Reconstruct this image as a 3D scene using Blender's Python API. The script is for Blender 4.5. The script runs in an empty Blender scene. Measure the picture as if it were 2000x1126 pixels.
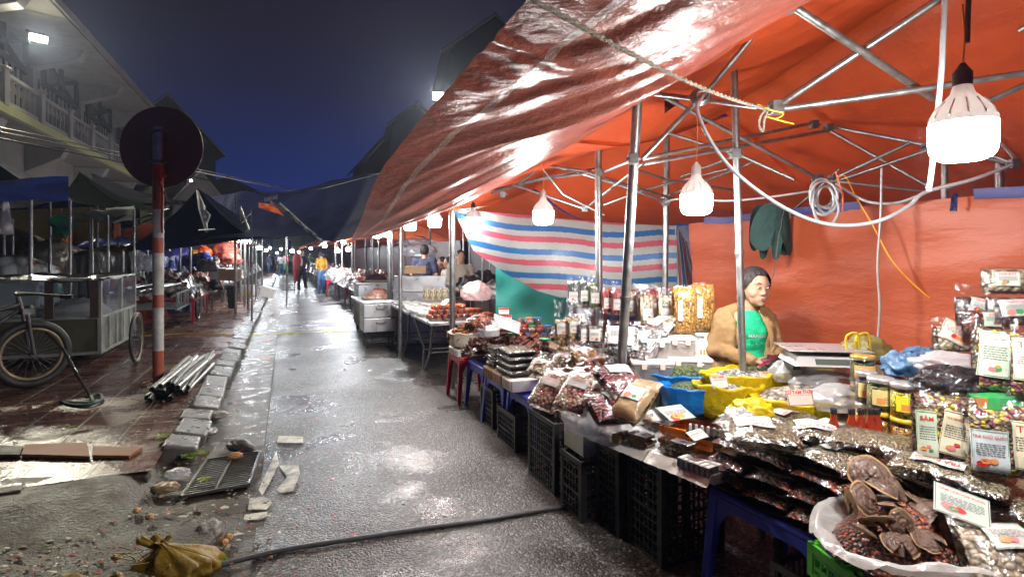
import bpy, bmesh, math, random
from mathutils import Vector, Matrix, Euler, noise
random.seed(7)
R = math.radians
sc = bpy.context.scene
COL = sc.collection
# ---------------- camera (stands at the origin, 1.55 m up, looking along +Y, shifted lens) ----------------
FPX, HX, HY, CH = 1080.0, 1000.0, 497.0, 1.55
cd = bpy.data.cameras.new('camera'); cam = bpy.data.objects.new('camera', cd); COL.objects.link(cam)
cam.location = (0, 0, CH); cam.rotation_euler = (R(90), 0, 0)
cd.sensor_width = 36; cd.lens = 36 * FPX / 2000; cd.shift_y = -(563 - HY) / 2000; cd.clip_end = 2000; cd.clip_start = 0.05
sc.camera = cam
sc.render.resolution_x = 1024; sc.render.resolution_y = 576
sc.view_settings.view_transform = 'Standard'; sc.view_settings.look = 'None'
sc.view_settings.exposure = 1.1; sc.view_settings.gamma = 1.0
sc.render.engine = 'CYCLES'
sc.cycles.max_bounces = 7; sc.cycles.diffuse_bounces = 3; sc.cycles.glossy_bounces = 3; sc.cycles.transmission_bounces = 3
sc.cycles.transparent_max_bounces = 14; sc.cycles.use_denoising = True
sc.cycles.sample_clamp_indirect = 3.0; sc.cycles.caustics_reflective = False; sc.cycles.caustics_refractive = False
sc.cycles.use_adaptive_sampling = True; sc.cycles.adaptive_threshold = 0.02
# ---------------- night sky ----------------
w = bpy.data.worlds.new('World'); sc.world = w; w.use_nodes = True
nt = w.node_tree; bg = nt.nodes['Background']
tc = nt.nodes.new('ShaderNodeTexCoord'); sx = nt.nodes.new('ShaderNodeSeparateXYZ')
nt.links.new(tc.outputs['Generated'], sx.inputs[0])
rp = nt.nodes.new('ShaderNodeValToRGB'); nt.links.new(sx.outputs['Z'], rp.inputs[0])
el = rp.color_ramp.elements
el[0].position = 0.0; el[0].color = (0.006, 0.016, 0.100, 1)
el[1].position = 0.16; el[1].color = (0.005, 0.010, 0.052, 1)
for p, c in ((0.27, (0.006, 0.006, 0.022)), (0.36, (0.0065, 0.0055, 0.013)), (1.0, (0.008, 0.007, 0.014))):
    e = el.new(p); e.color = (*c, 1)
# the glow over the street end fades to the left
gx = nt.nodes.new('ShaderNodeMapRange'); gx.inputs['From Min'].default_value = -0.75; gx.inputs['From Max'].default_value = -0.2
gx.inputs['To Min'].default_value = 0.55; gx.inputs['To Max'].default_value = 1.05
nt.links.new(sx.outputs['X'], gx.inputs['Value'])
nt.links.new(rp.outputs[0], bg.inputs['Color']); nt.links.new(gx.outputs[0], bg.inputs['Strength'])

# ---------------- helpers: place ----------------
UX, UY = -0.3775, 0.926          # street direction
NX, NY = 0.926, 0.3775           # to the right of the street
SY = math.atan2(0.3775, 0.926)   # yaw that turns +Y into the street direction
def at(px, py, Y): return Vector(((px - HX) * Y / FPX, Y, CH + (HY - py) * Y / FPX))
def gr(px, py, z=0.0):
    Y = (CH - z) * FPX / (py - HY); return Vector(((px - HX) * Y / FPX, Y, z))
def st(s, v, z=0.0): return Vector((s * UX + v * NX, s * UY + v * NY, z))
def sv(p): return (p.x * UX + p.y * UY, p.x * NX + p.y * NY)
def lerp(a, b, t): return a + (b - a) * t
def N(x, y=0, z=0): return noise.noise(Vector((x, y, z)))
def rnd(a, b): return random.uniform(a, b)

# ---------------- helpers: mesh ----------------
class MB:
    def __init__(s): s.v = []; s.f = []; s.m = []; s.sm = []; s.M = None; s.mi = 0
    def add(s, vs, fs, smooth=False):
        o = len(s.v)
        if s.M is not None: vs = [s.M @ Vector(v) for v in vs]
        s.v += [tuple(v) for v in vs]
        for f in fs: s.f.append(tuple(i + o for i in f)); s.m.append(s.mi); s.sm.append(smooth)
        return s
    def box(s, c, d, rz=0, M=None):
        x, y, z = d[0] / 2, d[1] / 2, d[2] / 2
        vs = [Vector((i, j, k)) for k in (-z, z) for j in (-y, y) for i in (-x, x)]
        Q = M if M is not None else Matrix.Rotation(rz, 4, 'Z')
        vs = [Q @ v + Vector(c) for v in vs]
        return s.add(vs, [(0, 2, 3, 1), (4, 5, 7, 6), (0, 1, 5, 4), (2, 6, 7, 3), (0, 4, 6, 2), (1, 3, 7, 5)])
    def prism(s, lo, hi):
        n = len(lo)
        return s.add(list(lo) + list(hi), [tuple(range(n))[::-1], tuple(range(n, 2 * n))] + [(i, (i + 1) % n, n + (i + 1) % n, n + i) for i in range(n)])
    def tube(s, pts, r, n=8, cap=True, sq=False):
        pts = [Vector(p) for p in pts]; k = len(pts); rr = r if isinstance(r, (list, tuple)) else [r] * k
        vs = []; up = None
        for i, p in enumerate(pts):
            d = (pts[min(i + 1, k - 1)] - pts[max(i - 1, 0)])
            d = d.normalized() if d.length > 1e-9 else Vector((0, 0, 1))
            if up is None: up = Vector((0, 0, 1)) if abs(d.z) < .9 else Vector((1, 0, 0))
            a = d.cross(up)
            a = a.normalized() if a.length > 1e-6 else Vector((1, 0, 0))
            b = a.cross(d); up = b
            for j in range(n):
                t = 2 * math.pi * (j + .5) / n
                vs.append(p + (a * math.cos(t) + b * math.sin(t)) * rr[i])
        fs = [(i * n + j, i * n + (j + 1) % n, (i + 1) * n + (j + 1) % n, (i + 1) * n + j) for i in range(k - 1) for j in range(n)]
        s.add(vs, fs, not sq)
        if cap: s.add([vs[j] for j in range(n)], [tuple(range(n))[::-1]]); s.add(vs[-n:], [tuple(range(n))])
        return s
    def lathe(s, prof, c=(0, 0, 0), n=20, cap=True):
        c = Vector(c); vs = []
        for r, z in prof:
            for j in range(n):
                t = 2 * math.pi * j / n; vs.append(c + Vector((r * math.cos(t), r * math.sin(t), z)))
        k = len(prof)
        s.add(vs, [(i * n + j, i * n + (j + 1) % n, (i + 1) * n + (j + 1) % n, (i + 1) * n + j) for i in range(k - 1) for j in range(n)], True)
        if cap:
            s.add(vs[:n], [tuple(range(n))[::-1]]); s.add(vs[-n:], [tuple(range(n))])
        return s
    def grid(s, f, nu, nv, smooth=True, wrap=False):
        vs = [f(i / nu, j / nv) for j in range(nv + 1) for i in range(nu + 1)]
        W = nu + 1
        return s.add(vs, [(j * W + i, j * W + i + 1, (j + 1) * W + i + 1, (j + 1) * W + i) for j in range(nv) for i in range(nu)], smooth)
    def ell(s, c, r, n=12, m=8, q=None):
        c = Vector(c); q = q or Matrix.Identity(3)
        vs = []
        for i in range(m + 1):
            a = math.pi * i / m
            for j in range(n):
                t = 2 * math.pi * j / n
                vs.append(c + q @ Vector((r[0] * math.sin(a) * math.cos(t), r[1] * math.sin(a) * math.sin(t), r[2] * math.cos(a))))
        return s.add(vs, [(i * n + j, (i + 1) * n + j, (i + 1) * n + (j + 1) % n, i * n + (j + 1) % n) for i in range(m) for j in range(n)], True)
    def text(s, body, size, f, cx=0.0, cy=0.0):
        vs, fs = text_mesh(body)
        return s.add([f(cx + x * size, cy + y * size) for x, y in vs], fs)
    def build(s, name, mats, parent=None, loc=None, rot=None, bev=0, sub=0, solid=0):
        me = bpy.data.meshes.new(name); me.from_pydata(s.v, [], s.f)
        for m in (mats if isinstance(mats, (list, tuple)) else [mats]): me.materials.append(m)
        me.polygons.foreach_set('material_index', s.m); me.polygons.foreach_set('use_smooth', s.sm)
        me.update()
        o = bpy.data.objects.new(name, me); COL.objects.link(o)
        if parent: o.parent = parent
        if loc is not None: o.location = loc
        if rot is not None: o.rotation_euler = rot if isinstance(rot, (tuple, list, Euler)) else (0, 0, rot)
        if solid: md = o.modifiers.new('solid', 'SOLIDIFY'); md.thickness = solid; md.offset = 0
        if bev:
            md = o.modifiers.new('bevel', 'BEVEL'); md.width = bev; md.segments = 2; md.limit_method = 'ANGLE'
        if sub: md = o.modifiers.new('sub', 'SUBSURF'); md.levels = sub; md.render_levels = sub
        return o
_tx = {}
def text_mesh(body):
    if body not in _tx:
        c = bpy.data.curves.new('t', 'FONT'); c.body = body; c.align_x = 'CENTER'; c.align_y = 'CENTER'; c.resolution_u = 2; c.offset = 0.012
        o = bpy.data.objects.new('t', c); me = bpy.data.meshes.new_from_object(o)
        _tx[body] = ([(v.co.x, v.co.y) for v in me.vertices], [tuple(p.vertices) for p in me.polygons])
        bpy.data.objects.remove(o); bpy.data.meshes.remove(me); bpy.data.curves.remove(c)
    return _tx[body]
def tag(o, label=None, cat=None, group=None, kind=None):
    if label: o['label'] = label
    if cat: o['category'] = cat
    if group: o['group'] = group
    if kind: o['kind'] = kind
    return o
def thing(name, label, cat, loc=(0, 0, 0), rot=0, group=None):
    o = bpy.data.objects.new(name, None); o.empty_display_size = .1; COL.objects.link(o); o.location = loc
    o.rotation_euler = rot if isinstance(rot, (tuple, list, Euler)) else (0, 0, rot)
    return tag(o, label, cat, group)
def struct(o): o['kind'] = 'structure'; return o
def dup(o, loc=None, rot=None, label=None, parent=None, scale=None):
    c = o.copy(); COL.objects.link(c)
    if parent: c.parent = parent
    if loc is not None: c.location = loc
    if rot is not None: c.rotation_euler = rot if isinstance(rot, (tuple, list, Euler)) else (0, 0, rot)
    if scale is not None: c.scale = scale if isinstance(scale, (tuple, list)) else (scale,) * 3
    if label: c['label'] = label
    for ch in list(o.children): dup(ch, parent=c)
    return c
def spline(pts, n=8):
    pts = [Vector(p) for p in pts]; P = [pts[0] * 2 - pts[1]] + pts + [pts[-1] * 2 - pts[-2]]; out = []
    for i in range(1, len(P) - 2):
        for k in range(n):
            t = k / n; a, b, c, d = P[i - 1], P[i], P[i + 1], P[i + 2]
            out.append(.5 * ((2 * b) + (c - a) * t + (2 * a - 5 * b + 4 * c - d) * t * t + (3 * b - a - 3 * c + d) * t ** 3))
    return out + [pts[-1]]

# ---------------- helpers: materials ----------------
_m = {}
def _new(name):
    m = bpy.data.materials.new(name); m.use_nodes = True; m.node_tree.nodes.clear(); return m, m.node_tree
def L(nt, a, b): nt.links.new(a, b)
def nd(nt, t, **k):
    n = nt.nodes.new('ShaderNode' + t)
    for a, b in k.items():
        if a in n.inputs: n.inputs[a].default_value = b
        else: setattr(n, a, b)
    return n
def ramp(nt, fac, stops, interp='LINEAR'):
    r = nt.nodes.new('ShaderNodeValToRGB'); e = r.color_ramp.elements; r.color_ramp.interpolation = interp
    e[0].position = stops[0][0]; e[0].color = (*stops[0][1], 1); e[1].position = stops[-1][0]; e[1].color = (*stops[-1][1], 1)
    for p, c in stops[1:-1]: x = e.new(p); x.color = (*c, 1)
    L(nt, fac, r.inputs[0]); return r.outputs[0]
def col3(c): return c if isinstance(c, (tuple, list)) else (c, c, c)
def pm(name, c, c2=None, scale=6.0, rough=.5, rough2=None, metal=0.0, bump=0.0, bscale=40.0, coat=0.0, trans=0.0, tex='noise', spec=.5, stretch=(1, 1, 1), emit=None, es=0.0, contrast=.25, bdist=.02):
    """principled with two-tone noise, roughness noise, bump; trans = translucent share"""
    if name in _m: return _m[name]
    m, nt = _new(name); out = nd(nt, 'OutputMaterial'); b = nd(nt, 'BsdfPrincipled')
    c = col3(c); b.inputs['Base Color'].default_value = (*c, 1); b.inputs['Roughness'].default_value = rough
    b.inputs['Metallic'].default_value = metal; b.inputs['Coat Weight'].default_value = coat; b.inputs['Coat Roughness'].default_value = .15
    b.inputs['Specular IOR Level'].default_value = spec
    tc = nd(nt, 'TexCoord'); mp = nd(nt, 'Mapping'); mp.inputs['Scale'].default_value = stretch; L(nt, tc.outputs['Object'], mp.inputs[0]); V = mp.outputs[0]
    colr = None
    if c2 is not None:
        t = nd(nt, 'TexNoise', Scale=scale, Detail=6.0, Roughness=.65); L(nt, V, t.inputs['Vector'])
        colr = ramp(nt, t.outputs['Fac'], [(.5 - contrast, c), (.5 + contrast, col3(c2))]); L(nt, colr, b.inputs['Base Color'])
    if rough2 is not None:
        t = nd(nt, 'TexNoise', Scale=scale * 1.7 + 1, Detail=4.0); L(nt, V, t.inputs['Vector'])
        mr = nd(nt, 'MapRange'); mr.inputs['From Min'].default_value = .35; mr.inputs['From Max'].default_value = .65
        mr.inputs['To Min'].default_value = rough; mr.inputs['To Max'].default_value = rough2
        L(nt, t.outputs['Fac'], mr.inputs['Value']); L(nt, mr.outputs[0], b.inputs['Roughness'])
    bp = None
    if bump:
        t = nd(nt, 'TexNoise', Scale=bscale, Detail=5.0, Roughness=.6); L(nt, V, t.inputs['Vector'])
        bp = nd(nt, 'Bump', Strength=bump, Distance=bdist); L(nt, t.outputs['Fac'], bp.inputs['Height']); L(nt, bp.outputs[0], b.inputs['Normal'])
    if emit: b.inputs['Emission Color'].default_value = (*emit, 1); b.inputs['Emission Strength'].default_value = es
    sh = b.outputs[0]
    if trans:
        tr = nd(nt, 'BsdfTranslucent'); tr.inputs['Color'].default_value = (*c, 1)
        if colr: L(nt, colr, tr.inputs['Color'])
        if bp: L(nt, bp.outputs[0], tr.inputs['Normal'])
        mx = nd(nt, 'MixShader'); mx.inputs[0].default_value = trans; L(nt, sh, mx.inputs[1]); L(nt, tr.outputs[0], mx.inputs[2]); sh = mx.outputs[0]
    L(nt, sh, out.inputs[0]); _m[name] = m; return m
def grains(name, cols, scale=60.0, rough=.5, bump=.8, coat=0.0, stretch=(1, 1, 1), dist=.012, warp=0.0):
    """loose goods: voronoi cells, each its own colour, rounded by a bump"""
    if name in _m: return _m[name]
    m, nt = _new(name); out = nd(nt, 'OutputMaterial'); b = nd(nt, 'BsdfPrincipled'); b.inputs['Roughness'].default_value = rough
    b.inputs['Coat Weight'].default_value = coat; b.inputs['Coat Roughness'].default_value = .12
    tc = nd(nt, 'TexCoord'); mp = nd(nt, 'Mapping'); mp.inputs['Scale'].default_value = stretch; L(nt, tc.outputs['Object'], mp.inputs[0])
    V = mp.outputs[0]
    if warp:
        nz = nd(nt, 'TexNoise', Scale=scale * .4, Detail=2.0); L(nt, V, nz.inputs['Vector'])
        va = nd(nt, 'VectorMath', operation='MULTIPLY_ADD'); L(nt, nz.outputs['Color'], va.inputs[0]); va.inputs[1].default_value = (warp,) * 3; L(nt, V, va.inputs[2]); V = va.outputs[0]
    vo = nd(nt, 'TexVoronoi', Scale=scale); L(nt, V, vo.inputs['Vector'])
    sp = nd(nt, 'SeparateColor'); L(nt, vo.outputs['Color'], sp.inputs[0])
    k = len(cols); cr = ramp(nt, sp.outputs[0], [((i + .01) / k, col3(c)) for i, c in enumerate(cols)], 'CONSTANT' if k > 2 else 'LINEAR')
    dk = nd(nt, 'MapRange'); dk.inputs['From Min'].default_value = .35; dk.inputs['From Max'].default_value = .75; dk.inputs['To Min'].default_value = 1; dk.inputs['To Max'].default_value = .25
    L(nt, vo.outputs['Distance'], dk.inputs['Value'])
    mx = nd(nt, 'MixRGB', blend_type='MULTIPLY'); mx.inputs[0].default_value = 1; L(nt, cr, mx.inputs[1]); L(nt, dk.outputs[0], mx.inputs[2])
    L(nt, mx.outputs[0], b.inputs['Base Color'])
    bp = nd(nt, 'Bump', Strength=bump, Distance=dist); bp.invert = True; L(nt, vo.outputs['Distance'], bp.inputs['Height']); L(nt, bp.outputs[0], b.inputs['Normal'])
    L(nt, b.outputs[0], out.inputs[0]); _m[name] = m; return m
def film(name, tint=(.95, .97, 1), base=.10, milky=0.0, bscale=22.0, rough=.12, bump=.5, stretch=(1, 1, 1)):
    """clear crumpled plastic: mostly see-through, wrinkles catch the lamps"""
    if name in _m: return _m[name]
    m, nt = _new(name); out = nd(nt, 'OutputMaterial')
    tc = nd(nt, 'TexCoord'); mp = nd(nt, 'Mapping'); mp.inputs['Scale'].default_value = stretch; L(nt, tc.outputs['Object'], mp.inputs[0])
    t = nd(nt, 'TexNoise', Scale=bscale, Detail=4.0, Roughness=.55, Distortion=.6); L(nt, mp.outputs[0], t.inputs['Vector'])
    bp = nd(nt, 'Bump', Strength=bump, Distance=.02); L(nt, t.outputs['Fac'], bp.inputs['Height'])
    tr = nd(nt, 'BsdfTransparent'); tr.inputs[0].default_value = (*tint, 1)
    gl = nd(nt, 'BsdfGlossy', Roughness=rough); gl.inputs['Color'].default_value = (1, 1, 1, 1); L(nt, bp.outputs[0], gl.inputs['Normal'])
    lw = nd(nt, 'LayerWeight', Blend=.25); L(nt, bp.outputs[0], lw.inputs['Normal'])
    mr = nd(nt, 'MapRange'); mr.inputs['To Min'].default_value = base; mr.inputs['To Max'].default_value = min(1, base + .38); L(nt, lw.outputs['Facing'], mr.inputs['Value'])
    mx = nd(nt, 'MixShader'); L(nt, mr.outputs[0], mx.inputs[0]); L(nt, tr.outputs[0], mx.inputs[1]); L(nt, gl.outputs[0], mx.inputs[2])
    sh = mx.outputs[0]
    if milky:
        df = nd(nt, 'BsdfDiffuse'); df.inputs['Color'].default_value = (*[min(1, x * .85) for x in tint], 1); L(nt, bp.outputs[0], df.inputs['Normal'])
        tl = nd(nt, 'BsdfTranslucent'); tl.inputs['Color'].default_value = (*[x * .8 for x in tint], 1)
        a = nd(nt, 'MixShader'); a.inputs[0].default_value = .4; L(nt, df.outputs[0], a.inputs[1]); L(nt, tl.outputs[0], a.inputs[2])
        m2 = nd(nt, 'MixShader'); m2.inputs[0].default_value = milky; L(nt, sh, m2.inputs[1]); L(nt, a.outputs[0], m2.inputs[2]); sh = m2.outputs[0]
    L(nt, sh, out.inputs[0]); _m[name] = m; return m
def glow(name, c, s):
    if name in _m: return _m[name]
    m, nt = _new(name); out = nd(nt, 'OutputMaterial'); e = nd(nt, 'Emission', Strength=s); e.inputs[0].default_value = (*c, 1)
    L(nt, e.outputs[0], out.inputs[0]); _m[name] = m; return m
MET = pm('galvanised_steel', (.42, .44, .44), (.20, .20, .19), scale=14, rough=.28, rough2=.5, metal=.85, bump=.1, bscale=60)
METD = pm('dull_steel', (.22, .23, .24), (.10, .09, .08), scale=10, rough=.4, rough2=.6, metal=.8, bump=.1, bscale=60)
INOX = pm('stainless_sheet', (.62, .64, .66), (.42, .43, .45), scale=3, rough=.25, rough2=.45, metal=.7, bump=.05, bscale=8)
BLKP = pm('black_crate_plastic', (.010, .011, .014), (.02, .02, .022), scale=12, rough=.42, spec=.3, bump=.1, bscale=80)
WHITE = pm('white_plastic', (.75, .76, .76), (.62, .62, .6), scale=9, rough=.45)
PAPER = pm('label_paper', (.60, .60, .58), (.50, .50, .47), scale=14, rough=.5, coat=.1)
FOAM = pm('polystyrene', (.80, .78, .74), (.62, .58, .52), scale=7, rough=.8, bump=.3, bscale=90)
CARD = pm('cardboard', (.46, .32, .19), (.36, .24, .14), scale=5, rough=.85, bump=.1, bscale=50)
CARDW = pm('white_cardboard', (.62, .60, .56), (.42, .38, .33), scale=5, rough=.8, bump=.1, bscale=40)
BLUEP = pm('blue_stool_plastic', (.035, .05, .42), (.05, .07, .5), scale=5, rough=.35, bump=.05, bscale=90)
REDP = pm('red_stool_plastic', (.45, .01, .03), (.36, .01, .03), scale=5, rough=.35)
INKR = pm('red_ink', (.62, .03, .03), rough=.5)
INKK = pm('dark_ink', (.08, .08, .09), rough=.5)
INKG = pm('green_ink', (.06, .30, .10), rough=.5)
INKO = pm('orange_ink', (.75, .28, .08), rough=.5)
INKP = pm('pink_ink', (.70, .22, .25), rough=.5)
INKB = pm('blue_ink', (.05, .08, .35), rough=.5)
FILM = film('clear_film', base=.045, rough=.14)
FILM2 = film('crinkled_film', base=.05, bscale=24, bump=.55, rough=.16)
FILMW = film('milky_film', base=.15, milky=.42, bscale=16, bump=.6, rough=.2)
CABLE = pm('grey_cable', (.34, .35, .36), (.25, .26, .27), scale=20, rough=.35)
CABLEK = pm('black_cable', (.02, .02, .022), rough=.4)
BULBW = pm('bulb_housing', (.80, .79, .77), (.74, .72, .70), scale=5, rough=.35, trans=.35)
LIT = glow('lit_diffuser', (1.0, .97, .93), 170)
LITC = glow('lit_cool_diffuser', (.86, .94, 1.0), 170)
LITF = glow('lit_far_diffuser', (.9, .95, 1.0), 240)
# =====================================================================================
# SETTING : ground
# =====================================================================================
def asphalt():
    m, nt = _new('wet_asphalt'); out = nd(nt, 'OutputMaterial'); b = nd(nt, 'BsdfPrincipled')
    tc = nd(nt, 'TexCoord'); V = tc.outputs['Object']
    big = nd(nt, 'TexNoise', Scale=.9, Detail=5.0, Roughness=.6); L(nt, V, big.inputs['Vector'])
    vo = nd(nt, 'TexVoronoi', Scale=75.0); L(nt, V, vo.inputs['Vector'])
    sp = nd(nt, 'SeparateColor'); L(nt, vo.outputs['Color'], sp.inputs[0])
    c1 = ramp(nt, sp.outputs[0], [(0, (.018, .018, .02)), (.55, (.045, .044, .045)), (.8, (.09, .088, .085)), (1, (.24, .235, .22))])
    c2 = ramp(nt, big.outputs['Fac'], [(.35, (.55, .50, .47)), (.5, (.9, .88, .86)), (.65, (1.15, 1.15, 1.15))])
    mx = nd(nt, 'MixRGB', blend_type='MULTIPLY'); mx.inputs[0].default_value = 1; L(nt, c1, mx.inputs[1]); L(nt, c2, mx.inputs[2]); L(nt, mx.outputs[0], b.inputs['Base Color'])
    wet = nd(nt, 'MapRange'); wet.inputs['From Min'].default_value = .38; wet.inputs['From Max'].default_value = .62; wet.inputs['To Min'].default_value = .22; wet.inputs['To Max'].default_value = .42
    L(nt, big.outputs['Fac'], wet.inputs['Value']); L(nt, wet.outputs[0], b.inputs['Roughness'])
    st_ = nd(nt, 'MapRange'); st_.inputs['From Min'].default_value = .36; st_.inputs['From Max'].default_value = .5; st_.inputs['To Min'].default_value = .22; st_.inputs['To Max'].default_value = .85
    L(nt, big.outputs['Fac'], st_.inputs['Value'])
    fine = nd(nt, 'TexNoise', Scale=160.0, Detail=3.0); L(nt, V, fine.inputs['Vector'])
    ad = nd(nt, 'MixRGB', blend_type='ADD'); ad.inputs[0].default_value = .5; L(nt, vo.outputs['Distance'], ad.inputs[1]); L(nt, fine.outputs['Fac'], ad.inputs[2])
    bp = nd(nt, 'Bump', Distance=.006); bp.invert = True; L(nt, ad.outputs[0], bp.inputs['Height']); L(nt, st_.outputs[0], bp.inputs['Strength'])
    md = nd(nt, 'TexNoise', Scale=5.0, Detail=2.0); L(nt, V, md.inputs['Vector'])
    bp2 = nd(nt, 'Bump', Distance=.02, Strength=.35); L(nt, md.outputs['Fac'], bp2.inputs['Height']); L(nt, bp.outputs[0], bp2.inputs['Normal'])
    L(nt, bp2.outputs[0], b.inputs['Normal']); b.inputs['Specular IOR Level'].default_value = .55
    L(nt, b.outputs[0], out.inputs[0]); return m
def pavers():
    m, nt = _new('wet_pavers'); out = nd(nt, 'OutputMaterial'); b = nd(nt, 'BsdfPrincipled')
    tc = nd(nt, 'TexCoord'); V = tc.outputs['Object']
    dn = nd(nt, 'TexNoise', Scale=1.6, Detail=3.0); L(nt, V, dn.inputs['Vector'])
    va = nd(nt, 'VectorMath', operation='MULTIPLY_ADD'); L(nt, dn.outputs['Color'], va.inputs[0]); va.inputs[1].default_value = (.03,) * 3; L(nt, V, va.inputs[2])
    br = nd(nt, 'TexBrick', Scale=1.0); br.offset = 0.0; br.inputs['Brick Width'].default_value = .40; br.inputs['Row Height'].default_value = .40; br.inputs['Mortar Size'].default_value = .014; br.inputs['Mortar Smooth'].default_value = .3
    br.inputs['Color1'].default_value = (.15, .062, .045, 1); br.inputs['Color2'].default_value = (.10, .05, .04, 1); br.inputs['Mortar'].default_value = (.30, .27, .22, 1)
    L(nt, va.outputs[0], br.inputs['Vector'])
    # ribs pressed into the tiles
    b2 = nd(nt, 'TexBrick', Scale=1.0); b2.offset = .5; b2.inputs['Brick Width'].default_value = .133; b2.inputs['Row Height'].default_value = .05; b2.inputs['Mortar Size'].default_value = .006; L(nt, va.outputs[0], b2.inputs['Vector'])
    dirt = nd(nt, 'TexNoise', Scale=2.3, Detail=7.0, Roughness=.7); L(nt, V, dirt.inputs['Vector'])
    dc = ramp(nt, dirt.outputs['Fac'], [(.3, (.6, .54, .5)), (.5, (.9, .86, .84)), (.7, (1.15, 1.1, 1.08))])
    mx = nd(nt, 'MixRGB', blend_type='MULTIPLY'); mx.inputs[0].default_value = 1; L(nt, br.outputs['Color'], mx.inputs[1]); L(nt, dc, mx.inputs[2]); L(nt, mx.outputs[0], b.inputs['Base Color'])
    mr = nd(nt, 'MapRange'); mr.inputs['From Min'].default_value = .35; mr.inputs['From Max'].default_value = .65; mr.inputs['To Min'].default_value = .14; mr.inputs['To Max'].default_value = .42
    L(nt, dirt.outputs['Fac'], mr.inputs['Value']); L(nt, mr.outputs[0], b.inputs['Roughness'])
    bp = nd(nt, 'Bump', Strength=.9, Distance=.02); bp.invert = True; L(nt, br.outputs['Fac'], bp.inputs['Height'])
    bp2 = nd(nt, 'Bump', Strength=.8, Distance=.008); bp2.invert = True; L(nt, b2.outputs['Fac'], bp2.inputs['Height']); L(nt, bp.outputs[0], bp2.inputs['Normal'])
    fn = nd(nt, 'TexNoise', Scale=38.0, Detail=4.0); L(nt, V, fn.inputs['Vector'])
    bp3 = nd(nt, 'Bump', Strength=.3, Distance=.01); L(nt, fn.outputs['Fac'], bp3.inputs['Height']); L(nt, bp2.outputs[0], bp3.inputs['Normal']); L(nt, bp3.outputs[0], b.inputs['Normal'])
    L(nt, b.outputs[0], out.inputs[0]); return m
ASPH = asphalt(); PAV = pavers()
CONC = pm('wet_concrete', (.17, .165, .15), (.075, .07, .062), scale=4, rough=.2, rough2=.5, bump=.6, bscale=55, bdist=.01)
MUD = pm('wet_muddy_concrete', (.026, .019, .014), (.060, .043, .030), scale=3.2, rough=.3, rough2=.6, bump=.9, bscale=48, bdist=.012, contrast=.16)
def sheet(name, mat, s0, s1, v0, v1, z, nu=1, nv=1, amp=0.0):
    mb = MB()
    def f(u, t):
        a, b = lerp(v0, v1, u), lerp(s0, s1, t); return Vector((a, b, amp * N(a * 1.3, b * 1.3, 3.1) + amp * .4 * N(a * 5, b * 5, 7)))
    mb.grid(f, nu, nv)
    return struct(mb.build(name, mat, loc=(0, 0, z), rot=SY))
sheet('ground', pm('dark_earth', (.03, .03, .03), (.05, .05, .05), scale=.2, rough=.5), -25, 230, -110, 110, -.03)
sheet('street', ASPH, -6, 120, -.16, 9, 0.0, 60, 200, .006)
sheet('gutter', CONC, 4.6, 60, -.66, -.17, -.012, 8, 200, .012)
sheet('pavement', PAV, 4.35, 60, -14, -.84, .10, 60, 160, .012)
mb = MB()
def fpe(u, t):
    a, b = lerp(-9, -.12, u), lerp(-3, 4.95, t); k = max(0, min(1, (b - 3.55) / .8)) * max(0, min(1, (-a - .75) / .25)); k = k * k * (3 - 2 * k)
    return Vector((a, b, .104 * k + (1 - .5 * k) * (.022 * N(a * 1.3, b * 1.3, 3.1) + .016 * N(a * 5, b * 5, 7) + .006 * N(a * 17, b * 17, 2))))
mb.grid(fpe, 170, 150); struct(mb.build('pavement_edge', MUD, loc=(0, 0, -.006), rot=SY))
# broken front edge of the raised pavement
mb = MB()
for i in range(30):
    v = -.95 - i * .34 + rnd(-.05, .05); h = rnd(.085, .118)
    mb.box((v, 4.36 + rnd(-.04, .03), h / 2 - .005), (rnd(.22, .32), rnd(.08, .14), h), rz=rnd(-.12, .12))
struct(mb.build('pavement_kerb', MUD, rot=SY, bev=.012))
# kerb stones, some sunk and tilted
mb = MB(); s = 4.75; k = 0
while s < 45:
    Ls = rnd(.45, .62) if s > 6 else rnd(.36, .5)
    c = Vector((-.755 + rnd(-.02, .02), s + Ls / 2, .035)); t = (rnd(-.05, .03), rnd(.15, .26), rnd(-.03, .05)) if s < 7.0 else (rnd(-.05, .05), rnd(.1, .22), rnd(-.02, .02))
    mb.box(c, (.24, Ls - .02, .16), M=Euler(t).to_matrix().to_4x4()); s += Ls
struct(mb.build('kerb', CONC, rot=SY, bev=.02))
# worn road paint
def blob_poly(pts, z=.012):
    return [gr(x, y, z) for x, y in pts]
mb = MB()
for pts in ([(545, 908), (583, 908), (586, 925), (572, 958), (548, 962), (540, 955), (562, 930)], [(505, 955), (530, 900), (540, 880), (545, 905), (525, 945), (512, 968)], [(488, 972), (515, 968), (533, 980), (520, 994), (484, 994)], [(478, 1004), (520, 998), (530, 1006), (505, 1014), (476, 1014)], [(545, 850), (592, 852), (592, 864), (540, 864)]):
    P = blob_poly(pts); c = sum(P, Vector()) / len(P); n = len(P)
    mb.add([c] + P, [(0, i + 1, (i + 1) % n + 1) for i in range(n)])
struct(mb.build('road_marking', pm('worn_road_paint', (.50, .47, .33), (.16, .15, .12), scale=11, rough=.3, bump=.5, bscale=90, contrast=.1)))

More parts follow.
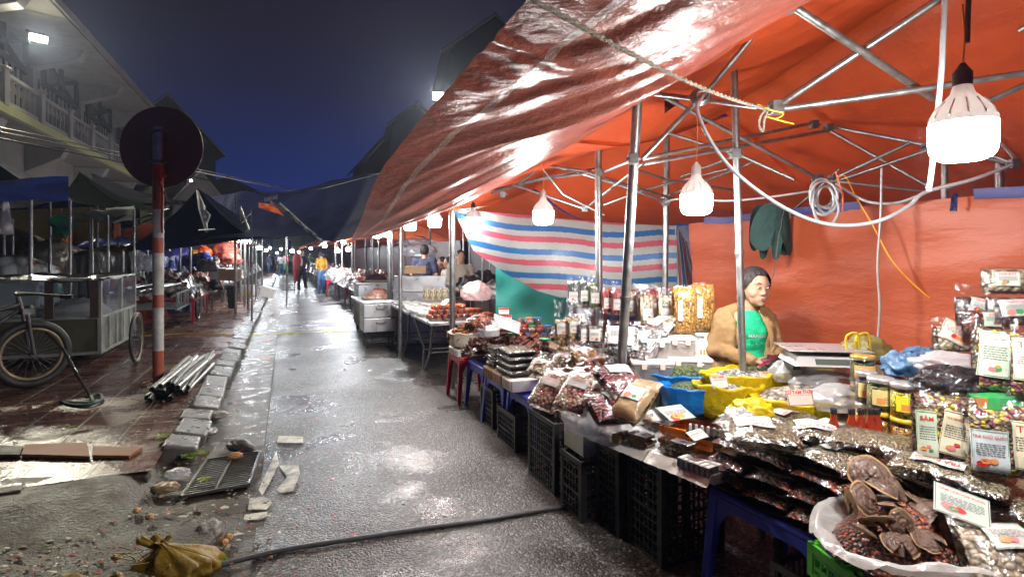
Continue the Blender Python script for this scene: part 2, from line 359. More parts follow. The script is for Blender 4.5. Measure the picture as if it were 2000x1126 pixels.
# =====================================================================================
# LAMPS
# =====================================================================================
bulb_proto = None
def bulb(px, py, wpx, label, cool=False, dia=.165, cord=None, sock='white', group='lit bulbs hanging along the stalls'):
    """py = middle of the lit part"""
    global bulb_proto
    Y = dia * FPX / wpx; p = at(px, py, Y); r = dia / 2
    t = thing('hanging_bulb', label, 'light bulb', p, 0, group)
    mb = MB(); mb.lathe([(r * .2, -r * .78), (r * .62, -r * .74), (r * .86, -r * .62), (r * .96, -r * .42), (r, -r * .1), (r, r * .55)], n=18)
    mb.build('diffuser', (LITF if wpx < 13 else LITC) if cool else LIT, t)
    mb = MB(); mb.lathe([(r * 1.0, r * .56), (r * .99, r * .75), (r * .86, r * 1.05), (r * .6, r * 1.35), (r * .36, r * 1.62), (r * .28, r * 1.9)], n=18)
    h = mb.build('housing', BULBW, t)
    mb = MB()
    for k in range(12):
        a = k * math.pi / 6; mb.tube([(math.cos(a) * r * 1.0, math.sin(a) * r * 1.0, r * .75), (math.cos(a) * r * .62, math.sin(a) * r * .62, r * 1.35)], r * .03, 4)
    mb.build('cooling_fin', BULBW, h)
    mb = MB(); mb.lathe([(r * .30, r * 1.9), (r * .30, r * 2.35), (r * .2, r * 2.5), (r * .08, r * 2.7)], n=14)
    mb.build('socket', BULBW if sock == 'white' else BLKP, t)
    cl = cord if cord is not None else .25
    mb = MB(); mb.tube(spline([(0, 0, r * 2.6), (.006, 0, r * 2.6 + cl * .5), (0, .0, r * 2.6 + cl)], 4), .0028, 6)
    mb.build('cord', pm('orange_cord', (.6, .22, .05)), t)
    return t
bulb(1880, 272, 110, 'largest and nearest lit bulb, black socket, hanging at the right of the stall', sock='black', cord=.18)
bulb(1360, 397, 60, 'lit white bulb hanging beside the leaning steel leg, second nearest', cord=.36)
bulb(1061, 423, 40, 'lit white bulb hanging in front of the middle of the striped tarp', cord=.30)
bulb(924, 434, 30, 'lit bulb with black socket at the left end of the striped tarp', sock='black', cord=.15)
bulb(849, 434, 26, 'lit bulb hanging just left of the first stall leg over the steel tables', cord=.15)
bulb(801, 441, 24, 'lit bulb hanging over the stainless counter, second left of the stall leg', cord=.15)
bulb(753, 455, 18, 'lit bulb over the chestnut tray, right one of a close pair', True, cord=.15)
bulb(736, 458, 17, 'lit bulb over the chestnut tray, left one of a close pair', True, cord=.15)
for x, y, wd in ((672, 472, 10), (659, 490, 9), (680, 487, 9), (571, 490, 7), (584, 492, 5), (465, 465, 11), (471, 466, 9), (484, 470, 12), (506, 484, 8), (520, 489, 5), (541, 494, 4), (549, 486, 4.2), (527, 484, 4.6), (607, 485, 5), (634, 480, 7.5)):  # a few of the smallest are extra, added to brighten the street end
    bulb(x, y, wd, 'small distant lit bulb among the far stalls down the street', True, group='distant bulbs down the street')
def lamp(name, kind, loc, energy, col, size=.1, target=None, angle=120):
    d = bpy.data.lights.new(name, kind); d.energy = energy; d.color = col
    o = bpy.data.objects.new(name, d); COL.objects.link(o); o.location = loc
    if kind == 'SPOT': d.spot_size = R(angle); d.spot_blend = .6; d.shadow_soft_size = size
    else: d.shadow_soft_size = size
    if target is not None: o.rotation_euler = (Vector(target) - Vector(loc)).to_track_quat('-Z', 'Y').to_euler()
    return o
GL1 = glow('floodlight_lens', (1, .96, .72), 60)
def floodlight(p, label, energy, target, w_=.42, h_=.2, col=(1, .95, .75), arm=None, angle=100):
    t = thing('floodlight', label, 'floodlight', p)
    q = (Vector(target) - p).to_track_quat('Y', 'Z').to_matrix().to_4x4()
    mb = MB(); mb.M = q; mb.box((0, -.06, 0), (w_, .12, h_)); mb.build('housing', METD, t, bev=.01)
    mb = MB(); mb.M = q; mb.grid(lambda u, v: Vector(((u - .5) * w_ * .9, .012, (v - .5) * h_ * .85)), 1, 1); mb.build('lens', GL1, t)
    if arm is not None:
        mb = MB(); mb.tube([(0, 0, -.05), tuple(arm)], .03, 8); mb.build('arm', METD, t)
    l = lamp('lamp_light', 'SPOT', p + (Vector(target) - p).normalized() * .06, energy, col, .2, target, angle); return t
FL1 = at(75, 75, 15.2)
floodlight(FL1, 'bright yellowish floodlight under the eaves of the balcony building', 1800, (-1.2, 5.0, 0), arm=(-.5, .2, .3))
FL2 = at(858, 188, 24)
floodlight(FL2, 'bright floodlight on the dark house showing over the big red flap', 2300, (-2.5, 7, 0), .6, .35, arm=(.6, .3, -.4))

# =====================================================================================
# TARPS
# =====================================================================================
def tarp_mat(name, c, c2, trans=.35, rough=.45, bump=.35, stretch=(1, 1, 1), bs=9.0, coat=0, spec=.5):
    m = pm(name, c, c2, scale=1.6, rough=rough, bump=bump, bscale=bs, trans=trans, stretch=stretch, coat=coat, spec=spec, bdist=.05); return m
ORANGE = tarp_mat('orange_tarp', (.78, .125, .030), (.66, .085, .024), bs=6, trans=.3)
ORANGEW = tarp_mat('orange_wall_tarp', (.56, .12, .042), (.42, .08, .03), stretch=(.6, .6, 1.6), bs=3.5, bump=.3)
def interp(tab, x):
    if x <= tab[0][0]: return tab[0][1]
    for (a, b), (c, d) in zip(tab, tab[1:]):
        if x <= c: return lerp(b, d, (x - a) / (c - a))
    return tab[-1][1]
EAVE = [(-1.5, 2.66), (1.6, 2.54), (2.6, 2.43), (3.1, 2.38), (4, 2.31), (4.6, 2.24), (6.4, 2.17), (9.5, 2.11), (16, 2.08)]
def canopy(s0, s1, label, mat, seed, v0=1.84, v1=4.95, ridge=3.35, rise=.62, back=1.95, n=40):
    mb = MB(); sm = (s0 + s1) / 2
    def f(u, t):
        v = lerp(v0, v1, u); s = lerp(s0, s1, t); ez = interp(EAVE, s)
        k = 1 - abs(2 * t - 1) ** 2.2
        rz = ez + rise * (.55 + .45 * k)
        if v < ridge: a = (v - v0) / (ridge - v0); z = lerp(ez, rz, a) - .10 * math.sin(math.pi * a) * (1 - .3 * k)
        else: a = (v - ridge) / (v1 - ridge); z = lerp(rz, back, a) - .16 * math.sin(math.pi * a)
        z += .035 * N(s * 1.3, v * 1.3, seed) + .012 * N(s * 5, v * 3, seed + 9) + .03 * abs(N((s + v) * 1.9, (s - v) * .5, seed + 4))
        return Vector((v, s, z))
    mb.grid(f, n, n)
    return tag(mb.build('canopy_tarp', mat, rot=SY), label, 'tarp')
canopy(-1.5, 3.55, 'orange red tarp roof over the nearest spice stall with the seated woman', ORANGE, 2.2, n=60)
canopy(3.5, 7.3, 'orange red tarp roof above the striped plastic sheet', ORANGE, 5.7, n=50)
canopy(7.4, 11.2, 'red tarp roof over the stainless counter behind the first stall leg', ORANGE, 8.1)
canopy(11.3, 15.2, 'red tarp roof over the basket tables beyond the stainless counter', ORANGE, 11.4)
# back wall tarp
mb = MB()
def fw(u, t):
    s = lerp(-1.4, 3.95, u); z = lerp(.25, 1.0, t) if False else lerp(.2, 1.90 - .075 * (u), t)
    if u > .9: s -= (1 - t) * .18 * (u - .9) * 10
    v = 3.30 + .05 * N(s * .9, z * 1.2, 4) + .022 * N(s * 1.1 + z * .6, z * 4.5, 8) + .012 * abs(N(s * 1.7 + z * 2.2, z * 3, 12)) + .03 * max(0, .35 - abs((s * 1.0 + z * .5) % 1.6 - .8)) * math.sin(z * 3) + .02 * math.sin(z * 9 + s * 1.5) * (1 - t)
    return Vector((v, s, z))
mb.grid(fw, 90, 60); WALLT = tag(mb.build('back_wall_tarp', ORANGEW, rot=SY), 'large orange tarp hung as the wall behind the seated woman', 'tarp')
mb = MB()
for a, b in ((-1.3, .6), (.95, 1.75), (2.35, 3.9)):
    mb.grid(lambda u, t: fw((lerp(a, b, u) + 1.4) / 5.35, .0) + Vector((-.02 + .015 * N(lerp(a, b, u) * 4, t), 0, (1.90 - .075 * ((lerp(a, b, u) + 1.4) / 5.35)) - .225 + .025 * N(lerp(a, b, u) * 3) + t * .055)), 24, 2)
mb.build('hem_band', pm('navy_band', (.03, .035, .13), (.05, .05, .17), rough=.6), WALLT)
# big flap over the aisle
inner = [st(-.6, 1.86, 2.64), st(.6, 1.86, 2.60), at(1530, 18, 2.18), at(1410, 110, 2.5), at(1290, 180, 2.96), at(1200, 235, 3.37), at(1060, 318, 4.32), at(980, 362, 5.2), at(880, 404, 6.75), at(790, 432, 9.2), at(705, 462, 14.5)]
outer = [st(-1.4, .42, 2.12), st(.0, .46, 2.11), at(1030, 0, 1.2), at(938, 103, 1.5), at(850, 200, 1.93), at(792, 270, 2.5), at(735, 350, 3.3), at(706, 425, 4.6), at(694, 452, 6.8), at(688, 464, 10), at(690, 469, 14.4)]
def poly_at(P, t):
    x = t * (len(P) - 1); i = min(int(x), len(P) - 2); f_ = x - i
    a, b, c, d = P[max(i - 1, 0)], P[i], P[i + 1], P[min(i + 2, len(P) - 1)]
    return .5 * ((2 * b) + (c - a) * f_ + (2 * a - 5 * b + 4 * c - d) * f_ ** 2 + (3 * b - a - 3 * c + d) * f_ ** 3)
FLAP = pm('brown_red_tarp', (.56, .15, .095), (.34, .075, .06), scale=2.6, rough=.30, rough2=.42, bump=.34, bscale=22, trans=.26, coat=.10, stretch=(1, 1, 1), bdist=.03)
FLAPS = pm('flap_seam', (.60, .40, .36), (.5, .3, .27), scale=4, rough=.3, bump=.5, bscale=40, trans=.2)
FLAPE = pm('flap_orange_edge', (.72, .15, .05), (.62, .11, .04), scale=4, rough=.35, bump=.5, bscale=30, trans=.45)
def ff(u, t):
    a = poly_at(outer, t); b = poly_at(inner, t); p = a.lerp(b, u); w_ = (b - a).length
    env = math.sin(math.pi * min(1, u * 1.02)) ; near = 1 / (1 + t * 2.5)
    q = u * 5.5 + t * 9.0
    z = -.10 * env * w_ * (.6 + .4 * near)
    z += env * (.046 * N(q * 1.1, (u - t) * .8, 1) + .020 * N(q * 3.3, (u - t) * 1.3, 5) + .007 * N(q * 8, (u - t) * 2.2, 9)) * (1.3 * near + .4)
    z += .015 * N(t * 40, 3) * (1 - u) ** 3
    return p + Vector((0, 0, z))
NU, NV = 84, 240
mb = MB(); mb.grid(ff, NU, NV)
for k in range(len(mb.f)):
    i = k % NU
    if 11 <= i <= 12: mb.m[k] = 1
    elif i >= NU - 2: mb.m[k] = 2
flap = tag(mb.build('awning_flap', [FLAP, FLAPS, FLAPE]), 'huge glossy brownish red tarp flap sloping over the street from the near stall roof', 'tarp')
# striped plastic sheet
STR = [pm('stripe_white', (.36, .39, .38), (.30, .33, .32), scale=5, rough=.4, bump=.4, bscale=9, trans=.3), pm('stripe_blue', (.03, .14, .36), (.025, .11, .3), scale=5, rough=.4, bump=.4, bscale=9, trans=.3), pm('stripe_pink', (.44, .095, .14), (.36, .075, .11), scale=5, rough=.4, bump=.4, bscale=9, trans=.3)]
top = [(886, 408), (960, 414), (1060, 423), (1160, 432), (1250, 438), (1322, 441)]
bot = [(887, 413), (925, 490), (985, 533), (1050, 568), (1110, 585), (1322, 592)]
def two(P, u):
    x = u * (len(P) - 1); i = min(int(x), len(P) - 2); f_ = x - i
    return (lerp(P[i][0], P[i + 1][0], f_), lerp(P[i][1], P[i + 1][1], f_))
bot2 = [(896, 590), (960, 590), (1050, 592), (1110, 593), (1180, 594), (1322, 596)]
mb = MB(); SV = 110
def fs(u, t):
    a = two(top, u); b0 = two(bot, u); Y = lerp(6.1, 5.35, u) + .05 * N(u * 4, t * 2) - .12 * math.sin(math.pi * t)
    x, y = lerp(a[0], b0[0], t), lerp(a[1], b0[1], t)
    return at(x, y, Y)
mb.grid(fs, 120, SV)
# stripes run with the sheet, not with its hem
def stripe(px, py):
    y0 = 408 + (px - 886) * .075 + 12 * math.sin((px - 886) / 436 * math.pi); v = (py - y0)
    v += 3 * math.sin(px * .03) ; k = (v % 46) / 46; return 0 if k < .2 else (1 if k < .44 else (0 if k < .66 else (2 if k < .9 else 0)))
for k in range(len(mb.f)):
    c = sum((Vector(mb.v[i]) for i in mb.f[k]), Vector()) / 4; mb.m[k] = stripe(HX + c.x * FPX / c.y, HY - (c.z - CH) * FPX / c.y)
tag(mb.build('striped_sheet', STR), 'white sheet with blue and pink stripes hung across the end of the stall', 'tarp')
# its gathered right end
mb = MB()
for k in range(9):
    x0, x1 = 1318 + k * 2.5, 1322 + k * 5.6 - 2
    def fg(u, t, x0=x0, x1=x1, k=k): return at(lerp(x0, x0 * .25 + x1 * .75 + 5, t) + u * (3 + 4 * t), lerp(440 + k * 4, 592, t), 5.3 - .05 * math.sin((u + k * .5) * 6))
    mb.mi = (0, 2, 0, 1, 0, 2, 1, 0, 2)[k]; mb.grid(fg, 3, 12)
tag(mb.build('gathered_sheet', STR), 'bunched striped plastic hanging in folds beside the orange wall tarp', 'tarp')
# teal sheet under it
mb = MB(); mb.grid(lambda u, t: at(lerp(968, 1112, u), lerp(505, 640, t), 6.3 + .06 * N(u * 3, t * 3)), 16, 12)
tag(mb.build('teal_sheet', pm('teal_tarp', (.02, .19, .17), (.03, .26, .22), scale=2, rough=.45, bump=.3, bscale=8, trans=.2)), 'dark teal plastic sheet hanging low under the striped one', 'tarp')

# =====================================================================================
# TENT FRAMES (steel tubes, pop-up trusses)
# =====================================================================================
def frame(label, legs, bars, joints=(), loc=None, group=None):
    ref = loc or at(*legs[0][0][0]); t = thing('tent_frame', label, 'tent frame', (0, 0, 0), 0, group); t.location = (ref.x, ref.y, 0); O = Vector((ref.x, ref.y, 0))
    for pts, r in legs:
        P = [at(*p) if len(p) == 3 and abs(p[0]) > 20 else Vector(p) for p in pts]
        mb = MB(); mb.tube([p - O for p in P], r, 10)
        if len(P) == 2:
            d = (P[1] - P[0]); q = P[0] + d * .42; mb.tube([q - O, q - O + d * .012], r * 1.25, 10)
        mb.build('leg', MET, t)
    for b in bars:
        r = b[-1] if isinstance(b[-1], float) and not isinstance(b[-1], tuple) else .011
        P = [at(*p) for p in b if isinstance(p, tuple)]
        mb = MB(); mb.tube([p - O for p in P], r, 8); mb.build('bar', MET, t)
    for j in joints:
        p = at(*j) - O; mb = MB(); mb.box(p, (.05, .05, .055)); mb.tube([p + Vector((-.04, 0, 0)), p + Vector((.045, 0, 0))], .008, 8); mb.build('joint', METD, t, bev=.006)
    return t
frame('steel pop-up tent frame over the nearest stall, its front leg leaning',
      [([(1206, 840, 3.28), (1245, 200, 3.0)], .028), ([(1453, 800, 3.1), (1432, 76, 3.1)], .020), ([(1952, 470, 3.7), (1952, 240, 3.7)], .026), ([(1845, 470, 3.9), (1845, 300, 3.9)], .022), ([(1298, 640, 5.0), (1304, 190, 5.0)], .026)],
      [((1517, 208, 2.35), (1850, -12, 2.0), .015), ((1538, 5, 1.9), (1822, 192, 2.3), .015), ((1517, 214, 2.35), (1760, 180, 2.2), (2060, 134, 2.1), .013),
       ((1276, 183, 3.05), (1480, 208, 2.45), .013), ((1502, 33, 2.55), (1390, 168, 2.75), (1255, 308, 3.0), .013), ((1298, 190, 3.1), (1597, 348, 3.6), .012),
       ((1200, 227, 4.2), (1450, 305, 4.0), (1550, 350, 3.8), .012), ((1255, 310, 3.0), (1588, 240, 4.0), .012), ((1257, 320, 3.02), (1612, 256, 4.0), .012), ((1625, 247, 4.0), (1812, 283, 3.4), .012),
       ((1620, 254, 4.0), (1812, 362, 3.4), .011), ((1776, 279, 3.4), (1625, 350, 3.6), .012), ((1812, 293, 3.35), (1630, 355, 3.62), .011), ((1595, 350, 3.6), (1812, 375, 3.4), .010), ((1440, 303, 4.0), (1330, 345, 4.4), .010),
       ((1990, 60, 2.3), (2060, 20, 2.2), .012), ((1930, 198, 2.2), (2060, 140, 2.15), .012), ((1975, 318, 3.2), (1900, 290, 3.3), .011), ((1930, 250, 3.4), (1990, 318, 3.2), .011), ((1812, 283, 3.4), (1985, 322, 3.2), .011), ((1970, 325, 3.2), (1850, 368, 3.5), .010), ((1500, 455, 4.4), (1640, 330, 4.0), .010), ((1290, 388, 4.9), (1475, 315, 4.4), .010)],
      [(1236, 310, 2.98), (1516, 210, 2.35), (1590, 243, 4.0), (1618, 250, 4.0), (1597, 350, 3.6), (1628, 350, 3.6), (1812, 288, 3.38), (1978, 320, 3.2), (1540, 9, 1.92), (1436, 300, 3.08)])
frame('steel pop-up tent frame in front of the striped sheet, dark front leg standing upright',
      [([(1172, 830, 4.4), (1168, 248, 4.4)], .028), ([(884, 757, 6.45), (883, 412, 6.2)], .034)],
      [((1058, 322, 4.9), (1146, 334, 4.5), (1170, 345, 4.4), .012), ((1062, 318, 4.9), (1180, 352, 4.7), (1305, 395, 4.8), .012), ((930, 378, 5.5), (1070, 345, 5.0), (1160, 330, 4.5), .011), ((968, 372, 5.3), (1060, 350, 5.1), (1150, 338, 4.5), .011), ((1000, 360, 5.2), (1142, 408, 5.0), .011),
       ((1142, 408, 5.0), (1255, 320, 3.9), .011), ((1180, 335, 4.4), (1236, 312, 3.2), .012), ((1180, 347, 4.42), (1330, 392, 4.9), .011), ((960, 378, 5.4), (1010, 360, 5.2), (1062, 322, 4.9), .012), ((1180, 400, 4.9), (1260, 370, 4.7), (1420, 330, 4.4), .010), ((1060, 330, 4.9), (1100, 380, 4.9), (1180, 420, 4.9), .009), ((1240, 330, 4.2), (1300, 350, 4.4), (1440, 372, 4.6), .010)],
      [(1170, 337, 4.38), (1062, 320, 4.9), (982, 380, 5.4), (1142, 408, 5.0), (1300, 395, 4.8)])
# =====================================================================================
# GOODS BUILDERS
# =====================================================================================
def on(px, py, z): return gr(px, py, z)
def lattice(mb, w, d, h, nx, nz, bar=.008, rim=.03, open_top=True, wall=.006):
    """plastic crate with real openings; origin at the middle of the floor"""
    for sx_ in (-1, 1):
        for sy_ in (-1, 1): mb.box((sx_ * (w / 2 - .014), sy_ * (d / 2 - .014), h / 2), (.028, .028, h))
    for (L_, ax, off) in ((w, 0, d / 2), (w, 0, -d / 2), (d, 1, w / 2), (d, 1, -w / 2)):
        n = max(3, int(nx * L_ / w)); o2 = off - math.copysign(.006, off)
        def B(a, z, la, lz, th=wall):
            mb.box((a, o2, z) if ax == 0 else (o2, a, z), (la, th, lz) if ax == 0 else (th, la, lz))
        B(0, h - rim / 2, L_ - .03, rim, .012); B(0, rim * .35, L_ - .03, rim * .7, .010)
        for i in range(1, n): B(-L_ / 2 + L_ * i / n, h / 2, bar, h - rim, wall)
        for k in range(1, nz): B(0, h * k / nz, L_ - .03, bar * (2.2 if k == nz // 2 else 1), wall * .8)
    for i in range(1, 9): mb.box((-w / 2 + w * i / 9, 0, .008), (.012, d - .02, .006))
    for i in range(1, 6): mb.box((0, -d / 2 + d * i / 6, .004), (w - .02, .014, .004))
    return mb
_cr = {}
def crate(w, d, h, loc, rot, label, mat=None, nx=12, nz=7, group='black plastic crates under the stall front', name='plastic_crate', bar=.008):
    key = (w, d, h, nx, nz, (mat or BLKP).name)
    if key in _cr:
        o = _cr[key].copy(); COL.objects.link(o); o.location = loc; o.rotation_euler = rot if isinstance(rot, tuple) else (0, 0, rot)
    else:
        o = lattice(MB(), w, d, h, nx, nz, bar).build(name, mat or BLKP, loc=loc, rot=rot); _cr[key] = o
    o['label'] = label; o['category'] = 'crate'; o['group'] = group; return o
def stool(w, d, h, loc, rot, label, mat, cat='stool', group=None, name='plastic_stool', splay=.035):
    t = thing(name, label, cat, loc, rot, group)
    mb = MB(); mb.box((0, 0, h - .014), (w, d, .028)); mb.build('seat', mat, t, bev=.012)
    mb = MB()
    for (a, off, ax) in ((w, -d / 2 + .008, 0), (w, d / 2 - .008, 0), (d, -w / 2 + .008, 1), (d, w / 2 - .008, 1)):
        # apron with an arched lower edge
        n = 14
        for i in range(n):
            u0, u1 = i / n, (i + 1) / n
            def low(u): return h - .028 - (.045 + .16 * max(0, abs(2 * u - 1) - .62) ** 1.5 * 4)
            x0, x1 = (u0 - .5) * (a - .05), (u1 - .5) * (a - .05); z1 = h - .028
            def P(x, y, z): return Vector((x, y, z)) if ax == 0 else Vector((y, x, z))
            lo = [P(x0, off - .005, low(u0)), P(x1, off - .005, low(u1)), P(x1, off + .005, low(u1)), P(x0, off + .005, low(u0))]
            hi = [P(x0, off - .005, z1), P(x1, off - .005, z1), P(x1, off + .005, z1), P(x0, off + .005, z1)]
            mb.prism(lo, hi)
    mb.build('apron', mat, t)
    for sx_ in (-1, 1):
        for sy_ in (-1, 1):
            mb = MB(); tx, ty = sx_ * (w / 2 - .026), sy_ * (d / 2 - .026); bx_, by_ = tx + sx_ * splay, ty + sy_ * splay
            def ring(x, y, z, a): return [Vector((x - a, y - a, z)), Vector((x + a, y - a, z)), Vector((x + a, y + a, z)), Vector((x - a, y + a, z))]
            mb.prism(ring(bx_, by_, 0, .019), ring(tx, ty, h - .02, .027)); mb.build('leg', mat, t, bev=.006)
    return t

class Bag:
    """pillow-shaped clear bag lying in its local XY plane (Y = length), Z = thickness"""
    def __init__(s, w, h, t, fill=.8, seed=0, flat_back=False, lump=.12, header=True, ex=2.6):
        s.w, s.h, s.t, s.fill, s.seed, s.fb, s.lump, s.ex = w, h, t, fill, seed, flat_back, lump, ex
    def hz(s, x, y, off=0.0):
        a = min(1, abs(2 * x / s.w)); yt = -s.h / 2 + s.h * s.fill
        k = (1 - a ** s.ex) ** .5
        b = (y + s.h / 2) / (s.h * s.fill)
        if b > 1: e = math.exp(-((b - 1) * 5.5)) * .38
        else: e = max(.38 if b > .5 else 0, (1 - abs(2 * b - 1) ** (s.ex + 1)) ** .5) if b > .5 else (1 - min(1, abs(2 * b - 1)) ** (s.ex + 1)) ** .5
        z = s.t / 2 * k * e
        z *= 1 + s.lump * 1.6 * N(x * 14, y * 14, s.seed)
        return z + off
    def surf(s, mb, side, off, crink=0.0, y0=None, y1=None, nu=18, nv=24, inset=0.0):
        y0 = -s.h / 2 if y0 is None else y0; y1 = s.h / 2 if y1 is None else y1
        W_ = s.w / 2 - inset
        def f(u, v):
            x = lerp(-W_, W_, u); y = lerp(y0, y1, v)
            z = s.hz(x * .99, y) + off * min(1, min(u, 1 - u) * 8)
            if crink: z += crink * (N(x * 30, y * 22, s.seed + 3) + .5 * N(x * 70, y * 60, s.seed)) ; x += crink * N(y * 25, s.seed) * .8; 
            return Vector((x, y, z * side if not (s.fb and side < 0) else -.25 * z))
        mb.grid(f, nu, nv); return mb
def label_on(mb, zf, cx, cy, lw, lh, ang=0.0, title='', tcol=1, off=.005, pic=4, lines=7, seed=0, tsz=None):
    """material slots: 0 paper, 1 red, 2 grey, 3 green, 4 orange, 5 pink, 6 blue"""
    ca, sa = math.cos(ang), math.sin(ang); rs = random.Random(seed)
    def P(x, y, o=0.0): X, Y_ = cx + x * ca - y * sa, cy + x * sa + y * ca; return Vector((X, Y_, zf(X, Y_) + off + o))
    mb.mi = 0; mb.grid(lambda u, v: P((u - .5) * lw, (v - .5) * lh), 10, 12)
    def rect(x0, x1, y0, y1, mi, o=.0012): mb.mi = mi; mb.grid(lambda u, v: P(lerp(x0, x1, u), lerp(y0, y1, v), o), 5, 2)
    b = .03 * lw
    for q in ((-.47, .47, .465, .48), (-.47, .47, -.48, -.465)): rect(q[0] * lw, q[1] * lw, q[2] * lh, q[3] * lh, 3 if seed % 2 else 2)
    for q in ((-.48, -.465, -.48, .48), (.465, .48, -.48, .48)): rect(q[0] * lw, q[1] * lw, q[2] * lh, q[3] * lh, 3 if seed % 2 else 2)
    if title:
        sz = tsz or min(lh * .22, lw * 1.45 / max(4, len(title)))
        mb.mi = tcol; mb.text(title, sz, lambda x, y: P(x, y, .0016), 0, lh * .33)
    y = lh * .2
    for k in range(lines):
        y -= lh * .052
        if y < -lh * .12 and pic: break
        x = -lw * .38; 
        while x < lw * .34:
            ww = lw * rs.uniform(.04, .13); rect(x, min(x + ww, lw * .4), y, y + lh * .018, 2); x += ww + lw * .025
    if pic:
        for k in range(3):
            mb.mi = (pic, 3, 5, 4, 1)[(k + seed) % 5]; px_, py_ = rs.uniform(-.25, .25) * lw, -lh * rs.uniform(.2, .34); r = lw * rs.uniform(.09, .17); n = 10
            pts = [P(px_, py_, .0018)] + [P(px_ + r * math.cos(a * 2 * math.pi / n) * rs.uniform(.8, 1.1), py_ + r * .7 * math.sin(a * 2 * math.pi / n) * rs.uniform(.8, 1.1), .0018 + k * .0004) for a in range(n)]
            mb.add(pts, [(0, i + 1, (i + 1) % n + 1) for i in range(n)])
    mb.mi = 0; return mb
LAB = [PAPER, INKR, INKK, INKG, INKO, INKP, INKB]
LABC = [pm('cream_label', (.78, .72, .52), (.7, .64, .45), scale=9, rough=.4, coat=.3)] + LAB[1:]
LABG = [pm('pale_green_label', (.55, .68, .50), (.62, .7, .56), scale=9, rough=.4, coat=.3)] + LAB[1:]
LABL = [pm('pale_blue_label', (.58, .68, .70), (.66, .72, .72), scale=9, rough=.4, coat=.3)] + LAB[1:]
LABP = [pm('pale_pink_label', (.78, .60, .54), (.72, .6, .5), scale=9, rough=.4, coat=.3)] + LAB[1:]
def bag(name, label, cat, loc, rot, w, h, t, cmat, fill=.8, seed=0, labs=(), fm=None, group=None, lump=.12, crink=.004, labmats=None, res=1.0, ex=2.6, flat=False):
    B = Bag(w, h, t, fill, seed, flat, lump, ex=ex); T = thing(name, label, cat, loc, rot, group)
    nu, nv = int(18 * res), int(24 * res); yt = -h / 2 + h * fill
    mb = MB(); B.surf(mb, 1, -.002, 0, -h / 2 + .008, yt, nu, nv, inset=.012); B.surf(mb, -1, -.002, 0, -h / 2 + .008, yt, nu, nv, inset=.012); mb.build('contents', cmat, T)
    mb = MB(); B.surf(mb, 1, .004, crink, nu=nu, nv=nv); B.surf(mb, -1, .004, crink, nu=nu, nv=nv); mb.build('film', fm or FILM, T)
    for i, q in enumerate(labs):
        mb = MB(); label_on(mb, lambda x, y: B.hz(x, y) + .004, **{'seed': seed + i, **{k: v for k, v in q.items() if k != 'mats'}}); mb.build('label', q.get('mats', labmats or LAB), T)
    return T
# loose goods
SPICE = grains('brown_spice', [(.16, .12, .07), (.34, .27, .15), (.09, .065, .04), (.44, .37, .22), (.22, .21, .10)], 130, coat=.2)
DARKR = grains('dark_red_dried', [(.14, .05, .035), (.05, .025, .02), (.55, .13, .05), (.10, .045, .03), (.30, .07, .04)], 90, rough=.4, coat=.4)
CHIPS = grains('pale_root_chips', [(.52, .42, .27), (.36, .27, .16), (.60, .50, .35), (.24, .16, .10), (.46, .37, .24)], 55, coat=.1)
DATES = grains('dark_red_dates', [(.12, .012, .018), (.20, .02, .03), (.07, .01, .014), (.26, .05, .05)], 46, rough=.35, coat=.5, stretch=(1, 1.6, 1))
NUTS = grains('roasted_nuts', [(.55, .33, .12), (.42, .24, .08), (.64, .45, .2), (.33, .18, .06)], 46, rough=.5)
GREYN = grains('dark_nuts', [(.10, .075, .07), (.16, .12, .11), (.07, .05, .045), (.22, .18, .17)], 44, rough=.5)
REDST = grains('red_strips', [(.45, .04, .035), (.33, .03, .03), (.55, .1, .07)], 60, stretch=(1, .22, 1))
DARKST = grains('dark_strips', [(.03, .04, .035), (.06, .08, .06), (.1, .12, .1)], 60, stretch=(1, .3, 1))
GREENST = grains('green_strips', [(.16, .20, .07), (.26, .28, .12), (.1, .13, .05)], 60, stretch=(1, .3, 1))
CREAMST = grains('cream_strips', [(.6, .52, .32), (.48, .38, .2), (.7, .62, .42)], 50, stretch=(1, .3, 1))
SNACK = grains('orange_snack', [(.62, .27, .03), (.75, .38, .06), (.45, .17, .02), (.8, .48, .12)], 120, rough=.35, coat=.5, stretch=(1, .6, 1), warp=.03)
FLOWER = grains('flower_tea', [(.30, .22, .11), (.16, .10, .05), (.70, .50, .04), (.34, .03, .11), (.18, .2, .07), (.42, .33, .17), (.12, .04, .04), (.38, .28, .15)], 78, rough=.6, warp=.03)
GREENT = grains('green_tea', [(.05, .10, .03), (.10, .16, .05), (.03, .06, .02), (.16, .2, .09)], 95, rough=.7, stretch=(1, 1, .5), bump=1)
KNOBS = grains('grey_roots', [(.34, .29, .24), (.24, .2, .16), (.42, .37, .31), (.18, .15, .12)], 38, rough=.8, bump=1, dist=.02)
GREYCR = grains('grey_dried', [(.36, .34, .32), (.22, .2, .19), (.5, .47, .44), (.14, .13, .12)], 60, rough=.6)
YELPEA = grains('yellow_balls', [(.78, .66, .02), (.70, .58, .02), (.82, .72, .1)], 78, rough=.3, coat=.4)
GRNPEA = grains('olive_balls', [(.30, .28, .08), (.22, .2, .05), (.38, .36, .12)], 78, rough=.4)
REDCH = grains('chilli_pieces', [(.5, .08, .03), (.3, .04, .02), (.6, .2, .06), (.2, .05, .02)], 70, rough=.4, coat=.4)
CHEST = grains('chestnuts', [(.22, .08, .05), (.32, .14, .09), (.15, .05, .035), (.4, .22, .16)], 34, rough=.4, coat=.2)
YELLOWB = pm('yellow_bag_plastic', (.80, .62, .01), (.72, .54, .02), scale=5, rough=.25, bump=.8, bscale=18, trans=.35, coat=.3)
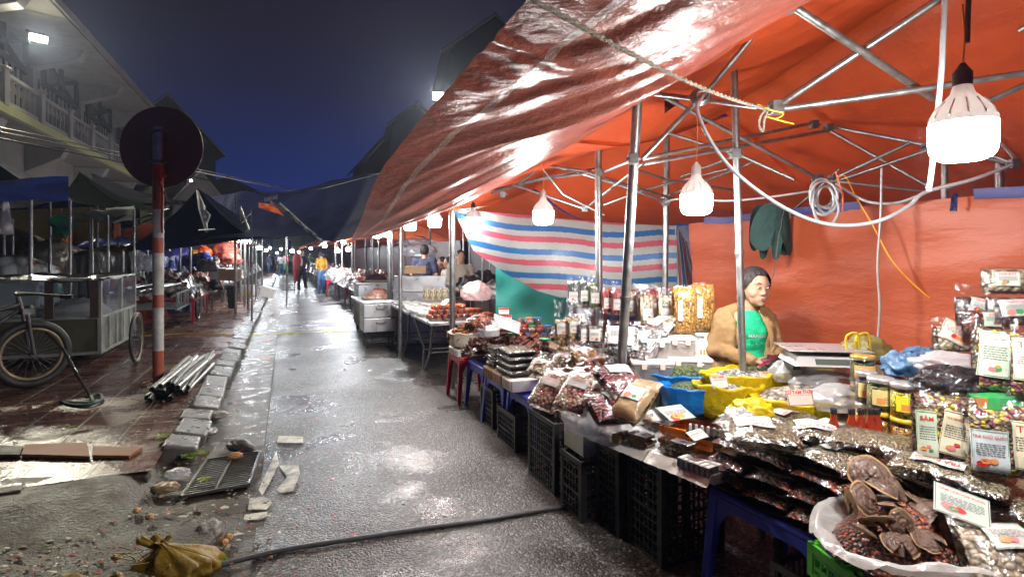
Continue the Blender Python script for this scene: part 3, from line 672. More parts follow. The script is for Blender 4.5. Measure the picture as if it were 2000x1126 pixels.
BLUEB = pm('blue_bag_plastic', (.01, .25, .72), (.01, .18, .6), scale=5, rough=.25, bump=.8, bscale=18, trans=.25, coat=.3)
BLUEB2 = pm('pale_blue_bag_plastic', (.12, .25, .45), (.2, .36, .55), scale=6, rough=.2, bump=.8, bscale=20, trans=.4, coat=.3)
BLACKB = pm('black_bag_plastic', (.012, .013, .016), rough=.18, bump=1.0, bscale=22, coat=.4, bdist=.03)
def heap(mb, r, h, seed=0, n=26, m=12, sx_=1, sy_=1, amp=.12, z0=0):
    def f(u, v):
        a = u * 2 * math.pi; q = v; rr = r * q * (1 + .10 * N(math.cos(a) * 2, math.sin(a) * 2, seed)); x, y = rr * math.cos(a) * sx_, rr * math.sin(a) * sy_
        return Vector((x, y, z0 + h * (1 - q ** 2) ** .8 * (1 + amp * 2 * N(x * 12, y * 12, seed)) + h * .05 * N(x * 40, y * 40, seed)))
    mb.grid(f, n, m); return mb
def sack(name, label, cat, loc, r, h, bmat, cmat, seed=0, sx_=1.0, sy_=1.0, rot=0, group=None, ruff=.14, fill=.75, dome=.35, fold=.25):
    """soft open bag with rolled ruffled rim and a heap of goods inside"""
    T = thing(name, label, cat, loc, rot, group)
    prof = [(.0, 0), (.72, 0), (.93, .12), (1.02, .38), (1.03, .62), (1.08, .82), (1.16, .95), (1.13, 1.0), (1.0, .97), (.93, .86), (.88, .7)]
    mb = MB(); n = 56
    def f(u, v):
        a = u * 2 * math.pi; x = v * (len(prof) - 1); i = min(int(x), len(prof) - 2); fr = x - i
        pr = lerp(prof[i][0], prof[i + 1][0], fr); pz = lerp(prof[i][1], prof[i + 1][1], fr)
        c, s_ = math.cos(a), math.sin(a)
        w_ = 1 + ruff * pz * (N(c * 3, s_ * 3, seed) + .5 * N(c * 8, s_ * 8, seed + 2))
        zz = h * (pz + ruff * .9 * pz * N(c * 2.2 + 5, s_ * 2.2, seed + 1) + .03 * N(c * 12, s_ * 12, v * 8))
        return Vector((r * pr * w_ * c * sx_, r * pr * w_ * s_ * sy_, max(0, zz)))
    mb.grid(f, n, 30); mb.build('bag_skin', bmat, T)
    if cmat: mb = MB(); heap(mb, r * .97, h * dome, seed, sx_=sx_, sy_=sy_, z0=h * fill - h * .1); mb.build('contents', cmat, T)
    return T
def crumple(name, label, cat, loc, size, mat, seed=0, rot=0, group=None, rough=.28):
    """a tied or crumpled bag lying as a lump"""
    mb = MB(); a_, b_, c_ = size
    def f(u, v):
        t = u * 2 * math.pi; p = math.pi * v; d = Vector((math.sin(p) * math.cos(t), math.sin(p) * math.sin(t), math.cos(p)))
        k = 1 + rough * (N(d.x * 2.3, d.y * 2.3 + seed, d.z * 2.3) + .6 * abs(N(d.x * 6, d.y * 6, d.z * 6 + seed)) + .3 * N(d.x * 14, d.y * 14, d.z * 14 + seed))
        z = d.z * k; return Vector((d.x * k * a_ / 2, d.y * k * b_ / 2, max(z, -.55) * c_ / 2 + c_ * .27))
    mb.grid(f, 48, 26)
    return tag(mb.build(name, mat, loc=loc, rot=rot), label, cat, group)
GLASS = film('jar_glass', base=.10, bscale=3, bump=.05, rough=.04)
def jar(label, loc, r, h, cmat, lidmat, band=None, rot=0, fill=.9, title='', group='jars of dried goods standing beside the flower tea bags', cat='jar', res=24):
    T = thing('jar', label, cat, loc, rot, group)
    mb = MB(); mb.lathe([(r * .9, 0), (r, h * .04), (r, h * .84), (r * .92, h * .88)], n=res, cap=False); mb.build('glass', GLASS, T)
    mb = MB(); mb.lathe([(.001, .003), (r * .95, .004), (r * .955, h * .8 * fill), (r * .6, h * .83 * fill), (.001, h * .84 * fill)], n=res, cap=False); mb.build('contents', cmat, T)
    mb = MB(); mb.lathe([(r * .95, h * .86), (r * 1.0, h * .87), (r * 1.0, h * .97), (r * .94, h), (.001, h)], n=res, cap=False); mb.build('lid', lidmat, T)
    if band:
        mb = MB(); a0 = -math.pi / 2 - 1.15
        def P(x, y): a = a0 + 1.15 + x / r; return Vector((r * 1.012 * math.cos(a), r * 1.012 * math.sin(a), y))
        mb.mi = 0; mb.grid(lambda u, v: P((u - .5) * 2.6 * r, lerp(h * .2, h * .66, v)), 20, 2)
        def Q(x, y): a = -math.pi / 2 + x / r; return Vector((r * 1.02 * math.cos(a), r * 1.02 * math.sin(a), y))
        if title: mb.mi = 1; mb.text(title, h * .17, Q, 0, h * .53)
        rs = random.Random(title + label)
        for k in range(4):
            mb.mi = 1 if title == '' else 2; y = h * (.43 - .05 * k); mb.grid(lambda u, v: Q(lerp(-.45 * r, rs.uniform(.1, .1) * r + .4 * r, u), y + v * h * .014), 6, 1)
        mb.mi = 2; mb.grid(lambda u, v: Q(lerp(-.95 * r, -.4 * r, u), lerp(h * .24, h * .42, v)), 5, 1)
        mb.build('label', band, T)
    return T
LIDG = pm('gold_lid', (.72, .55, .16), rough=.3, metal=.7); LIDS = pm('silver_lid', (.7, .7, .7), rough=.3, metal=.75)
LIDY = pm('yellow_lid', (.85, .55, .03), rough=.4); LIDR = pm('red_lid', (.55, .03, .02), rough=.4); LIDO = pm('orange_lid', (.7, .12, .02), rough=.4)
LIDGR = pm('green_lid', (.05, .35, .15), rough=.4); LIDB = pm('blue_lid', (.06, .14, .45), rough=.4)

# =====================================================================================
# NEAR STALL : supports
# =====================================================================================
def board(s0, s1, v0, v1, z, label, th=.03, mat=None):
    T = thing('display_table', label, 'table', st((s0 + s1) / 2, (v0 + v1) / 2, 0), SY)
    mb = MB(); mb.box((0, 0, z - th / 2), (v1 - v0, s1 - s0, th)); mb.build('tabletop', mat or pm('plywood', (.22, .16, .10), (.13, .09, .06), scale=5, rough=.7), T, bev=.004)
    for a in (-1, 1):
        for b in (-1, 1): mb = MB(); mb.box((a * ((v1 - v0) / 2 - .04), b * ((s1 - s0) / 2 - .05), (z - th) / 2), (.03, .03, z - th)); mb.build('leg', METD, T)
    return T
board(.2, 2.35, 2.38, 3.0, .74, 'low table of flower tea bags and jars at the right, mostly covered by goods')
board(2.75, 5.0, 2.08, 2.62, .76, 'raised back table carrying storage boxes and upright bags')
board(1.9, 2.9, 2.12, 2.62, .66, 'low table under the yellow and blue open bags')
stool(.50, .62, .45, Vector((1.065, 2.355, 0)) + Vector((.23, .10, 0)), SY + R(3), 'nearest blue plastic table carrying the stack of dark vacuum packs', BLUEP, 'plastic table', 'plastic stools and tables along the stall front', 'plastic_table')
# black crates: (px,py of the near bottom corner, w along street, d, h)
def crate_at(px, py, w, d, h, label, dv=0.0, rot=SY, z=0.0, **k):
    p = gr(px, py, z); s, v = sv(p); return crate(d, w, h, st(s + w / 2, v + d / 2 + dv, z), rot, label, **k)
crate_at(1135, 1022, .26, .42, .35, 'black crate under the white cardboard box, floor grid showing')
crate_at(1208, 1052, .24, .40, .47, 'tall black crate just right of the crate under the cardboard box', nz=10)
crate_at(1292, 1110, .30, .40, .50, 'tall black crate under the middle of the long foam tray', nz=10)
crate_at(1083, 968, .42, .40, .46, 'tall black crate under the slanted spice bags', nz=9)
crate_at(1006, 884, .40, .34, .28, 'open black crate standing on the ground between two blue stools')
crate_at(962, 838, .34, .36, .34, 'dark crate half hidden behind the blue stool below the jerky')
crate(.40, .34, .24, Vector((1.36, 2.3, 0.0)), SY, 'charcoal open crate on the ground under the nearest blue table', mat=pm('charcoal_plastic', (.05, .052, .05), rough=.4), nx=12, nz=2)
crate(.40, .40, .40, Vector((1.55, 1.88, 0.0)), SY, 'black crate holding up the mushroom basket at the bottom right', nz=6)
for (px, py, lab) in ((939, 814, 'blue plastic stool right of the red stool, below the jerky basins'), (979, 855, 'blue plastic stool below the black tray packs'), (1033, 903, 'blue plastic stool below the slanted spice bags')):
    p = gr(px, py); s, v = sv(p); stool(.34, .50, .46, st(s + .24, v + .19, 0), SY, lab, BLUEP, group='plastic stools and tables along the stall front')
p = gr(897, 788); s, v = sv(p); stool(.36, .42, .48, st(s + .2, v + .18, 0), SY, 'dark red plastic stool under the white foam block and paper bag', REDP, group='plastic stools and tables along the stall front')
# long foam tray
def foam_tray(label, a, b, depth, z, hh=.045, rim=.012):
    """a,b = front corners"""
    d = (b - a); Ln = d.length; yaw = math.atan2(d.y, d.x); T = thing('foam_tray', label, 'tray', Vector(((a.x + b.x) / 2, (a.y + b.y) / 2, z)), yaw)
    mb = MB()
    def f(u, v):
        x = (u - .5) * Ln; zz = hh * v; e = .012 * N(x * 9, v * 2, 3) + .006 * N(x * 30, v * 3); return Vector((x, e - .045 * (1 - v), zz + .006 * N(x * 12, 8)))
    mb.grid(f, 60, 4)
    mb.grid(lambda u, v: Vector(((u - .5) * Ln, .0 + .018 * v + .012 * N((u - .5) * Ln * 9, 2, 3) * (1 - v), hh + .006 * N((u - .5) * Ln * 12, 8))), 60, 2)
    mb.box((0, depth / 2 + .01, .008), (Ln - .01, depth - .01, .016)); mb.box((-Ln / 2 + .01, depth / 2 + .01, hh / 2), (.02, depth, hh)); mb.box((Ln / 2 - .01, depth / 2 + .01, hh / 2), (.02, depth, hh)); mb.box((0, depth, hh / 2), (Ln, .02, hh - .002))
    mb.build('tray_body', FOAM, T); return T
A1, A2, A3 = on(1158, 850, .505), on(1268, 893, .505), on(1392, 944, .505)
foam_tray('long dented white foam tray edge holding the amber bottle packs', A2, A3, .42, .495)
foam_tray('pinkish foam tray half covered by thin clear film left of the bottles', A1, A2 + Vector((-.004, .004, 0)), .42, .495)
mb = MB(); mb.box((0, 0, .09), (.30, .24, .18)); mb.box((-.05, -.16, .155), (.14, .09, .004), M=Euler((-.9, 0, 0)).to_matrix().to_4x4())
mb.mi = 1
for k in range(7): mb.box((-.02 + rnd(-.05, .1), -.1205, .10 + rnd(-.045, .03)), (rnd(.01, .05), .002, rnd(.004, .012)))
p = on(1136, 893, .35); s, v = sv(p)
tag(mb.build('cardboard_box', [CARDW, INKK], loc=st(s + .12, v + .16, .352), rot=SY, bev=.003), 'scribbled white cardboard box on a black crate with film hanging over it', 'box')
crumple('plastic_bag', 'crumpled clear bag bulging over the cardboard box corner', 'plastic bag', on(1125, 850, .53) + Vector((.05, .1, 0)), (.20, .30, .20), FILMW, 4, SY)
# thin film over tray
mb = MB()
def ffm(u, v): p = on(lerp(1130, 1300, u), lerp(846 + 20 * u, 796, v), lerp(.552, .62, v)); return p + Vector((0, 0, .018 * N(u * 7, v * 5, 2) + .008 * N(u * 20, v * 16)))
mb.grid(ffm, 50, 30); tag(mb.build('plastic_film', FILMW), 'thin milky film spread over the back of the left tray', 'plastic film')
# =====================================================================================
# NEAR STALL : goods
# =====================================================================================
def L_(title='', cx=0, cy=0, lw=.08, lh=.07, ang=0, **k): return dict(title=title, cx=cx, cy=cy, lw=lw, lh=lh, ang=ang, **k)
# vacuum packs on the nearest blue table
TB = Vector((1.065, 2.355, 0)) + Vector((.23, .10, 0)); TR = SY + R(3)
ct, stn = math.cos(TR), math.sin(TR)
def tb(x, y, z): return Vector((TB.x + x * ct - y * stn, TB.y + x * stn + y * ct, z))
order = ['lowest', 'second lowest', 'third', 'fourth', 'top']; cols_ = ['left', 'middle', 'right']
VP = []
for k in range(4):
    for i in range(3):
        for j in range(2):
            yy = (.215 - i * .215) + rnd(-.012, .012); xx = -.13 + j * .25 + rnd(-.01, .01) + k * .012
            lab = f'dark vacuum pack in the {order[k]} layer, {cols_[i]} column, {"front" if j == 0 else "rear"} row of the stack'
            if k == 3 and j == 0: lab = f'labelled spice pack lying on top of the dark stack, {cols_[i]} of the front three'
            top_ = k == 3
            VP.append(bag('vacuum_pack', lab, 'food pack', tb(xx, yy, .495 + k * .077), (rnd(-.06, .06), rnd(-.05, .05), TR + R(90) + rnd(-.10, .10)), .235, .28, .104, SPICE if top_ else DARKR, .97, seed=k * 7 + i * 3 + j, fm=FILM2, group='vacuum packs stacked on the nearest blue table', lump=.2, crink=.006,
                labs=[L_('TRÀ RỪNG' if i == 1 else 'THẢO QUẢ', 0, .0, .11, .085, rnd(-.2, .2) + math.pi / 2, lines=4, pic=0)] if top_ else ()))
for n_, (px, py, z, yaw, ww, hh, lab) in enumerate([(1480, 845, .80, .35, .26, .30, 'spice pack lying at the back left of the dark stack'), (1740, 875, .80, -.15, .22, .46, 'long brown spice pack lying below the chilli bottles'), (1850, 925, .79, -.35, .22, .36, 'spice pack lying in front of the flower tea bags'), (1895, 955, .74, -.5, .24, .42, 'wide spice pack lying behind the reishi mushrooms'),
                                                    (1975, 985, .68, -.3, .22, .34, 'spice pack at the right edge behind the mushrooms'), (1600, 850, .78, .2, .22, .3, 'spice pack lying just in front of the chilli bottles')]):
    bag('spice_pack', lab, 'food pack', on(px, py, z), (0.05, -.05, yaw + R(60)), ww, hh, .085, SPICE, .93, seed=50 + n_, fm=FILM2, group='brown spice packs lying on the counter', crink=.006, lump=.2, labs=[L_('TRÀ RỪNG', .0, .02, .15, .12, math.pi / 2, lines=5, pic=0)] if n_ != 1 else ())
# mushrooms
MUSHT = pm('reishi_top', (.065, .028, .018), (.20, .13, .09), scale=26, rough=.42, coat=.18, bump=.7, bscale=38)
MUSHB = pm('reishi_under', (.42, .27, .13), (.30, .18, .08), scale=16, rough=.8, bump=.3, bscale=50)
def mushroom(loc, rot, r, label, seed):
    T = thing('reishi_mushroom', label, 'mushroom', loc, rot, 'reishi mushrooms in the clear bag')
    def prof(u, v, up):
        a = lerp(-2.5, 2.5, u) + math.pi / 2; q = v; rr = r * q * (1 + .10 * N(math.cos(a) * 2, math.sin(a) * 2, seed)) * (1 - .25 * abs(u - .5) ** 2 * 4)
        z = .16 * r * (1 - q ** 3) * up + (.035 * r * math.sin(q * 26 + N(a, seed) * 3) * q if up > 0 else 0) + .06 * r * N(a * 2, q * 3, seed) - .10 * r * q
        return Vector((rr * math.cos(a), rr * math.sin(a), z))
    mb = MB(); mb.grid(lambda u, v: prof(u, v * .93, 1), 30, 16); mb.build('cap', MUSHT, T)
    mb = MB(); mb.grid(lambda u, v: prof(u, v, -.6), 30, 8)
    def rim(u, v):
        a = prof(u, .93, 1); b = prof(u, 1.0, -.6); c = a.lerp(b, v); o = Vector((c.x, c.y, 0)).normalized() * .05 * r * math.sin(math.pi * v); return c + o
    mb.grid(rim, 30, 5); mb.build('underside', MUSHB, T)
    mb = MB(); mb.tube([(0, .1 * r, -.03 * r), (0, -.25 * r, -.14 * r), (.05 * r, -.5 * r, -.3 * r)], [r * .2, r * .15, r * .12], 8); mb.build('stem', MUSHT, T)
MC = at(1785, 1010, 1.86)
mush = [(1745, 940, 1.95, .125, (.35, .10, .3), 'large grey-topped reishi cap lying flat at the back'), (1698, 930, 1.95, .085, (.9, .2, -.4), 'tan reishi cap standing on edge at the upper left'), (1695, 975, 1.86, .07, (.8, -.5, .9), 'dark glossy curled reishi cap at the left'), (1665, 985, 1.84, .055, (1.4, .3, 1.4), 'small pale-edged reishi at the far left of the bag'),
        (1838, 1012, 1.80, .140, (.25, -.15, -.5), 'broad reishi cap in the middle front of the bag'), (1765, 1030, 1.76, .06, (1.25, 0, .2), 'tan reishi piece standing at the front of the bag'), (1715, 1015, 1.80, .065, (.5, .5, 2.2), 'small dark reishi between the larger caps at the left'), (1865, 965, 1.92, .08, (.3, .4, -1.2), 'dark reishi cap behind the paper card'),
        (1920, 1000, 1.82, .07, (.2, -.2, -1.6), 'reishi cap at the right behind the card'), (1800, 975, 1.92, .07, (.5, 0, 1.2), 'dark reishi cap in the middle of the pile'), (1740, 985, 1.86, .06, (-.3, .3, .4), 'small brown reishi wedged in the middle left'),
        (1760, 1062, 1.72, .065, (.5, .2, -.3), 'dark reishi low at the front of the bag'), (1820, 1055, 1.72, .06, (.3, -.2, .6), 'small brown reishi at the front right of the bag'), (1690, 1035, 1.79, .05, (.6, .1, 1.8), 'small reishi at the lower left of the bag'), (1880, 1035, 1.76, .06, (.4, 0, -2.0), 'small dark reishi below the card'), (1790, 1000, 1.87, .075, (.2, .3, 2.6), 'dark reishi cap turned away in the centre of the pile')]
for i, (px, py, Y, r, rt, lab) in enumerate(mush): mushroom(at(px, py, Y), rt, r * .93, lab, i * 3.7)
mb = MB()
def fmb(u, v):
    a = u * 2 * math.pi; c, s_ = math.cos(a), math.sin(a); rr = (.05 + .20 * min(1, v * 1.5) ** .6 + .07 * max(0, v - .66) * 3) * (1 + .10 * N(c * 1.7, s_ * 1.7, 5) + .03 * v * N(c * 5, s_ * 5, 2))
    z = (.19 * max(0, v - .2) ** .9) * (1 + .35 * N(c * 1.3, s_ * 1.3, 8)) + .018 * N(c * 4, s_ * 4, v * 5) + .010 * N(c * 14, s_ * 14, v * 9); z = z if v < .9 else z - .03 * (v - .9) * 10
    return Vector((rr * c * 1.28, rr * s_ * .85, max(z, 0)))
mb.grid(fmb, 72, 28); mb.mi = 0
tag(mb.build('plastic_bag', film('milky_bag', tint=(1, 1, .98), base=.14, milky=.5, bscale=11, bump=1.0, rough=.14), loc=(MC.x + .05, MC.y - .02, .50), rot=.1), 'wide milky clear bag holding the reishi mushrooms at the bottom right', 'plastic bag')
mb = MB(); heap(mb, .22, .15, 9, sx_=1.3, sy_=.9, z0=.05); tag(mb.build('mushroom_scraps', DARKR, loc=(MC.x, MC.y, .50), rot=.1), 'dark mushroom scraps filling the bottom of the milky bag', 'mushroom', kind='stuff')
mb = MB(); label_on(mb, lambda x, y: 0, 0, 0, .145, .115, 0, 'NẤM LINH CHI RỪNG', lines=9, pic=5, seed=4, off=0)
tag(mb.build('paper_card', [pm('greenish_card', (.52, .60, .54), rough=.4, coat=.2)] + LAB[1:], loc=at(1878, 985, 1.74), rot=(R(30), R(14), R(-30))), 'white card reading NẤM LINH CHI RỪNG lying on the reishi mushrooms', 'price card')
lattice(MB(), .55, .38, .12, 16, 3, .007).build('plastic_basket', pm('green_basket_plastic', (.10, .55, .05), rough=.4), loc=(MC.x + .02, MC.y, .39), rot=.12)
o = bpy.data.objects['plastic_basket']; tag(o, 'bright green mesh basket under the bag of mushrooms', 'basket')
bag('spice_bag', 'clear bag of brown dried pieces at the bottom right corner', 'food bag', at(1965, 1075, 1.66), (R(35), 0, R(-20)), .26, .34, .12, CHIPS, .7, seed=71, fm=FILM2, labs=[L_('', 0, .02, .12, .1, .2, pic=4)], group='clear bags at the right edge')
# flower tea bags
def up(px, py, Y, lean=12): return at(px, py, Y), (R(90 - lean), 0)
def tea(px, cy, Y, w, h, lab, labs, seed, yaw=-.35, lean=10, mat=FLOWER, t=.11, fill=.82, fm=None, group='clear bags of flower tea standing at the right', name='tea_bag', **k):
    return bag(name, lab, 'food bag', at(px, cy, Y), (R(90 - lean), 0, yaw), w, h, t, mat, fill, seed=seed, labs=labs, group=group, fm=fm or FILM, crink=.005, ex=4, lump=.08, **k)
tea(1844, 825, 1.98, .205, .30, 'flower tea bag with a tilted cream card and a green card', [L_('SÂM', -.068, -.04, .055, .16, 0, mats=LABG, seed=1), L_('TRÀ NHÂN SÂM', .012, -.03, .085, .15, -.2, mats=LABC, seed=2)], 11)
tea(1940, 850, 1.84, .165, .26, 'flower tea bag with a pale blue card right of the one with two cards', [L_('TRÀ NGŨ QUỐC', -.025, -.045, .095, .13, 0, mats=LABL, seed=3)], 12, yaw=-.45)
tea(2012, 850, 1.80, .14, .28, 'flower tea bag cut by the right edge of the view, lower one', [L_('TRÀ', -.02, -.03, .08, .15, 0, mats=LABC, seed=5)], 13, yaw=-.5)
tea(1945, 690, 2.12, .155, .29, 'tall flower tea bag reading TRÀ THẢO MỘC above the green box', [L_('TRÀ THẢO MỘC', -.022, .0, .09, .17, -.08, mats=LABG, seed=6)], 14, yaw=-.4, lean=5)
tea(2012, 700, 2.02, .15, .29, 'flower tea bag at the right edge behind the tall tea bag', [L_('TRÀ', -.02, .0, .08, .15, 0, mats=LABP, seed=7)], 15, yaw=-.5, lean=5)
tea(1863, 655, 2.55, .17, .16, 'bag of pale root chips with a pink card against the orange wall', [L_('', 0, .01, .12, .1, -.5, mats=LABP, seed=8)], 16, mat=CHIPS, fill=.75, fm=FILM2)
tea(1905, 597, 2.45, .15, .19, 'bag of dark dried bark with a slanted label, above the root chips', [L_('QUẾ KHÔ', .01, -.01, .10, .07, -.35, seed=9)], 17, mat=GREYN, fill=.7, fm=FILM2)
tea(1975, 600, 2.30, .17, .16, 'bag of dark dried fruit at the right edge with a white label', [L_('THẢO QUẢ', .0, -.005, .12, .07, .1, seed=10)], 18, mat=GREYN, fill=.75, fm=FILM2)
tea(1972, 548, 2.35, .20, .12, 'topmost bag of pale seeds in the right hand pile', [L_('DƯA ĐẤT', -.03, .0, .08, .06, 0, seed=11, pic=1)], 19, mat=CHIPS, fill=.9, fm=FILM2)
tea(1925, 625, 2.35, .17, .13, 'dark crinkled bag wedged below the bark bag', [L_('QUẾ', 0, 0, .06, .06, 0, mats=LABG)], 21, mat=DARKR, fill=.8, fm=FILM2)
mb = MB(); mb.box((0, 0, 0), (.2, .26, .05)); mb.mi = 1; mb.box((-.07, -.131, 0), (.04, .003, .04))
tag(mb.build('green_box', [pm('green_box_film', (.04, .5, .12), (.1, .6, .2), scale=4, rough=.2, coat=.5), INKO], loc=at(1930, 770, 2.15), rot=(.05, 0, -.35), bev=.006), 'flat bright green box between the upper and lower tea bags', 'box')
mb = MB(); mb.box((0, 0, .14), (.04, .10, .28)); tag(mb.build('tea_box', [pm('blue_green_box', (.05, .4, .6), (.15, .6, .08), scale=7, rough=.2, coat=.4)], loc=on(1885, 905, .75) + Vector((.01, .04, 0)), rot=-.4), 'narrow blue and green box standing between two tea bags', 'box')
crumple('plastic_bag', 'white film bundle lying above the black bag, left of the tea bags', 'plastic bag', at(1855, 722, 2.3), (.27, .2, .09), FILMW, 3)
crumple('plastic_bag', 'shiny black bag folded flat left of the tall tea bag', 'plastic bag', at(1860, 762, 2.2), (.28, .2, .12), BLACKB, 6)
crumple('plastic_bag', 'knotted pale blue bag beside the jars', 'plastic bag', at(1765, 730, 2.5), (.16, .14, .12), BLUEB2, 8, rough=.45)
crumple('plastic_bag', 'small blue plastic scrap against the orange wall', 'plastic bag', at(1800, 698, 2.6), (.15, .08, .06), BLUEB2, 12, rough=.5)
OB = crumple('plastic_bag', 'brown olive shopping bag with yellow handles behind the scale', 'plastic bag', at(1690, 700, 3.0), (.24, .2, .16), pm('olive_bag', (.22, .2, .07), (.3, .26, .1), scale=7, rough=.3, bump=.6, bscale=20, trans=.2), 15)
mb = MB()
for dx in (0, .07): mb.tube(spline([at(1655 + dx * 200, 690, 2.9), at(1653 + dx * 300, 657, 2.9), at(1675 + dx * 300, 652, 2.88), at(1678 + dx * 320, 690, 2.9)], 6), .006, 6)
hb = mb.build('handle', YELLOWB, OB); hb.matrix_parent_inverse = Matrix.Translation(OB.location).inverted()
mb = MB(); mb.box((0, 0, .06), (.2, .16, .12)); tag(mb.build('cardboard_box', CARD, loc=at(1732, 730, 3.0) - Vector((0, 0, .06)), rot=.3), 'plain brown carton behind the pale blue bag', 'box')
# jars
JB = [pm('yellow_label', (.72, .60, .25), rough=.4), INKK, INKO, INKK]; JY = [pm('bright_yellow_label', (.82, .74, .03), rough=.4), INKK, INKO]; JN = [pm('orange_label', (.78, .40, .10), rough=.4), PAPER, INKB, INKP]
jz = .742
def jat(px, py, Y, k=0): p = at(px, py, Y); return Vector((p.x, p.y, jz + k * .142))
jar('jar of bright yellow balls with silver lid, front right of the jar stack', jat(1768, 800, 2.28, 1) - Vector((0, 0, .0)), .054, .14, YELPEA, LIDS, JY, rot=.1)
jar('yellow lidded jar under the jar of bright yellow balls', jat(1768, 800, 2.28), .053, .14, SNACK, LIDY, None)
jar('jar of olive balls with a yellow label, left of the bright yellow jar', jat(1720, 800, 2.38, 1), .052, .14, GRNPEA, LIDS, JB, rot=.1)
jar('yellow lidded jar under the olive jar', jat(1722, 800, 2.38), .052, .14, SNACK, LIDY, None)
jar('dark jar with a cream label left of the olive jar', jat(1692, 800, 2.5, 1), .045, .14, GREYN, LIDS, JB)
jar('silver lidded jar below the dark jar', jat(1692, 800, 2.5), .045, .14, SNACK, LIDS, JB)
jar('jar of pale grains at the back of the jar stack', jat(1745, 780, 2.52, 1), .045, .15, CREAMST, LIDS, None)
jar('lowest gold lidded jar below the tall orange labelled jar', jat(1682, 780, 2.68, 0), .052, .14, NUTS, LIDG, JN)
jar('middle gold lidded jar below the tall orange labelled jar', jat(1684, 780, 2.68, 1), .052, .135, NUTS, LIDG, None)
jar('top gold lidded jar with navy and orange label', at(1685, 746, 2.62) + Vector((0, 0, .0)), .052, .13, GREENT, LIDG, JN, title='Thế Gian', rot=.05)
for i, (px, lab) in enumerate(((1628, 'leftmost of the red chilli sauce bottles'), (1663, 'second chilli sauce bottle from the left'), (1681, 'third chilli sauce bottle from the left'), (1700, 'small dark capped bottle between the chilli bottles'), (1713, 'rightmost chilli sauce bottle with a green label'))):
    p = at(px, 850 - i * 1, 2.34); T = thing('sauce_bottle', lab, 'bottle', (p.x, p.y, .73), 0, 'chilli sauce bottles')
    mb = MB(); mb.lathe([(.02, 0), (.0225, .006), (.0225, .085), (.018, .11), (.0115, .135), (.0115, .15)], n=16); mb.build('bottle_body', pm('chilli_sauce', (.33, .035, .012), (.22, .02, .01), scale=8, rough=.08, coat=1), T)
    mb = MB(); mb.lathe([(.0135, .148), (.0135, .168), (.012, .170)], n=14); mb.build('cap', BLKP, T)
    if i == 4: mb = MB(); mb.lathe([(.0228, .02), (.0228, .06)], n=16, cap=False); mb.build('label', pm('lime_label', (.3, .6, .08), rough=.4), T)
# scale
T = thing('weighing_scale', 'white electronic scale with a steel pan in front of the orange wall', 'scale', at(1605, 708, 2.95), R(-8)); T.scale = (.92, .92, .8)
mb = MB(); mb.prism([Vector((-.2, -.14, 0)), Vector((.2, -.14, 0)), Vector((.2, .14, 0)), Vector((-.2, .14, 0))], [Vector((-.17, -.10, .06)), Vector((.19, -.10, .06)), Vector((.19, .13, .07)), Vector((-.17, .13, .07))]); mb.build('body', WHITE, T, bev=.01)
mb = MB(); mb.box((.04, -.127, .032), (.24, .01, .035), M=Euler((-.55, 0, 0)).to_matrix().to_4x4()); mb.build('display', pm('scale_display', (.12, .15, .14), rough=.15, coat=.6), T)
mb = MB(); mb.box((0, .01, .10), (.44, .30, .008)); mb.box((0, .01, .085), (.08, .08, .03)); mb.build('pan', INOX, T, bev=.004)
mb = MB()
for a in (-1, 1): mb = MB(); mb.box((a * .17, 0, -.015), (.04, .2, .03)); mb.build('foot', BLKP, T)
# open bags
SK = 'open plastic bags of loose goods'
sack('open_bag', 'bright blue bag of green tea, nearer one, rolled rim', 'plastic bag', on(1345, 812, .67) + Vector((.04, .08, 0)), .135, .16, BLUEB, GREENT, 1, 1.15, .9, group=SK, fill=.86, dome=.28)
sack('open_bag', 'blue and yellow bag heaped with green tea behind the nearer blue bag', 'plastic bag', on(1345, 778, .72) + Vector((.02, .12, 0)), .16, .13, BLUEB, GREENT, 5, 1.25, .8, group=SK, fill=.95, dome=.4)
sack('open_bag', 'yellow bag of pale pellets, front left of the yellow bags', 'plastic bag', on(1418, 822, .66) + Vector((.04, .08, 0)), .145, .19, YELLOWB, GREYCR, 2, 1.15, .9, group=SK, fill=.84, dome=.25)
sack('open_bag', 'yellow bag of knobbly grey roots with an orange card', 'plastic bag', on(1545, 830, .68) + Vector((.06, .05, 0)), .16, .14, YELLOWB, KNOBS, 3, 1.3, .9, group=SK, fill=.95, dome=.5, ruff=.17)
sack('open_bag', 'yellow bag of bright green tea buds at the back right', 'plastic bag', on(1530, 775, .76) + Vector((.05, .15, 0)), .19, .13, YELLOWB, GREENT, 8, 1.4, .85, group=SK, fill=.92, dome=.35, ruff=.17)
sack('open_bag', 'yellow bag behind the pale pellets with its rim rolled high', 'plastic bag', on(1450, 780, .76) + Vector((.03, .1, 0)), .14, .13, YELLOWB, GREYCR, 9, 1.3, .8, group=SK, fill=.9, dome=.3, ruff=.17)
crumple('plastic_bag', 'yellow bag end trailing in front of the grey roots', 'plastic bag', at(1470, 812, 2.6), (.18, .13, .10), YELLOWB, 22, rough=.4)
crumple('plastic_bag', 'white knotted plastic scrap between the yellow bags', 'plastic bag', at(1440, 828, 2.5), (.12, .09, .09), FILMW, 23, rough=.6)
for i, (px, py, Y, sz, lab) in enumerate(((1640, 795, 2.75, (.34, .24, .14), 'milky bag bulging right of the orange card'), (1610, 762, 2.95, (.36, .22, .13), 'milky bag lying in front of the scale'), (1600, 735, 3.05, (.3, .2, .12), 'large clear bag of pale goods below the scale'), (1530, 742, 3.05, (.14, .12, .14), 'square clear bag of pale liquid-like goods near the woman'))):
    crumple('plastic_bag', lab, 'plastic bag', at(px, py, Y), sz, FILMW, 30 + i, rough=.2)
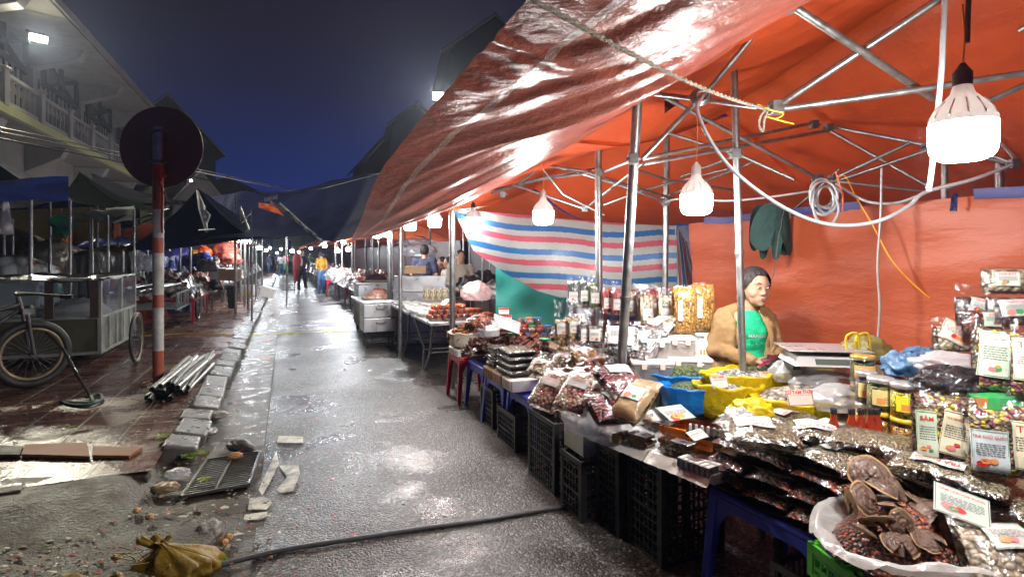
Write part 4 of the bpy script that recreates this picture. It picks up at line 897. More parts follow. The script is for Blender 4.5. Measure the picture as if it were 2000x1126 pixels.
def card(label, px, py, Y, w_, h_, rot, title, mats=LAB, tcol=1, pic=0, **k):
    mb = MB(); label_on(mb, lambda x, y: 0, 0, 0, w_, h_, 0, title, tcol=tcol, lines=k.get('lines', 2), pic=pic, off=0, seed=k.get('seed', 0), tsz=k.get('tsz'))
    return tag(mb.build('price_card', mats, loc=at(px, py, Y), rot=rot, solid=.0012), label, 'price card')
card('orange card reading CỦ TAM THẤT stuck in the grey roots', 1563, 776, 2.55, .13, .07, (R(70), 0, R(8)), 'CỦ TAM THẤT', LABP, tsz=.022, lines=1)
card('small white card standing in the nearer green tea', 1405, 745, 2.95, .11, .07, (R(65), 0, R(20)), 'TRÀ XANH', lines=2)
card('white card in front of the seated woman', 1495, 733, 3.05, .08, .045, (R(75), 0, R(10)), 'TÂM SEN', lines=1)
card('white card standing in the right green tea bag', 1562, 725, 3.0, .10, .06, (R(75), 0, R(12)), 'NỤ TAM THẤT', lines=1)
# amber bottle packs on the foam tray
AMB = pm('amber_glass', (.16, .055, .012), (.05, .018, .006), scale=9, rough=.08, coat=1.0, trans=.2)
def bottle_pack(label, loc, yaw, n, rows, r=.0125, ln=.085, tilt=0):
    T = thing('bottle_pack', label, 'bottle pack', loc, (0, tilt, yaw), 'amber bottle packs on the foam tray')
    for k in range(rows):
        for i in range(n):
            mb = MB(); x = (i - (n - 1) / 2) * r * 2.05 + (r if k % 2 else 0); z = r + k * r * 1.8
            mb.tube([(x, -ln / 2, z), (x, ln * .28, z), (x, ln * .36, z), (x, ln / 2, z)], [r, r, r * .5, r * .5], 12); mb.tube([(x, ln * .5, z), (x, ln * .62, z)], r * .62, 10)
            mb.build('bottle', AMB, T)
    w_ = n * r * 2.05; mb = MB(); mb.mi = 0
    def P(x, y): return Vector((x, y, rows * r * 1.8 + r * .35))
    mb.grid(lambda u, v: P(lerp(-w_ * .1, w_ * .52, u), lerp(-ln * .42, ln * .3, v)), 2, 2)
    mb.mi = 6; mb.add([P(w_ * .2 + .016 * math.cos(a * .785), -.004 + .016 * math.sin(a * .785)) + Vector((0, 0, .001)) for a in range(8)], [tuple(range(8))])
    mb.mi = 1; mb.add([P(w_ * .2 + .012 * math.cos(a * .785), -.008 + .007 * math.sin(a * .785)) + Vector((0, 0, .002)) for a in range(8)], [tuple(range(8))])
    mb.mi = 4; mb.text('MẬT ONG', .012, lambda x, y: P(w_ * .40 + y, x) + Vector((0, 0, .001)))
    mb.build('label', LAB, T)
    mb = MB(); mb.box((0, -.002, rows * r * .95), (w_ + .012, ln + .004, rows * r * 1.85 + .008)); mb.build('shrink_wrap', FILM2, T, bev=.008); return T
ay = math.atan2((A3 - A2).y, (A3 - A2).x)
bottle_pack('long amber bottle pack at the back of the foam tray, nearest the orange basket', on(1288, 858, .53) + Vector((0, .04, 0)), ay + .15, 7, 4)
bottle_pack('amber bottle pack in the middle of the foam tray', on(1325, 888, .53) + Vector((0, .02, 0)), ay + .1, 7, 3)
bottle_pack('amber bottle pack at the left end of the foam tray', on(1250, 872, .53), ay + .1, 5, 3)
T = thing('honey_jar', 'amber jar lying on its side at the left end of the foam tray', 'jar', on(1215, 862, .535), (R(90), 0, R(-50)))
mb = MB(); mb.lathe([(.02, -.05), (.028, -.045), (.028, .03), (.022, .04)], n=18); mb.build('glass', AMB, T, loc=(0, .028, 0)); mb = MB(); mb.lathe([(.029, .038), (.029, .055), (.026, .056)], n=18); mb.build('lid', pm('brass_lid', (.3, .24, .1), rough=.4, metal=.5), T, loc=(0, .028, 0))
T = thing('carton_pack', 'row of small black and white cartons at the front right of the foam tray', 'carton pack', on(1362, 918, .53), ay + .02)
for i in range(6):
    mb = MB(); mb.box(((i - 2.5) * .030, 0, .022), (.028, .075, .044)); mb.mi = 1; mb.box(((i - 2.5) * .030 - .004, -.0385, .02), (.014, .001, .034)); mb.mi = 2; mb.box(((i - 2.5) * .030, -.005, .0445), (.024, .05, .001)); mb.build('carton', [pm('grey_carton', (.18, .19, .19), (.4, .41, .4), scale=40, rough=.3, coat=.4, contrast=.05), INKK, PAPER], T)
crate(.30, .20, .08, on(1362, 880, .53) + Vector((.02, .12, .01)), ay + .25, 'small orange mesh basket of packets behind the amber bottles', mat=pm('orange_basket_plastic', (.85, .22, .02), rough=.4), nx=18, nz=4, group='small baskets', bar=.005)
card('pale paper sachet lying in the orange basket', 1362, 848, 2.68, .09, .07, (R(20), R(-8), R(20)), '', LABC, lines=3)
T = thing('clip_rack', 'black tray edge with white clips behind the orange basket', 'rack', on(1400, 850, .62), ay + .4)
mb = MB(); mb.box((0, 0, 0), (.28, .12, .03)); mb.build('tray_body', BLKP, T)
for i in range(9): mb = MB(); mb.box((-.12 + i * .03, -.05, .03), (.009, .02, .045)); mb.build('clip', WHITE, T)
card('printed white leaflet sheet lying right of the kraft bag', 1320, 805, 2.8, .20, .11, (R(24), R(4), R(35)), '', LAB, pic=4, lines=6, seed=3)
card('white leaflet sheet lying left of the amber bottles', 1255, 815, 2.9, .18, .09, (R(25), R(-4), R(20)), '', LAB, lines=5)
# slanted labelled bags
SL = 'labelled bags leaning on the front of the stall'
def slant(px, py, Y, w_, h_, mat, lab, seed, yaw=-.7, lean=42, labs=None, t=.10, fill=.8, fm=None, roll=0, **k):
    return bag('spice_bag', lab, 'food bag', at(px, py, Y), (R(lean), R(roll), yaw), w_, h_, t, mat, fill, seed=seed, labs=labs if labs is not None else [L_('HƯƠNG RỪNG', 0, .0, .13, .06, 0, lines=2, pic=0)], group=SL, fm=fm or FILM2, crink=.006, ex=3, **k)
PINKCH = grains('pink_chips', [(.55, .16, .12), (.44, .34, .2), (.6, .5, .34), (.34, .1, .08), (.55, .52, .36)], 52, coat=.1)
slant(1080, 755, 3.45, .21, .34, PINKCH, 'leftmost slanted bag with red lettering, at the front edge', 61, roll=8)
slant(1135, 758, 3.25, .23, .36, PINKCH, 'wide slanted bag with red lettering just right of the leftmost', 62, roll=5)
slant(1178, 770, 3.12, .17, .24, PINKCH, 'small slanted bag behind the wide one with red lettering', 63, labs=[L_('HƯƠNG', 0, .02, .12, .05, 0, lines=1, pic=0)])
slant(1210, 742, 3.05, .26, .26, DATES, 'bag of dark red dates lying topmost with a white label', 64, yaw=.5, lean=28, fill=.9, labs=[L_('', 0, .04, .14, .08, -.2, mats=LAB, lines=4, pic=0)])
slant(1190, 795, 2.95, .24, .22, DATES, 'bag of dark red dates at the front beside the film covered box', 65, yaw=.3, lean=30, fill=.9, labs=[L_('', .02, .04, .09, .08, .4, lines=2, pic=4)])
slant(1243, 780, 2.88, .17, .27, CHIPS, 'brown kraft paper bag of pale chips with a window label', 66, yaw=-.85, lean=35, fill=.85, labs=[L_('', 0, .0, .12, .09, 0, lines=1, pic=1, mats=LABL)], fm=film('kraft_film', tint=(.9, .7, .45), base=.05, milky=.5))
slant(1215, 770, 3.0, .2, .2, PINKCH, 'reddish bag squeezed below the date bags', 67, yaw=.1, lean=25, labs=())
for i, (px, py, Y, lab) in enumerate(((1105, 700, 3.95, 'small crinkled bag above the leftmost slanted bag'), (1060, 712, 3.95, 'small labelled bag leaning near the black trays'), (1140, 690, 3.8, 'crinkled bag of mixed nuts behind the slanted bags'), (1165, 710, 3.6, 'bag with dried orange peel behind the wide slanted bag'), (1210, 700, 3.5, 'white labelled bag just behind the two front legs'), (1110, 668, 4.1, 'kraft topped bag under the roasted nut bags'))):
    slant(px, py, Y, .19, .22, (CHIPS, CHIPS, NUTS, REDCH, GREYCR, NUTS)[i], lab, 80 + i, yaw=(-.6, -.8, .2, .4, -.3, 0)[i], lean=45, labs=[L_('', 0, -.0, .09, .06, .2 * i, lines=2, pic=4, seed=i)], fill=.65)
# bags lying on the boxes
slant(1290, 640, 3.55, .20, .36, CHIPS, 'long clear bag lying across the storage box lids', 90, yaw=-1.15, lean=25, labs=[L_('', 0, .0, .12, .12, 0, lines=3, pic=0)], fill=.85)
slant(1262, 672, 3.4, .22, .36, GREYCR, 'clear bag of pale dried flowers leaning against the storage boxes', 91, yaw=-1.0, lean=45, labs=[L_('', -.03, -.02, .13, .15, 0, lines=6, pic=0)], fill=.85)
slant(1215, 660, 3.45, .22, .24, GREYCR, 'white labelled bag half hidden by the leaning leg', 92, yaw=-.4, lean=55, labs=[L_('', 0, .0, .16, .14, 0, lines=6, pic=0)])
# upright bags, back rows
UB = 'upright clear bags in the back row'
rows = [(1100, 628, 4.05, .13, .30, NUTS, 'bag of roasted nuts at the left end of the front upright row', .55), (1122, 625, 4.0, .11, .28, NUTS, 'second bag of roasted nuts, narrower', .55), (1142, 640, 3.95, .11, .25, GREYN, 'bag of grey nuts right of the roasted nuts', .6), (1163, 640, 3.9, .11, .26, GREYN, 'bag of dark nuts left of the dark front leg', .55),
        (1120, 568, 4.45, .10, .22, DARKST, 'narrow bag of dark strips at the far left of the top row', .8), (1143, 566, 4.45, .09, .22, DARKST, 'narrow bag of dark strips second in the top row', .8), (1160, 570, 4.4, .10, .23, GREENST, 'narrow bag of green strips beside the dark front leg', .8), (1190, 580, 4.3, .11, .23, REDST, 'bag of red strips right of the dark front leg', .75), (1210, 582, 4.2, .12, .23, REDST, 'bag of red strips left of the leaning leg', .75),
        (1232, 585, 4.2, .10, .23, CREAMST, 'bag of cream strips behind the leaning leg', .75), (1253, 590, 4.1, .10, .24, GREYN, 'bag of brown sticks right of the leaning leg', .75), (1275, 590, 3.95, .11, .23, REDST, 'bag of deep red strips with a green white label', .8), (1262, 600, 3.9, .11, .22, CREAMST, 'bag of cream strips with a round picture label', .85), (1300, 600, 3.75, .12, .24, CREAMST, 'crinkled bag with a bordered label left of the orange snacks', .8)]
for i, (px, py, Y, w_, h_, m_, lab, fl) in enumerate(rows):
    tea(px, py, Y, w_ * 1.1, h_ * 1.12, lab, [L_('', 0, -.05, w_ * .7, .085, 0, lines=4, pic=(4, 3, 1, 5)[i % 4], seed=i)], 100 + i, yaw=rnd(-.3, .1), lean=8, mat=m_, fill=fl, t=.07, group=UB, fm=FILM2, name='upright_bag', res=.8)
for i, (px, py, Y, lab) in enumerate(((1335, 606, 3.55, 'left one of two big bags of orange snacks'), (1372, 600, 3.6, 'right one of two big bags of orange snacks, next to the woman'))):
    tea(px, py, Y, .155, .32, lab, [L_('', -.03, .0, .03, .13, 0, lines=8, pic=0)], 120 + i, yaw=-.12, lean=3, mat=SNACK, fill=.97, t=.12, group='big bags of orange snacks', name='snack_bag')
# storage boxes
def storage(label, px, py, Y, w_, h_, d_, cmat, lidc, yaw=-.1):
    T = thing('storage_box', label, 'storage box', at(px, py, Y), yaw, 'clear storage boxes with clip lids')
    f_ = .82
    mb = MB()
    def ring(k, z): return [Vector((a * w_ / 2 * k, b * d_ / 2 * k, z)) for a, b in ((-1, -1), (1, -1), (1, 1), (-1, 1))]
    mb.prism(ring(.9, 0), ring(1, h_)); mb.build('box_body', FILMW, T, bev=.01)
    mb = MB(); mb.prism(ring(.86, .006), ring(.93, h_ * f_)); mb.build('contents', cmat, T, bev=.01)
    mb = MB(); mb.box((0, 0, h_ + .012), (w_ * 1.05, d_ * 1.05, .024)); lid = mb.build('lid', lidc, T, bev=.008)
    for a in (-.22, .22): mb = MB(); mb.box((a * w_, -d_ * .53, h_ - .004), (.03, .01, .035)); mb.build('clip', lidc, T, bev=.002)
    return T
LIDP = pm('pinkish_lid', (.78, .64, .56), rough=.4); LIDW = pm('pale_green_lid', (.60, .76, .70), rough=.4)
storage('lower left storage box of dark goods', 1270, 745, 3.35, .24, .12, .24, GREYN, LIDP); storage('lower right storage box of yellow slices', 1337, 745, 3.45, .28, .14, .24, grains('yellow_slices', [(.5, .36, .06), (.4, .28, .05), (.6, .46, .12)], 40), LIDP)
storage('upper left storage box with a pale green lid', 1275, 700, 3.42, .17, .11, .2, PINKCH, LIDW); storage('upper middle storage box with a pinkish lid and clips', 1324, 700, 3.5, .18, .125, .2, CHIPS, LIDP)
storage('storage box under the orange snack bags', 1352, 690, 3.68, .30, .13, .22, CHIPS, LIDP)
T = thing('food_tub', 'white round tub with a blue house picture beside the woman', 'tub', at(1372, 702, 3.52), 0); mb = MB(); mb.lathe([(.055, 0), (.062, .02), (.06, .095), (.05, .12), (.02, .13)], n=20); mb.build('tub_body', WHITE, T)
mb = MB(); mb.mi = 0; mb.lathe([(.0625, .02), (.0625, .034)], n=20, cap=False); mb.mi = 1
for k in range(4): mb.box((-.03 + k * .02, -.0625, .06), (.012, .004, .03))
mb.build('picture', [INKB, INKO], T)
# =====================================================================================
# PEOPLE
# =====================================================================================
SKIN = pm('skin', (.42, .235, .155), (.36, .20, .13), scale=6, rough=.62, bump=.15, bscale=40)
HAIR = pm('black_hair', (.012, .010, .010), (.03, .025, .024), scale=30, rough=.55, spec=.3, stretch=(1, 1, .1), bump=.5, bscale=90)
def fuse(mb, name, mat, parent, vox, smooth=4, fold=0.0):
    me = bpy.data.meshes.new('x'); me.from_pydata(mb.v, [], mb.f); o = bpy.data.objects.new('x', me); COL.objects.link(o)
    r = o.modifiers.new('r', 'REMESH'); r.mode = 'VOXEL'; r.voxel_size = vox
    s_ = o.modifiers.new('s', 'SMOOTH'); s_.iterations = smooth; s_.factor = .5
    dg = bpy.context.evaluated_depsgraph_get(); dg.update(); m2 = bpy.data.meshes.new_from_object(o.evaluated_get(dg)); m2.name = name
    bpy.data.objects.remove(o); bpy.data.meshes.remove(me); m2.materials.clear(); m2.materials.append(mat)
    if fold:
        nr = [v.normal.copy() for v in m2.vertices]
        for v, n_ in zip(m2.vertices, nr):
            c = v.co; d = 1 - abs(2 * ((N(c.x * 9 + c.z * 7, c.y * 9, c.z * 13 - c.x * 5) + .5) % 1) - 1) ; v.co = c + n_ * fold * ((d - .5) * 1.2 + N(c.x * 26, c.y * 26, c.z * 34))
    m2.polygons.foreach_set('use_smooth', [True] * len(m2.polygons)); m2.polygons.foreach_set('material_index', [0] * len(m2.polygons))
    q = bpy.data.objects.new(name, m2); COL.objects.link(q)
    if parent: q.parent = parent
    return q
def cap(mb, a, b, ra, rb, n=12):
    a, b = Vector(a), Vector(b); mb.tube([a, b], [ra, rb], n); mb.ell(a, (ra,) * 3, n, 8); mb.ell(b, (rb,) * 3, n, 8)
def fabric(name, c): return pm(name, c, tuple(x * .75 for x in c), scale=7, rough=.75, bump=.3, bscale=14)
def person(loc, yaw, label, top, bottom, H=1.68, pose='stand', group=None, short=True, shorts=False, hair='short', arm=None, shoe=(.6, .6, .6), seat=.45, vox=.02, turn=0.0, cut=0):
    T = thing('person', label, 'person', loc, yaw, group); k = H / 1.7; S = lambda p: Vector(p) * k
    sit = pose == 'sit'; hz = seat + .08 if sit else .9; dz = hz - .9
    hip = [(s_ * .09, 0, .90 + dz) for s_ in (-1, 1)]
    if sit: knee = [(s_ * .12, -.42, .92 + dz) for s_ in (-1, 1)]; ank = [(s_ * .11, -.44, .08) for s_ in (-1, 1)]
    elif pose == 'walk': knee = [(-.10, -.14, .50), (.10, .02, .48)]; ank = [(-.10, -.12, .09), (.09, .26, .14)]
    else: knee = [(s_ * .10, -.01, .49) for s_ in (-1, 1)]; ank = [(s_ * .11, .02, .08) for s_ in (-1, 1)]
    sh = [(s_ * .185, .01, 1.40 + dz) for s_ in (-1, 1)]
    arm = arm or [((-.25, .02, 1.13), (-.22, -.10, .90)), ((.25, .02, 1.13), (.22, -.10, .90))]
    arm = [((a[0], a[1], a[2] + dz), (b[0], b[1], b[2] + dz)) for a, b in arm]
    hd = Vector((0, -.02, 1.585 + dz)); q = Matrix.Rotation(turn, 3, 'Z')
    mb = MB()
    mb.ell(S((0, 0, 1.24 + dz)), S((.155, .10, .22))); mb.ell(S((0, 0, .97 + dz)), S((.15, .11, .14))); cap(mb, S((0, .01, 1.38 + dz)), S((0, -.005, 1.50 + dz)), .062 * k, .052 * k)
    mb.ell(S(hd), S((.075, .092, .115)), 16, 12); mb.ell(S(hd + q @ Vector((0, -.03, -.055))), S((.052, .06, .055))); mb.ell(S(hd + q @ Vector((0, -.095, -.012))), S((.014, .02, .022))); [mb.ell(S(hd + q @ Vector((s_ * .077, .0, -.01))), S((.01, .018, .028))) for s_ in (-1, 1)]
    for i in (0, 1):
        e, w_ = arm[i]; cap(mb, S(sh[i]), S(e), .048 * k, .038 * k); cap(mb, S(e), S(w_), .037 * k, .025 * k)
        d = (Vector(w_) - Vector(e)).normalized(); hnd = Vector(w_) + d * .045; mb.ell(S(hnd), S((.028, .028, .04)))
        for f_ in range(4): cap(mb, S(hnd + Vector(((f_ - 1.5) * .013, 0, 0)) + d * .02), S(hnd + Vector(((f_ - 1.5) * .015, -.005, 0)) + d * (.07 + .008 * (f_ in (1, 2)))), .009 * k, .007 * k, 6)
        cap(mb, S(hnd), S(hnd + Vector((-.035 if i else .035, -.02, 0)) + d * .02), .011 * k, .009 * k, 6)
        cap(mb, S(hip[i]), S(knee[i]), .082 * k, .055 * k); cap(mb, S(knee[i]), S(ank[i]), .052 * k, .036 * k); cap(mb, S(ank[i]), S(Vector(ank[i]) + Vector((0, -.14, -.045))), .036 * k, .028 * k)
    fuse(mb, 'body', SKIN, T, vox * .8, 3)
    mb = MB(); mb.ell(S((0, 0, 1.24 + dz)), S((.178, .125, .23))); mb.ell(S((0, 0, 1.02 + dz)), S((.165, .128, .16))); cap(mb, S((-.15, .01, 1.39 + dz)), S((.15, .01, 1.39 + dz)), .065 * k, .065 * k)
    for i in (0, 1):
        e, w_ = arm[i]; e2 = Vector(sh[i]).lerp(Vector(e), .75 if short else 1); cap(mb, S(sh[i]), S(e2), .064 * k, .058 * k if short else .052 * k)
        if not short: cap(mb, S(e), S(w_), .050 * k, .038 * k)
    fuse(mb, 'shirt', top, T, vox, 4, .009)
    mb = MB(); mb.ell(S((0, .0, .94 + dz)), S((.168, .125, .13)))
    for i in (0, 1):
        kk = Vector(hip[i]).lerp(Vector(knee[i]), .55 if shorts else 1); cap(mb, S(hip[i]), S(kk), .098 * k, .075 * k)
        if not shorts: cap(mb, S(knee[i]), S(Vector(ank[i]) + Vector((0, 0, .03))), .072 * k, .056 * k)
    fuse(mb, 'trousers', bottom, T, vox, 4, .009)
    for i in (0, 1): mb = MB(); a = Vector(ank[i]); mb.ell(S(a + Vector((0, -.06, -.045))), S((.045, .13, .04))); mb.build('shoe', pm('shoe_%.2f' % shoe[0], shoe, rough=.5), T)
    mb = MB(); n = 20
    mb.ell(S(hd + q @ Vector((0, .022, .022))), S((.086, .098, .112)), n, 12)
    if hair == 'long': mb.ell(S(hd + q @ Vector((0, .07, -.12))), S((.075, .045, .17)), n, 10)
    elif hair == 'bun': mb.ell(S(hd + q @ Vector((0, .12, .03))), S((.045, .045, .045)), n, 8)
    mb.build('hair', HAIR, T); return T

# ---- the seller : seated woman in a tan blazer ----
WX, WY = 1.475, 3.50
T = thing('person', 'seated woman in a tan blazer and green top, hair tied back, holding a phone', 'person', (WX, WY, 0), 0)
TAN = pm('tan_blazer', (.30, .185, .08), (.24, .145, .06), scale=9, rough=.8, bump=.5, bscale=13)
GRN = pm('green_top', (.0, .40, .19), (.0, .33, .15), scale=7, rough=.7, bump=.6, bscale=16, stretch=(1, 1, 2.2))
mb = MB()
HD = Vector((.040, -.055, 1.350)); HR = (Matrix.Rotation(R(9), 3, 'Z') @ Matrix.Rotation(R(6), 3, 'X'))   # head turned to her left, the viewer's right
def h(x, y, z): return HD + HR @ (Vector((x, y, z)) * 1.1)
mb.ell(HD, (.077, .092, .108), 28, 20, HR); mb.ell(h(0, .018, .03), (.080, .088, .086), 24, 16, HR)
mb.ell(h(0, -.028, -.056), (.056, .062, .054), 20, 14, HR); mb.ell(h(0, -.058, -.085), (.027, .024, .020), 14, 10, HR)
for s_ in (-1, 1):
    mb.ell(h(s_ * .036, -.048, -.028), (.027, .026, .030), 16, 12, HR); mb.ell(h(s_ * .028, -.066, .026), (.022, .014, .009), 12, 8, HR); mb.ell(h(s_ * .072, .008, -.008), (.009, .018, .028), 12, 8, HR)
cap(mb, h(0, -.072, .016), h(0, -.090, -.024), .007, .0105, 12); [mb.ell(h(s_ * .012, -.082, -.029), (.009, .010, .008), 10, 8, HR) for s_ in (-1, 1)]
mb.ell(h(0, -.078, -.056), (.022, .012, .011), 14, 8, HR)
cap(mb, (.01, .0, 1.17), (.03, -.015, 1.27), .056, .050, 18)
mb.ell((0, 0, 1.02), (.145, .10, .20), 20, 14); mb.ell((0, 0, .82), (.15, .12, .13), 20, 12)
def hand(mb, wr, d, side, curl=.5, pn=Vector((0, 0, -1))):
    """palm with five bent fingers; d = direction of the fingers, side = across the palm towards the thumb"""
    wr, d, side = Vector(wr), Vector(d).normalized(), Vector(side).normalized(); pn = d.cross(side).normalized()
    for t in (-1, -.33, .33, 1): cap(mb, wr, wr + d * .075 + side * .026 * t, .016, .0125, 8)
    for i, (t, l1, l2) in enumerate(((1, .030, .032), (.35, .034, .036), (-.3, .031, .033), (-.95, .024, .026))):
        b = wr + d * .078 + side * .028 * t; k1 = b + (d * (1 - curl * .4) + pn * curl * .6).normalized() * l1; k2 = k1 + (d * (1 - curl) + pn * curl).normalized() * l2
        cap(mb, b, k1, .0092, .0084, 8); cap(mb, k1, k2, .0084, .007, 8)
    b = wr + d * .025 + side * .024; k1 = b + (d * .6 + side * .8).normalized() * .036; k2 = k1 + (d * .95 + side * .25 + pn * curl * .4).normalized() * .030
    cap(mb, b, k1, .0125, .0105, 8); cap(mb, k1, k2, .0100, .0082, 8)
EL = [(-.212, -.02, .955), (.190, -.03, .965)]; WR = [(-.045, -.235, .925), (.125, -.225, .925)]; SHD = [(-.150, .01, 1.150), (.150, .01, 1.150)]
for i in (0, 1): cap(mb, SHD[i], EL[i], .034, .032); cap(mb, EL[i], WR[i], .032, .024)
hand(mb, WR[0], (.85, -.35, -.22), (.35, .8, .3), .35); hand(mb, WR[1], (-.75, -.55, .05), (-.3, .75, .5), .75)
for s_ in (-1, 1): cap(mb, (s_ * .09, 0, .78), (s_ * .13, -.38, .74), .075, .055); cap(mb, (s_ * .13, -.38, .72), (s_ * .12, -.34, .22), .05, .036); cap(mb, (s_ * .12, -.34, .20), (s_ * .12, -.46, .16), .034, .028)
fuse(mb, 'body', SKIN, T, .0052, 3)
mb = MB(); mb.ell((.01, -.012, 1.035), (.128, .106, .185), 28, 18); mb.ell((.005, -.02, .90), (.125, .10, .10), 24, 14); [mb.ell((s_ * .05 + .01, -.072, 1.07), (.05, .045, .055), 18, 12) for s_ in (-1, 1)]
mb.ell((.015, .0, 1.17), (.07, .07, .05), 20, 12)
shirt = fuse(mb, 'green_top', GRN, T, .009, 4, .002)
def ys(x, z):
    k = 1 - ((x - .01) / .128) ** 2 - ((z - 1.035) / .185) ** 2; return -.012 - .106 * math.sqrt(max(k, .01)) - .024
mb = MB(); mb.text('MANGO', .030, lambda x, y: Vector((.02 + x, ys(.02 + x, 1.055 + y), 1.055 + y))); mb.text('K', .022, lambda x, y: Vector((.012 + x, ys(.012 + x, 1.01 + y), 1.01 + y))); mb.build('print', pm('silver_print', (.45, .5, .48), rough=.3, metal=.4), shirt)
mb = MB(); mb.ell((0, .035, 1.02), (.150, .082, .185), 26, 16)
for s_ in (-1, 1):
    mb.ell((s_ * .112, -.012, 1.03), (.060, .092, .165), 20, 16); mb.ell((s_ * .128, -.02, .88), (.075, .105, .14), 20, 14); cap(mb, (s_ * .05, .015, 1.205), (s_ * .140, .012, 1.172), .036, .040, 16)
    i = (s_ + 1) // 2; cap(mb, SHD[i], EL[i], .047, .046, 16); cap(mb, EL[i], Vector(EL[i]).lerp(Vector(WR[i]), .93), .050, .038, 16)
mb.ell((-.17, -.01, .79), (.085, .09, .12), 18, 12); mb.ell((-.20, -.02, .73), (.07, .07, .07), 14, 10)
blz = fuse(mb, 'blazer', TAN, T, .0075, 3, .0055)
mb = MB()
for s_ in (-1, 1):
    mb.grid(lambda u, v, s_=s_: Vector((s_ * (.046 + .03 * u * math.sin(math.pi * min(1, v * 1.25)) + .045 * math.sin(v * 2.2)), -.085 - .062 * math.sin(min(1.57, v * 2.6)), lerp(1.205, .90, v))), 4, 16)
mb.build('lapel', TAN, blz, solid=.006)
mb = MB(); mb.ell((0, 0, .78), (.165, .13, .09), 20, 12)
for s_ in (-1, 1): cap(mb, (s_ * .09, 0, .78), (s_ * .13, -.39, .755), .095, .075, 16); cap(mb, (s_ * .13, -.39, .74), (s_ * .12, -.35, .30), .07, .05, 14)
fuse(mb, 'trousers', pm('black_trousers', (.012, .012, .016), rough=.8, bump=.2, bscale=20), T, .012, 3)
for s_ in (-1, 1): mb = MB(); mb.ell((s_ * .12, -.42, .165), (.045, .12, .045)); mb.build('shoe', BLKP, T)
# hair: cap with a parting, ears left free, tied at the back
mb = MB()
def fh(u, v):
    a = u * 2 * math.pi; front = max(0, -math.sin(a)) ; low = lerp(2.25, .93, min(1, front ** 1.25 * 1.2)) if True else 0
    p = v * low; d = Vector((math.sin(p) * math.cos(a), math.sin(p) * math.sin(a), math.cos(p))); k = 1 + .018 * N(a * 9, p * 3) - .035 * math.exp(-(d.x * 14) ** 2) * (1 if d.y < .3 else 0)
    k *= 1 + .006 * math.sin(a * 50 + p * 4); return h(d.x * .0835 * k, .013 + d.y * .099 * k, .020 + d.z * .096 * k)
mb.grid(fh, 144, 26)
[mb.ell(h(s_ * .066, .028, -.030), (.016, .042, .050), 14, 10, HR) for s_ in (-1, 1)]; hr = mb.build('hair', HAIR, T); mb = MB(); mb.ell(h(0, .105, -.02), (.035, .04, .045), 14, 10, HR); mb.build('hair_bun', HAIR, hr)
for s_ in (-1, 1):
    mb = MB(); mb.ell(h(s_ * .029, -.0775, .006), (.0125, .0065, .0046), 14, 10, HR); e = mb.build('eye', pm('eye_white', (.7, .68, .65), rough=.2), T)
    mb = MB(); mb.ell(h(s_ * .029 + .003, -.0825, .006), (.0058, .0032, .0046), 10, 8, HR); mb.build('iris', pm('iris', (.015, .01, .008), rough=.1), e)
    mb = MB(); mb.tube([h(s_ * .029 - .014, -.0815, .011), h(s_ * .029, -.0875, .0145), h(s_ * .029 + .014, -.0805, .011)], .0016, 5); mb.build('eyelid', HAIR, e)
    mb = MB(); mb.tube([h(s_ * .014, -.083, .030), h(s_ * .030, -.083, .035), h(s_ * .046, -.070, .029)], [.0016, .0026, .0012], 6); mb.build('eyebrow', HAIR, T)
mb = MB(); mb.tube([h(-.018, -.083, -.0555), h(-.008, -.0905, -.0505), h(0, -.0905, -.0515), h(.008, -.0905, -.0505), h(.018, -.083, -.0555)], [.001, .003, .0028, .003, .001], 8); mb.tube([h(-.016, -.084, -.0575), h(0, -.0905, -.0585), h(.016, -.084, -.0575)], [.001, .0042, .001], 8); mb.build('lips', pm('lips', (.42, .13, .11), rough=.4), T)
mb = MB(); mb.box((0, 0, 0), (.072, .145, .009)); tag(mb.build('mobile_phone', pm('phone_black', (.015, .016, .02), rough=.1, coat=.6), loc=(WX + .055, WY - .315, .945), rot=(R(25), R(-18), R(-62)), bev=.003), 'black phone held in the seated woman\'s hands', 'phone')
crumple('handbag', 'dark red handbag on the seated woman\'s lap', 'handbag', (WX + .10, WY - .26, .86), (.26, .14, .13), pm('wine_leather', (.20, .015, .04), (.14, .01, .03), scale=7, rough=.4, bump=.4, bscale=20), 41, rough=.12)
mb = MB(); pts = spline([(WX - .05, WY - .30, .90), (WX - .02, WY - .34, .88), (WX + .03, WY - .35, .885), (WX + .06, WY - .33, .87)], 4)
for i, p in enumerate(pts): mb.ell(p, (.007, .004, .007), 8, 6)
tag(mb.build('bag_chain', pm('pink_chain', (.75, .3, .4), rough=.3)), 'pale pink chain of the dark red handbag', 'chain')
stool(.30, .30, .64, (WX, WY + .02, 0), 0, 'high plastic stool the seller sits on behind the counter', REDP, group=None)
# =====================================================================================
# CLOTHES, CABLES, ROPES in the near stall
# =====================================================================================
mb = MB()
out = [(1475, 402), (1500, 395), (1528, 398), (1545, 440), (1547, 480), (1544, 500), (1528, 500), (1520, 468), (1514, 470), (1510, 510), (1494, 508), (1495, 470), (1488, 494), (1470, 488), (1460, 470), (1462, 445)]
c0 = at(1503, 440, 3.85)
for sd in (0, 1):
    def P(px, py, sd=sd): p = at(px, py, 3.85); r_ = min(1, abs(px - 1503) / 42); return p + Vector((0, (.10 * (1 - r_ ** 2) * (1 if sd else -1)) + .03 * N(px * .09, py * .02, 3), 0))
    mid = [((x + 1503) / 2, (y + 442) / 2) for x, y in out]
    P0 = [P(1503, 442)] + [P(*q) for q in mid] + [P(*q) for q in out]; n = len(out)
    mb.add(P0, [(0, i + 1, (i + 1) % n + 1) for i in range(n)] + [(i + 1, n + i + 1, n + (i + 1) % n + 1, (i + 1) % n + 1) for i in range(n)], True)
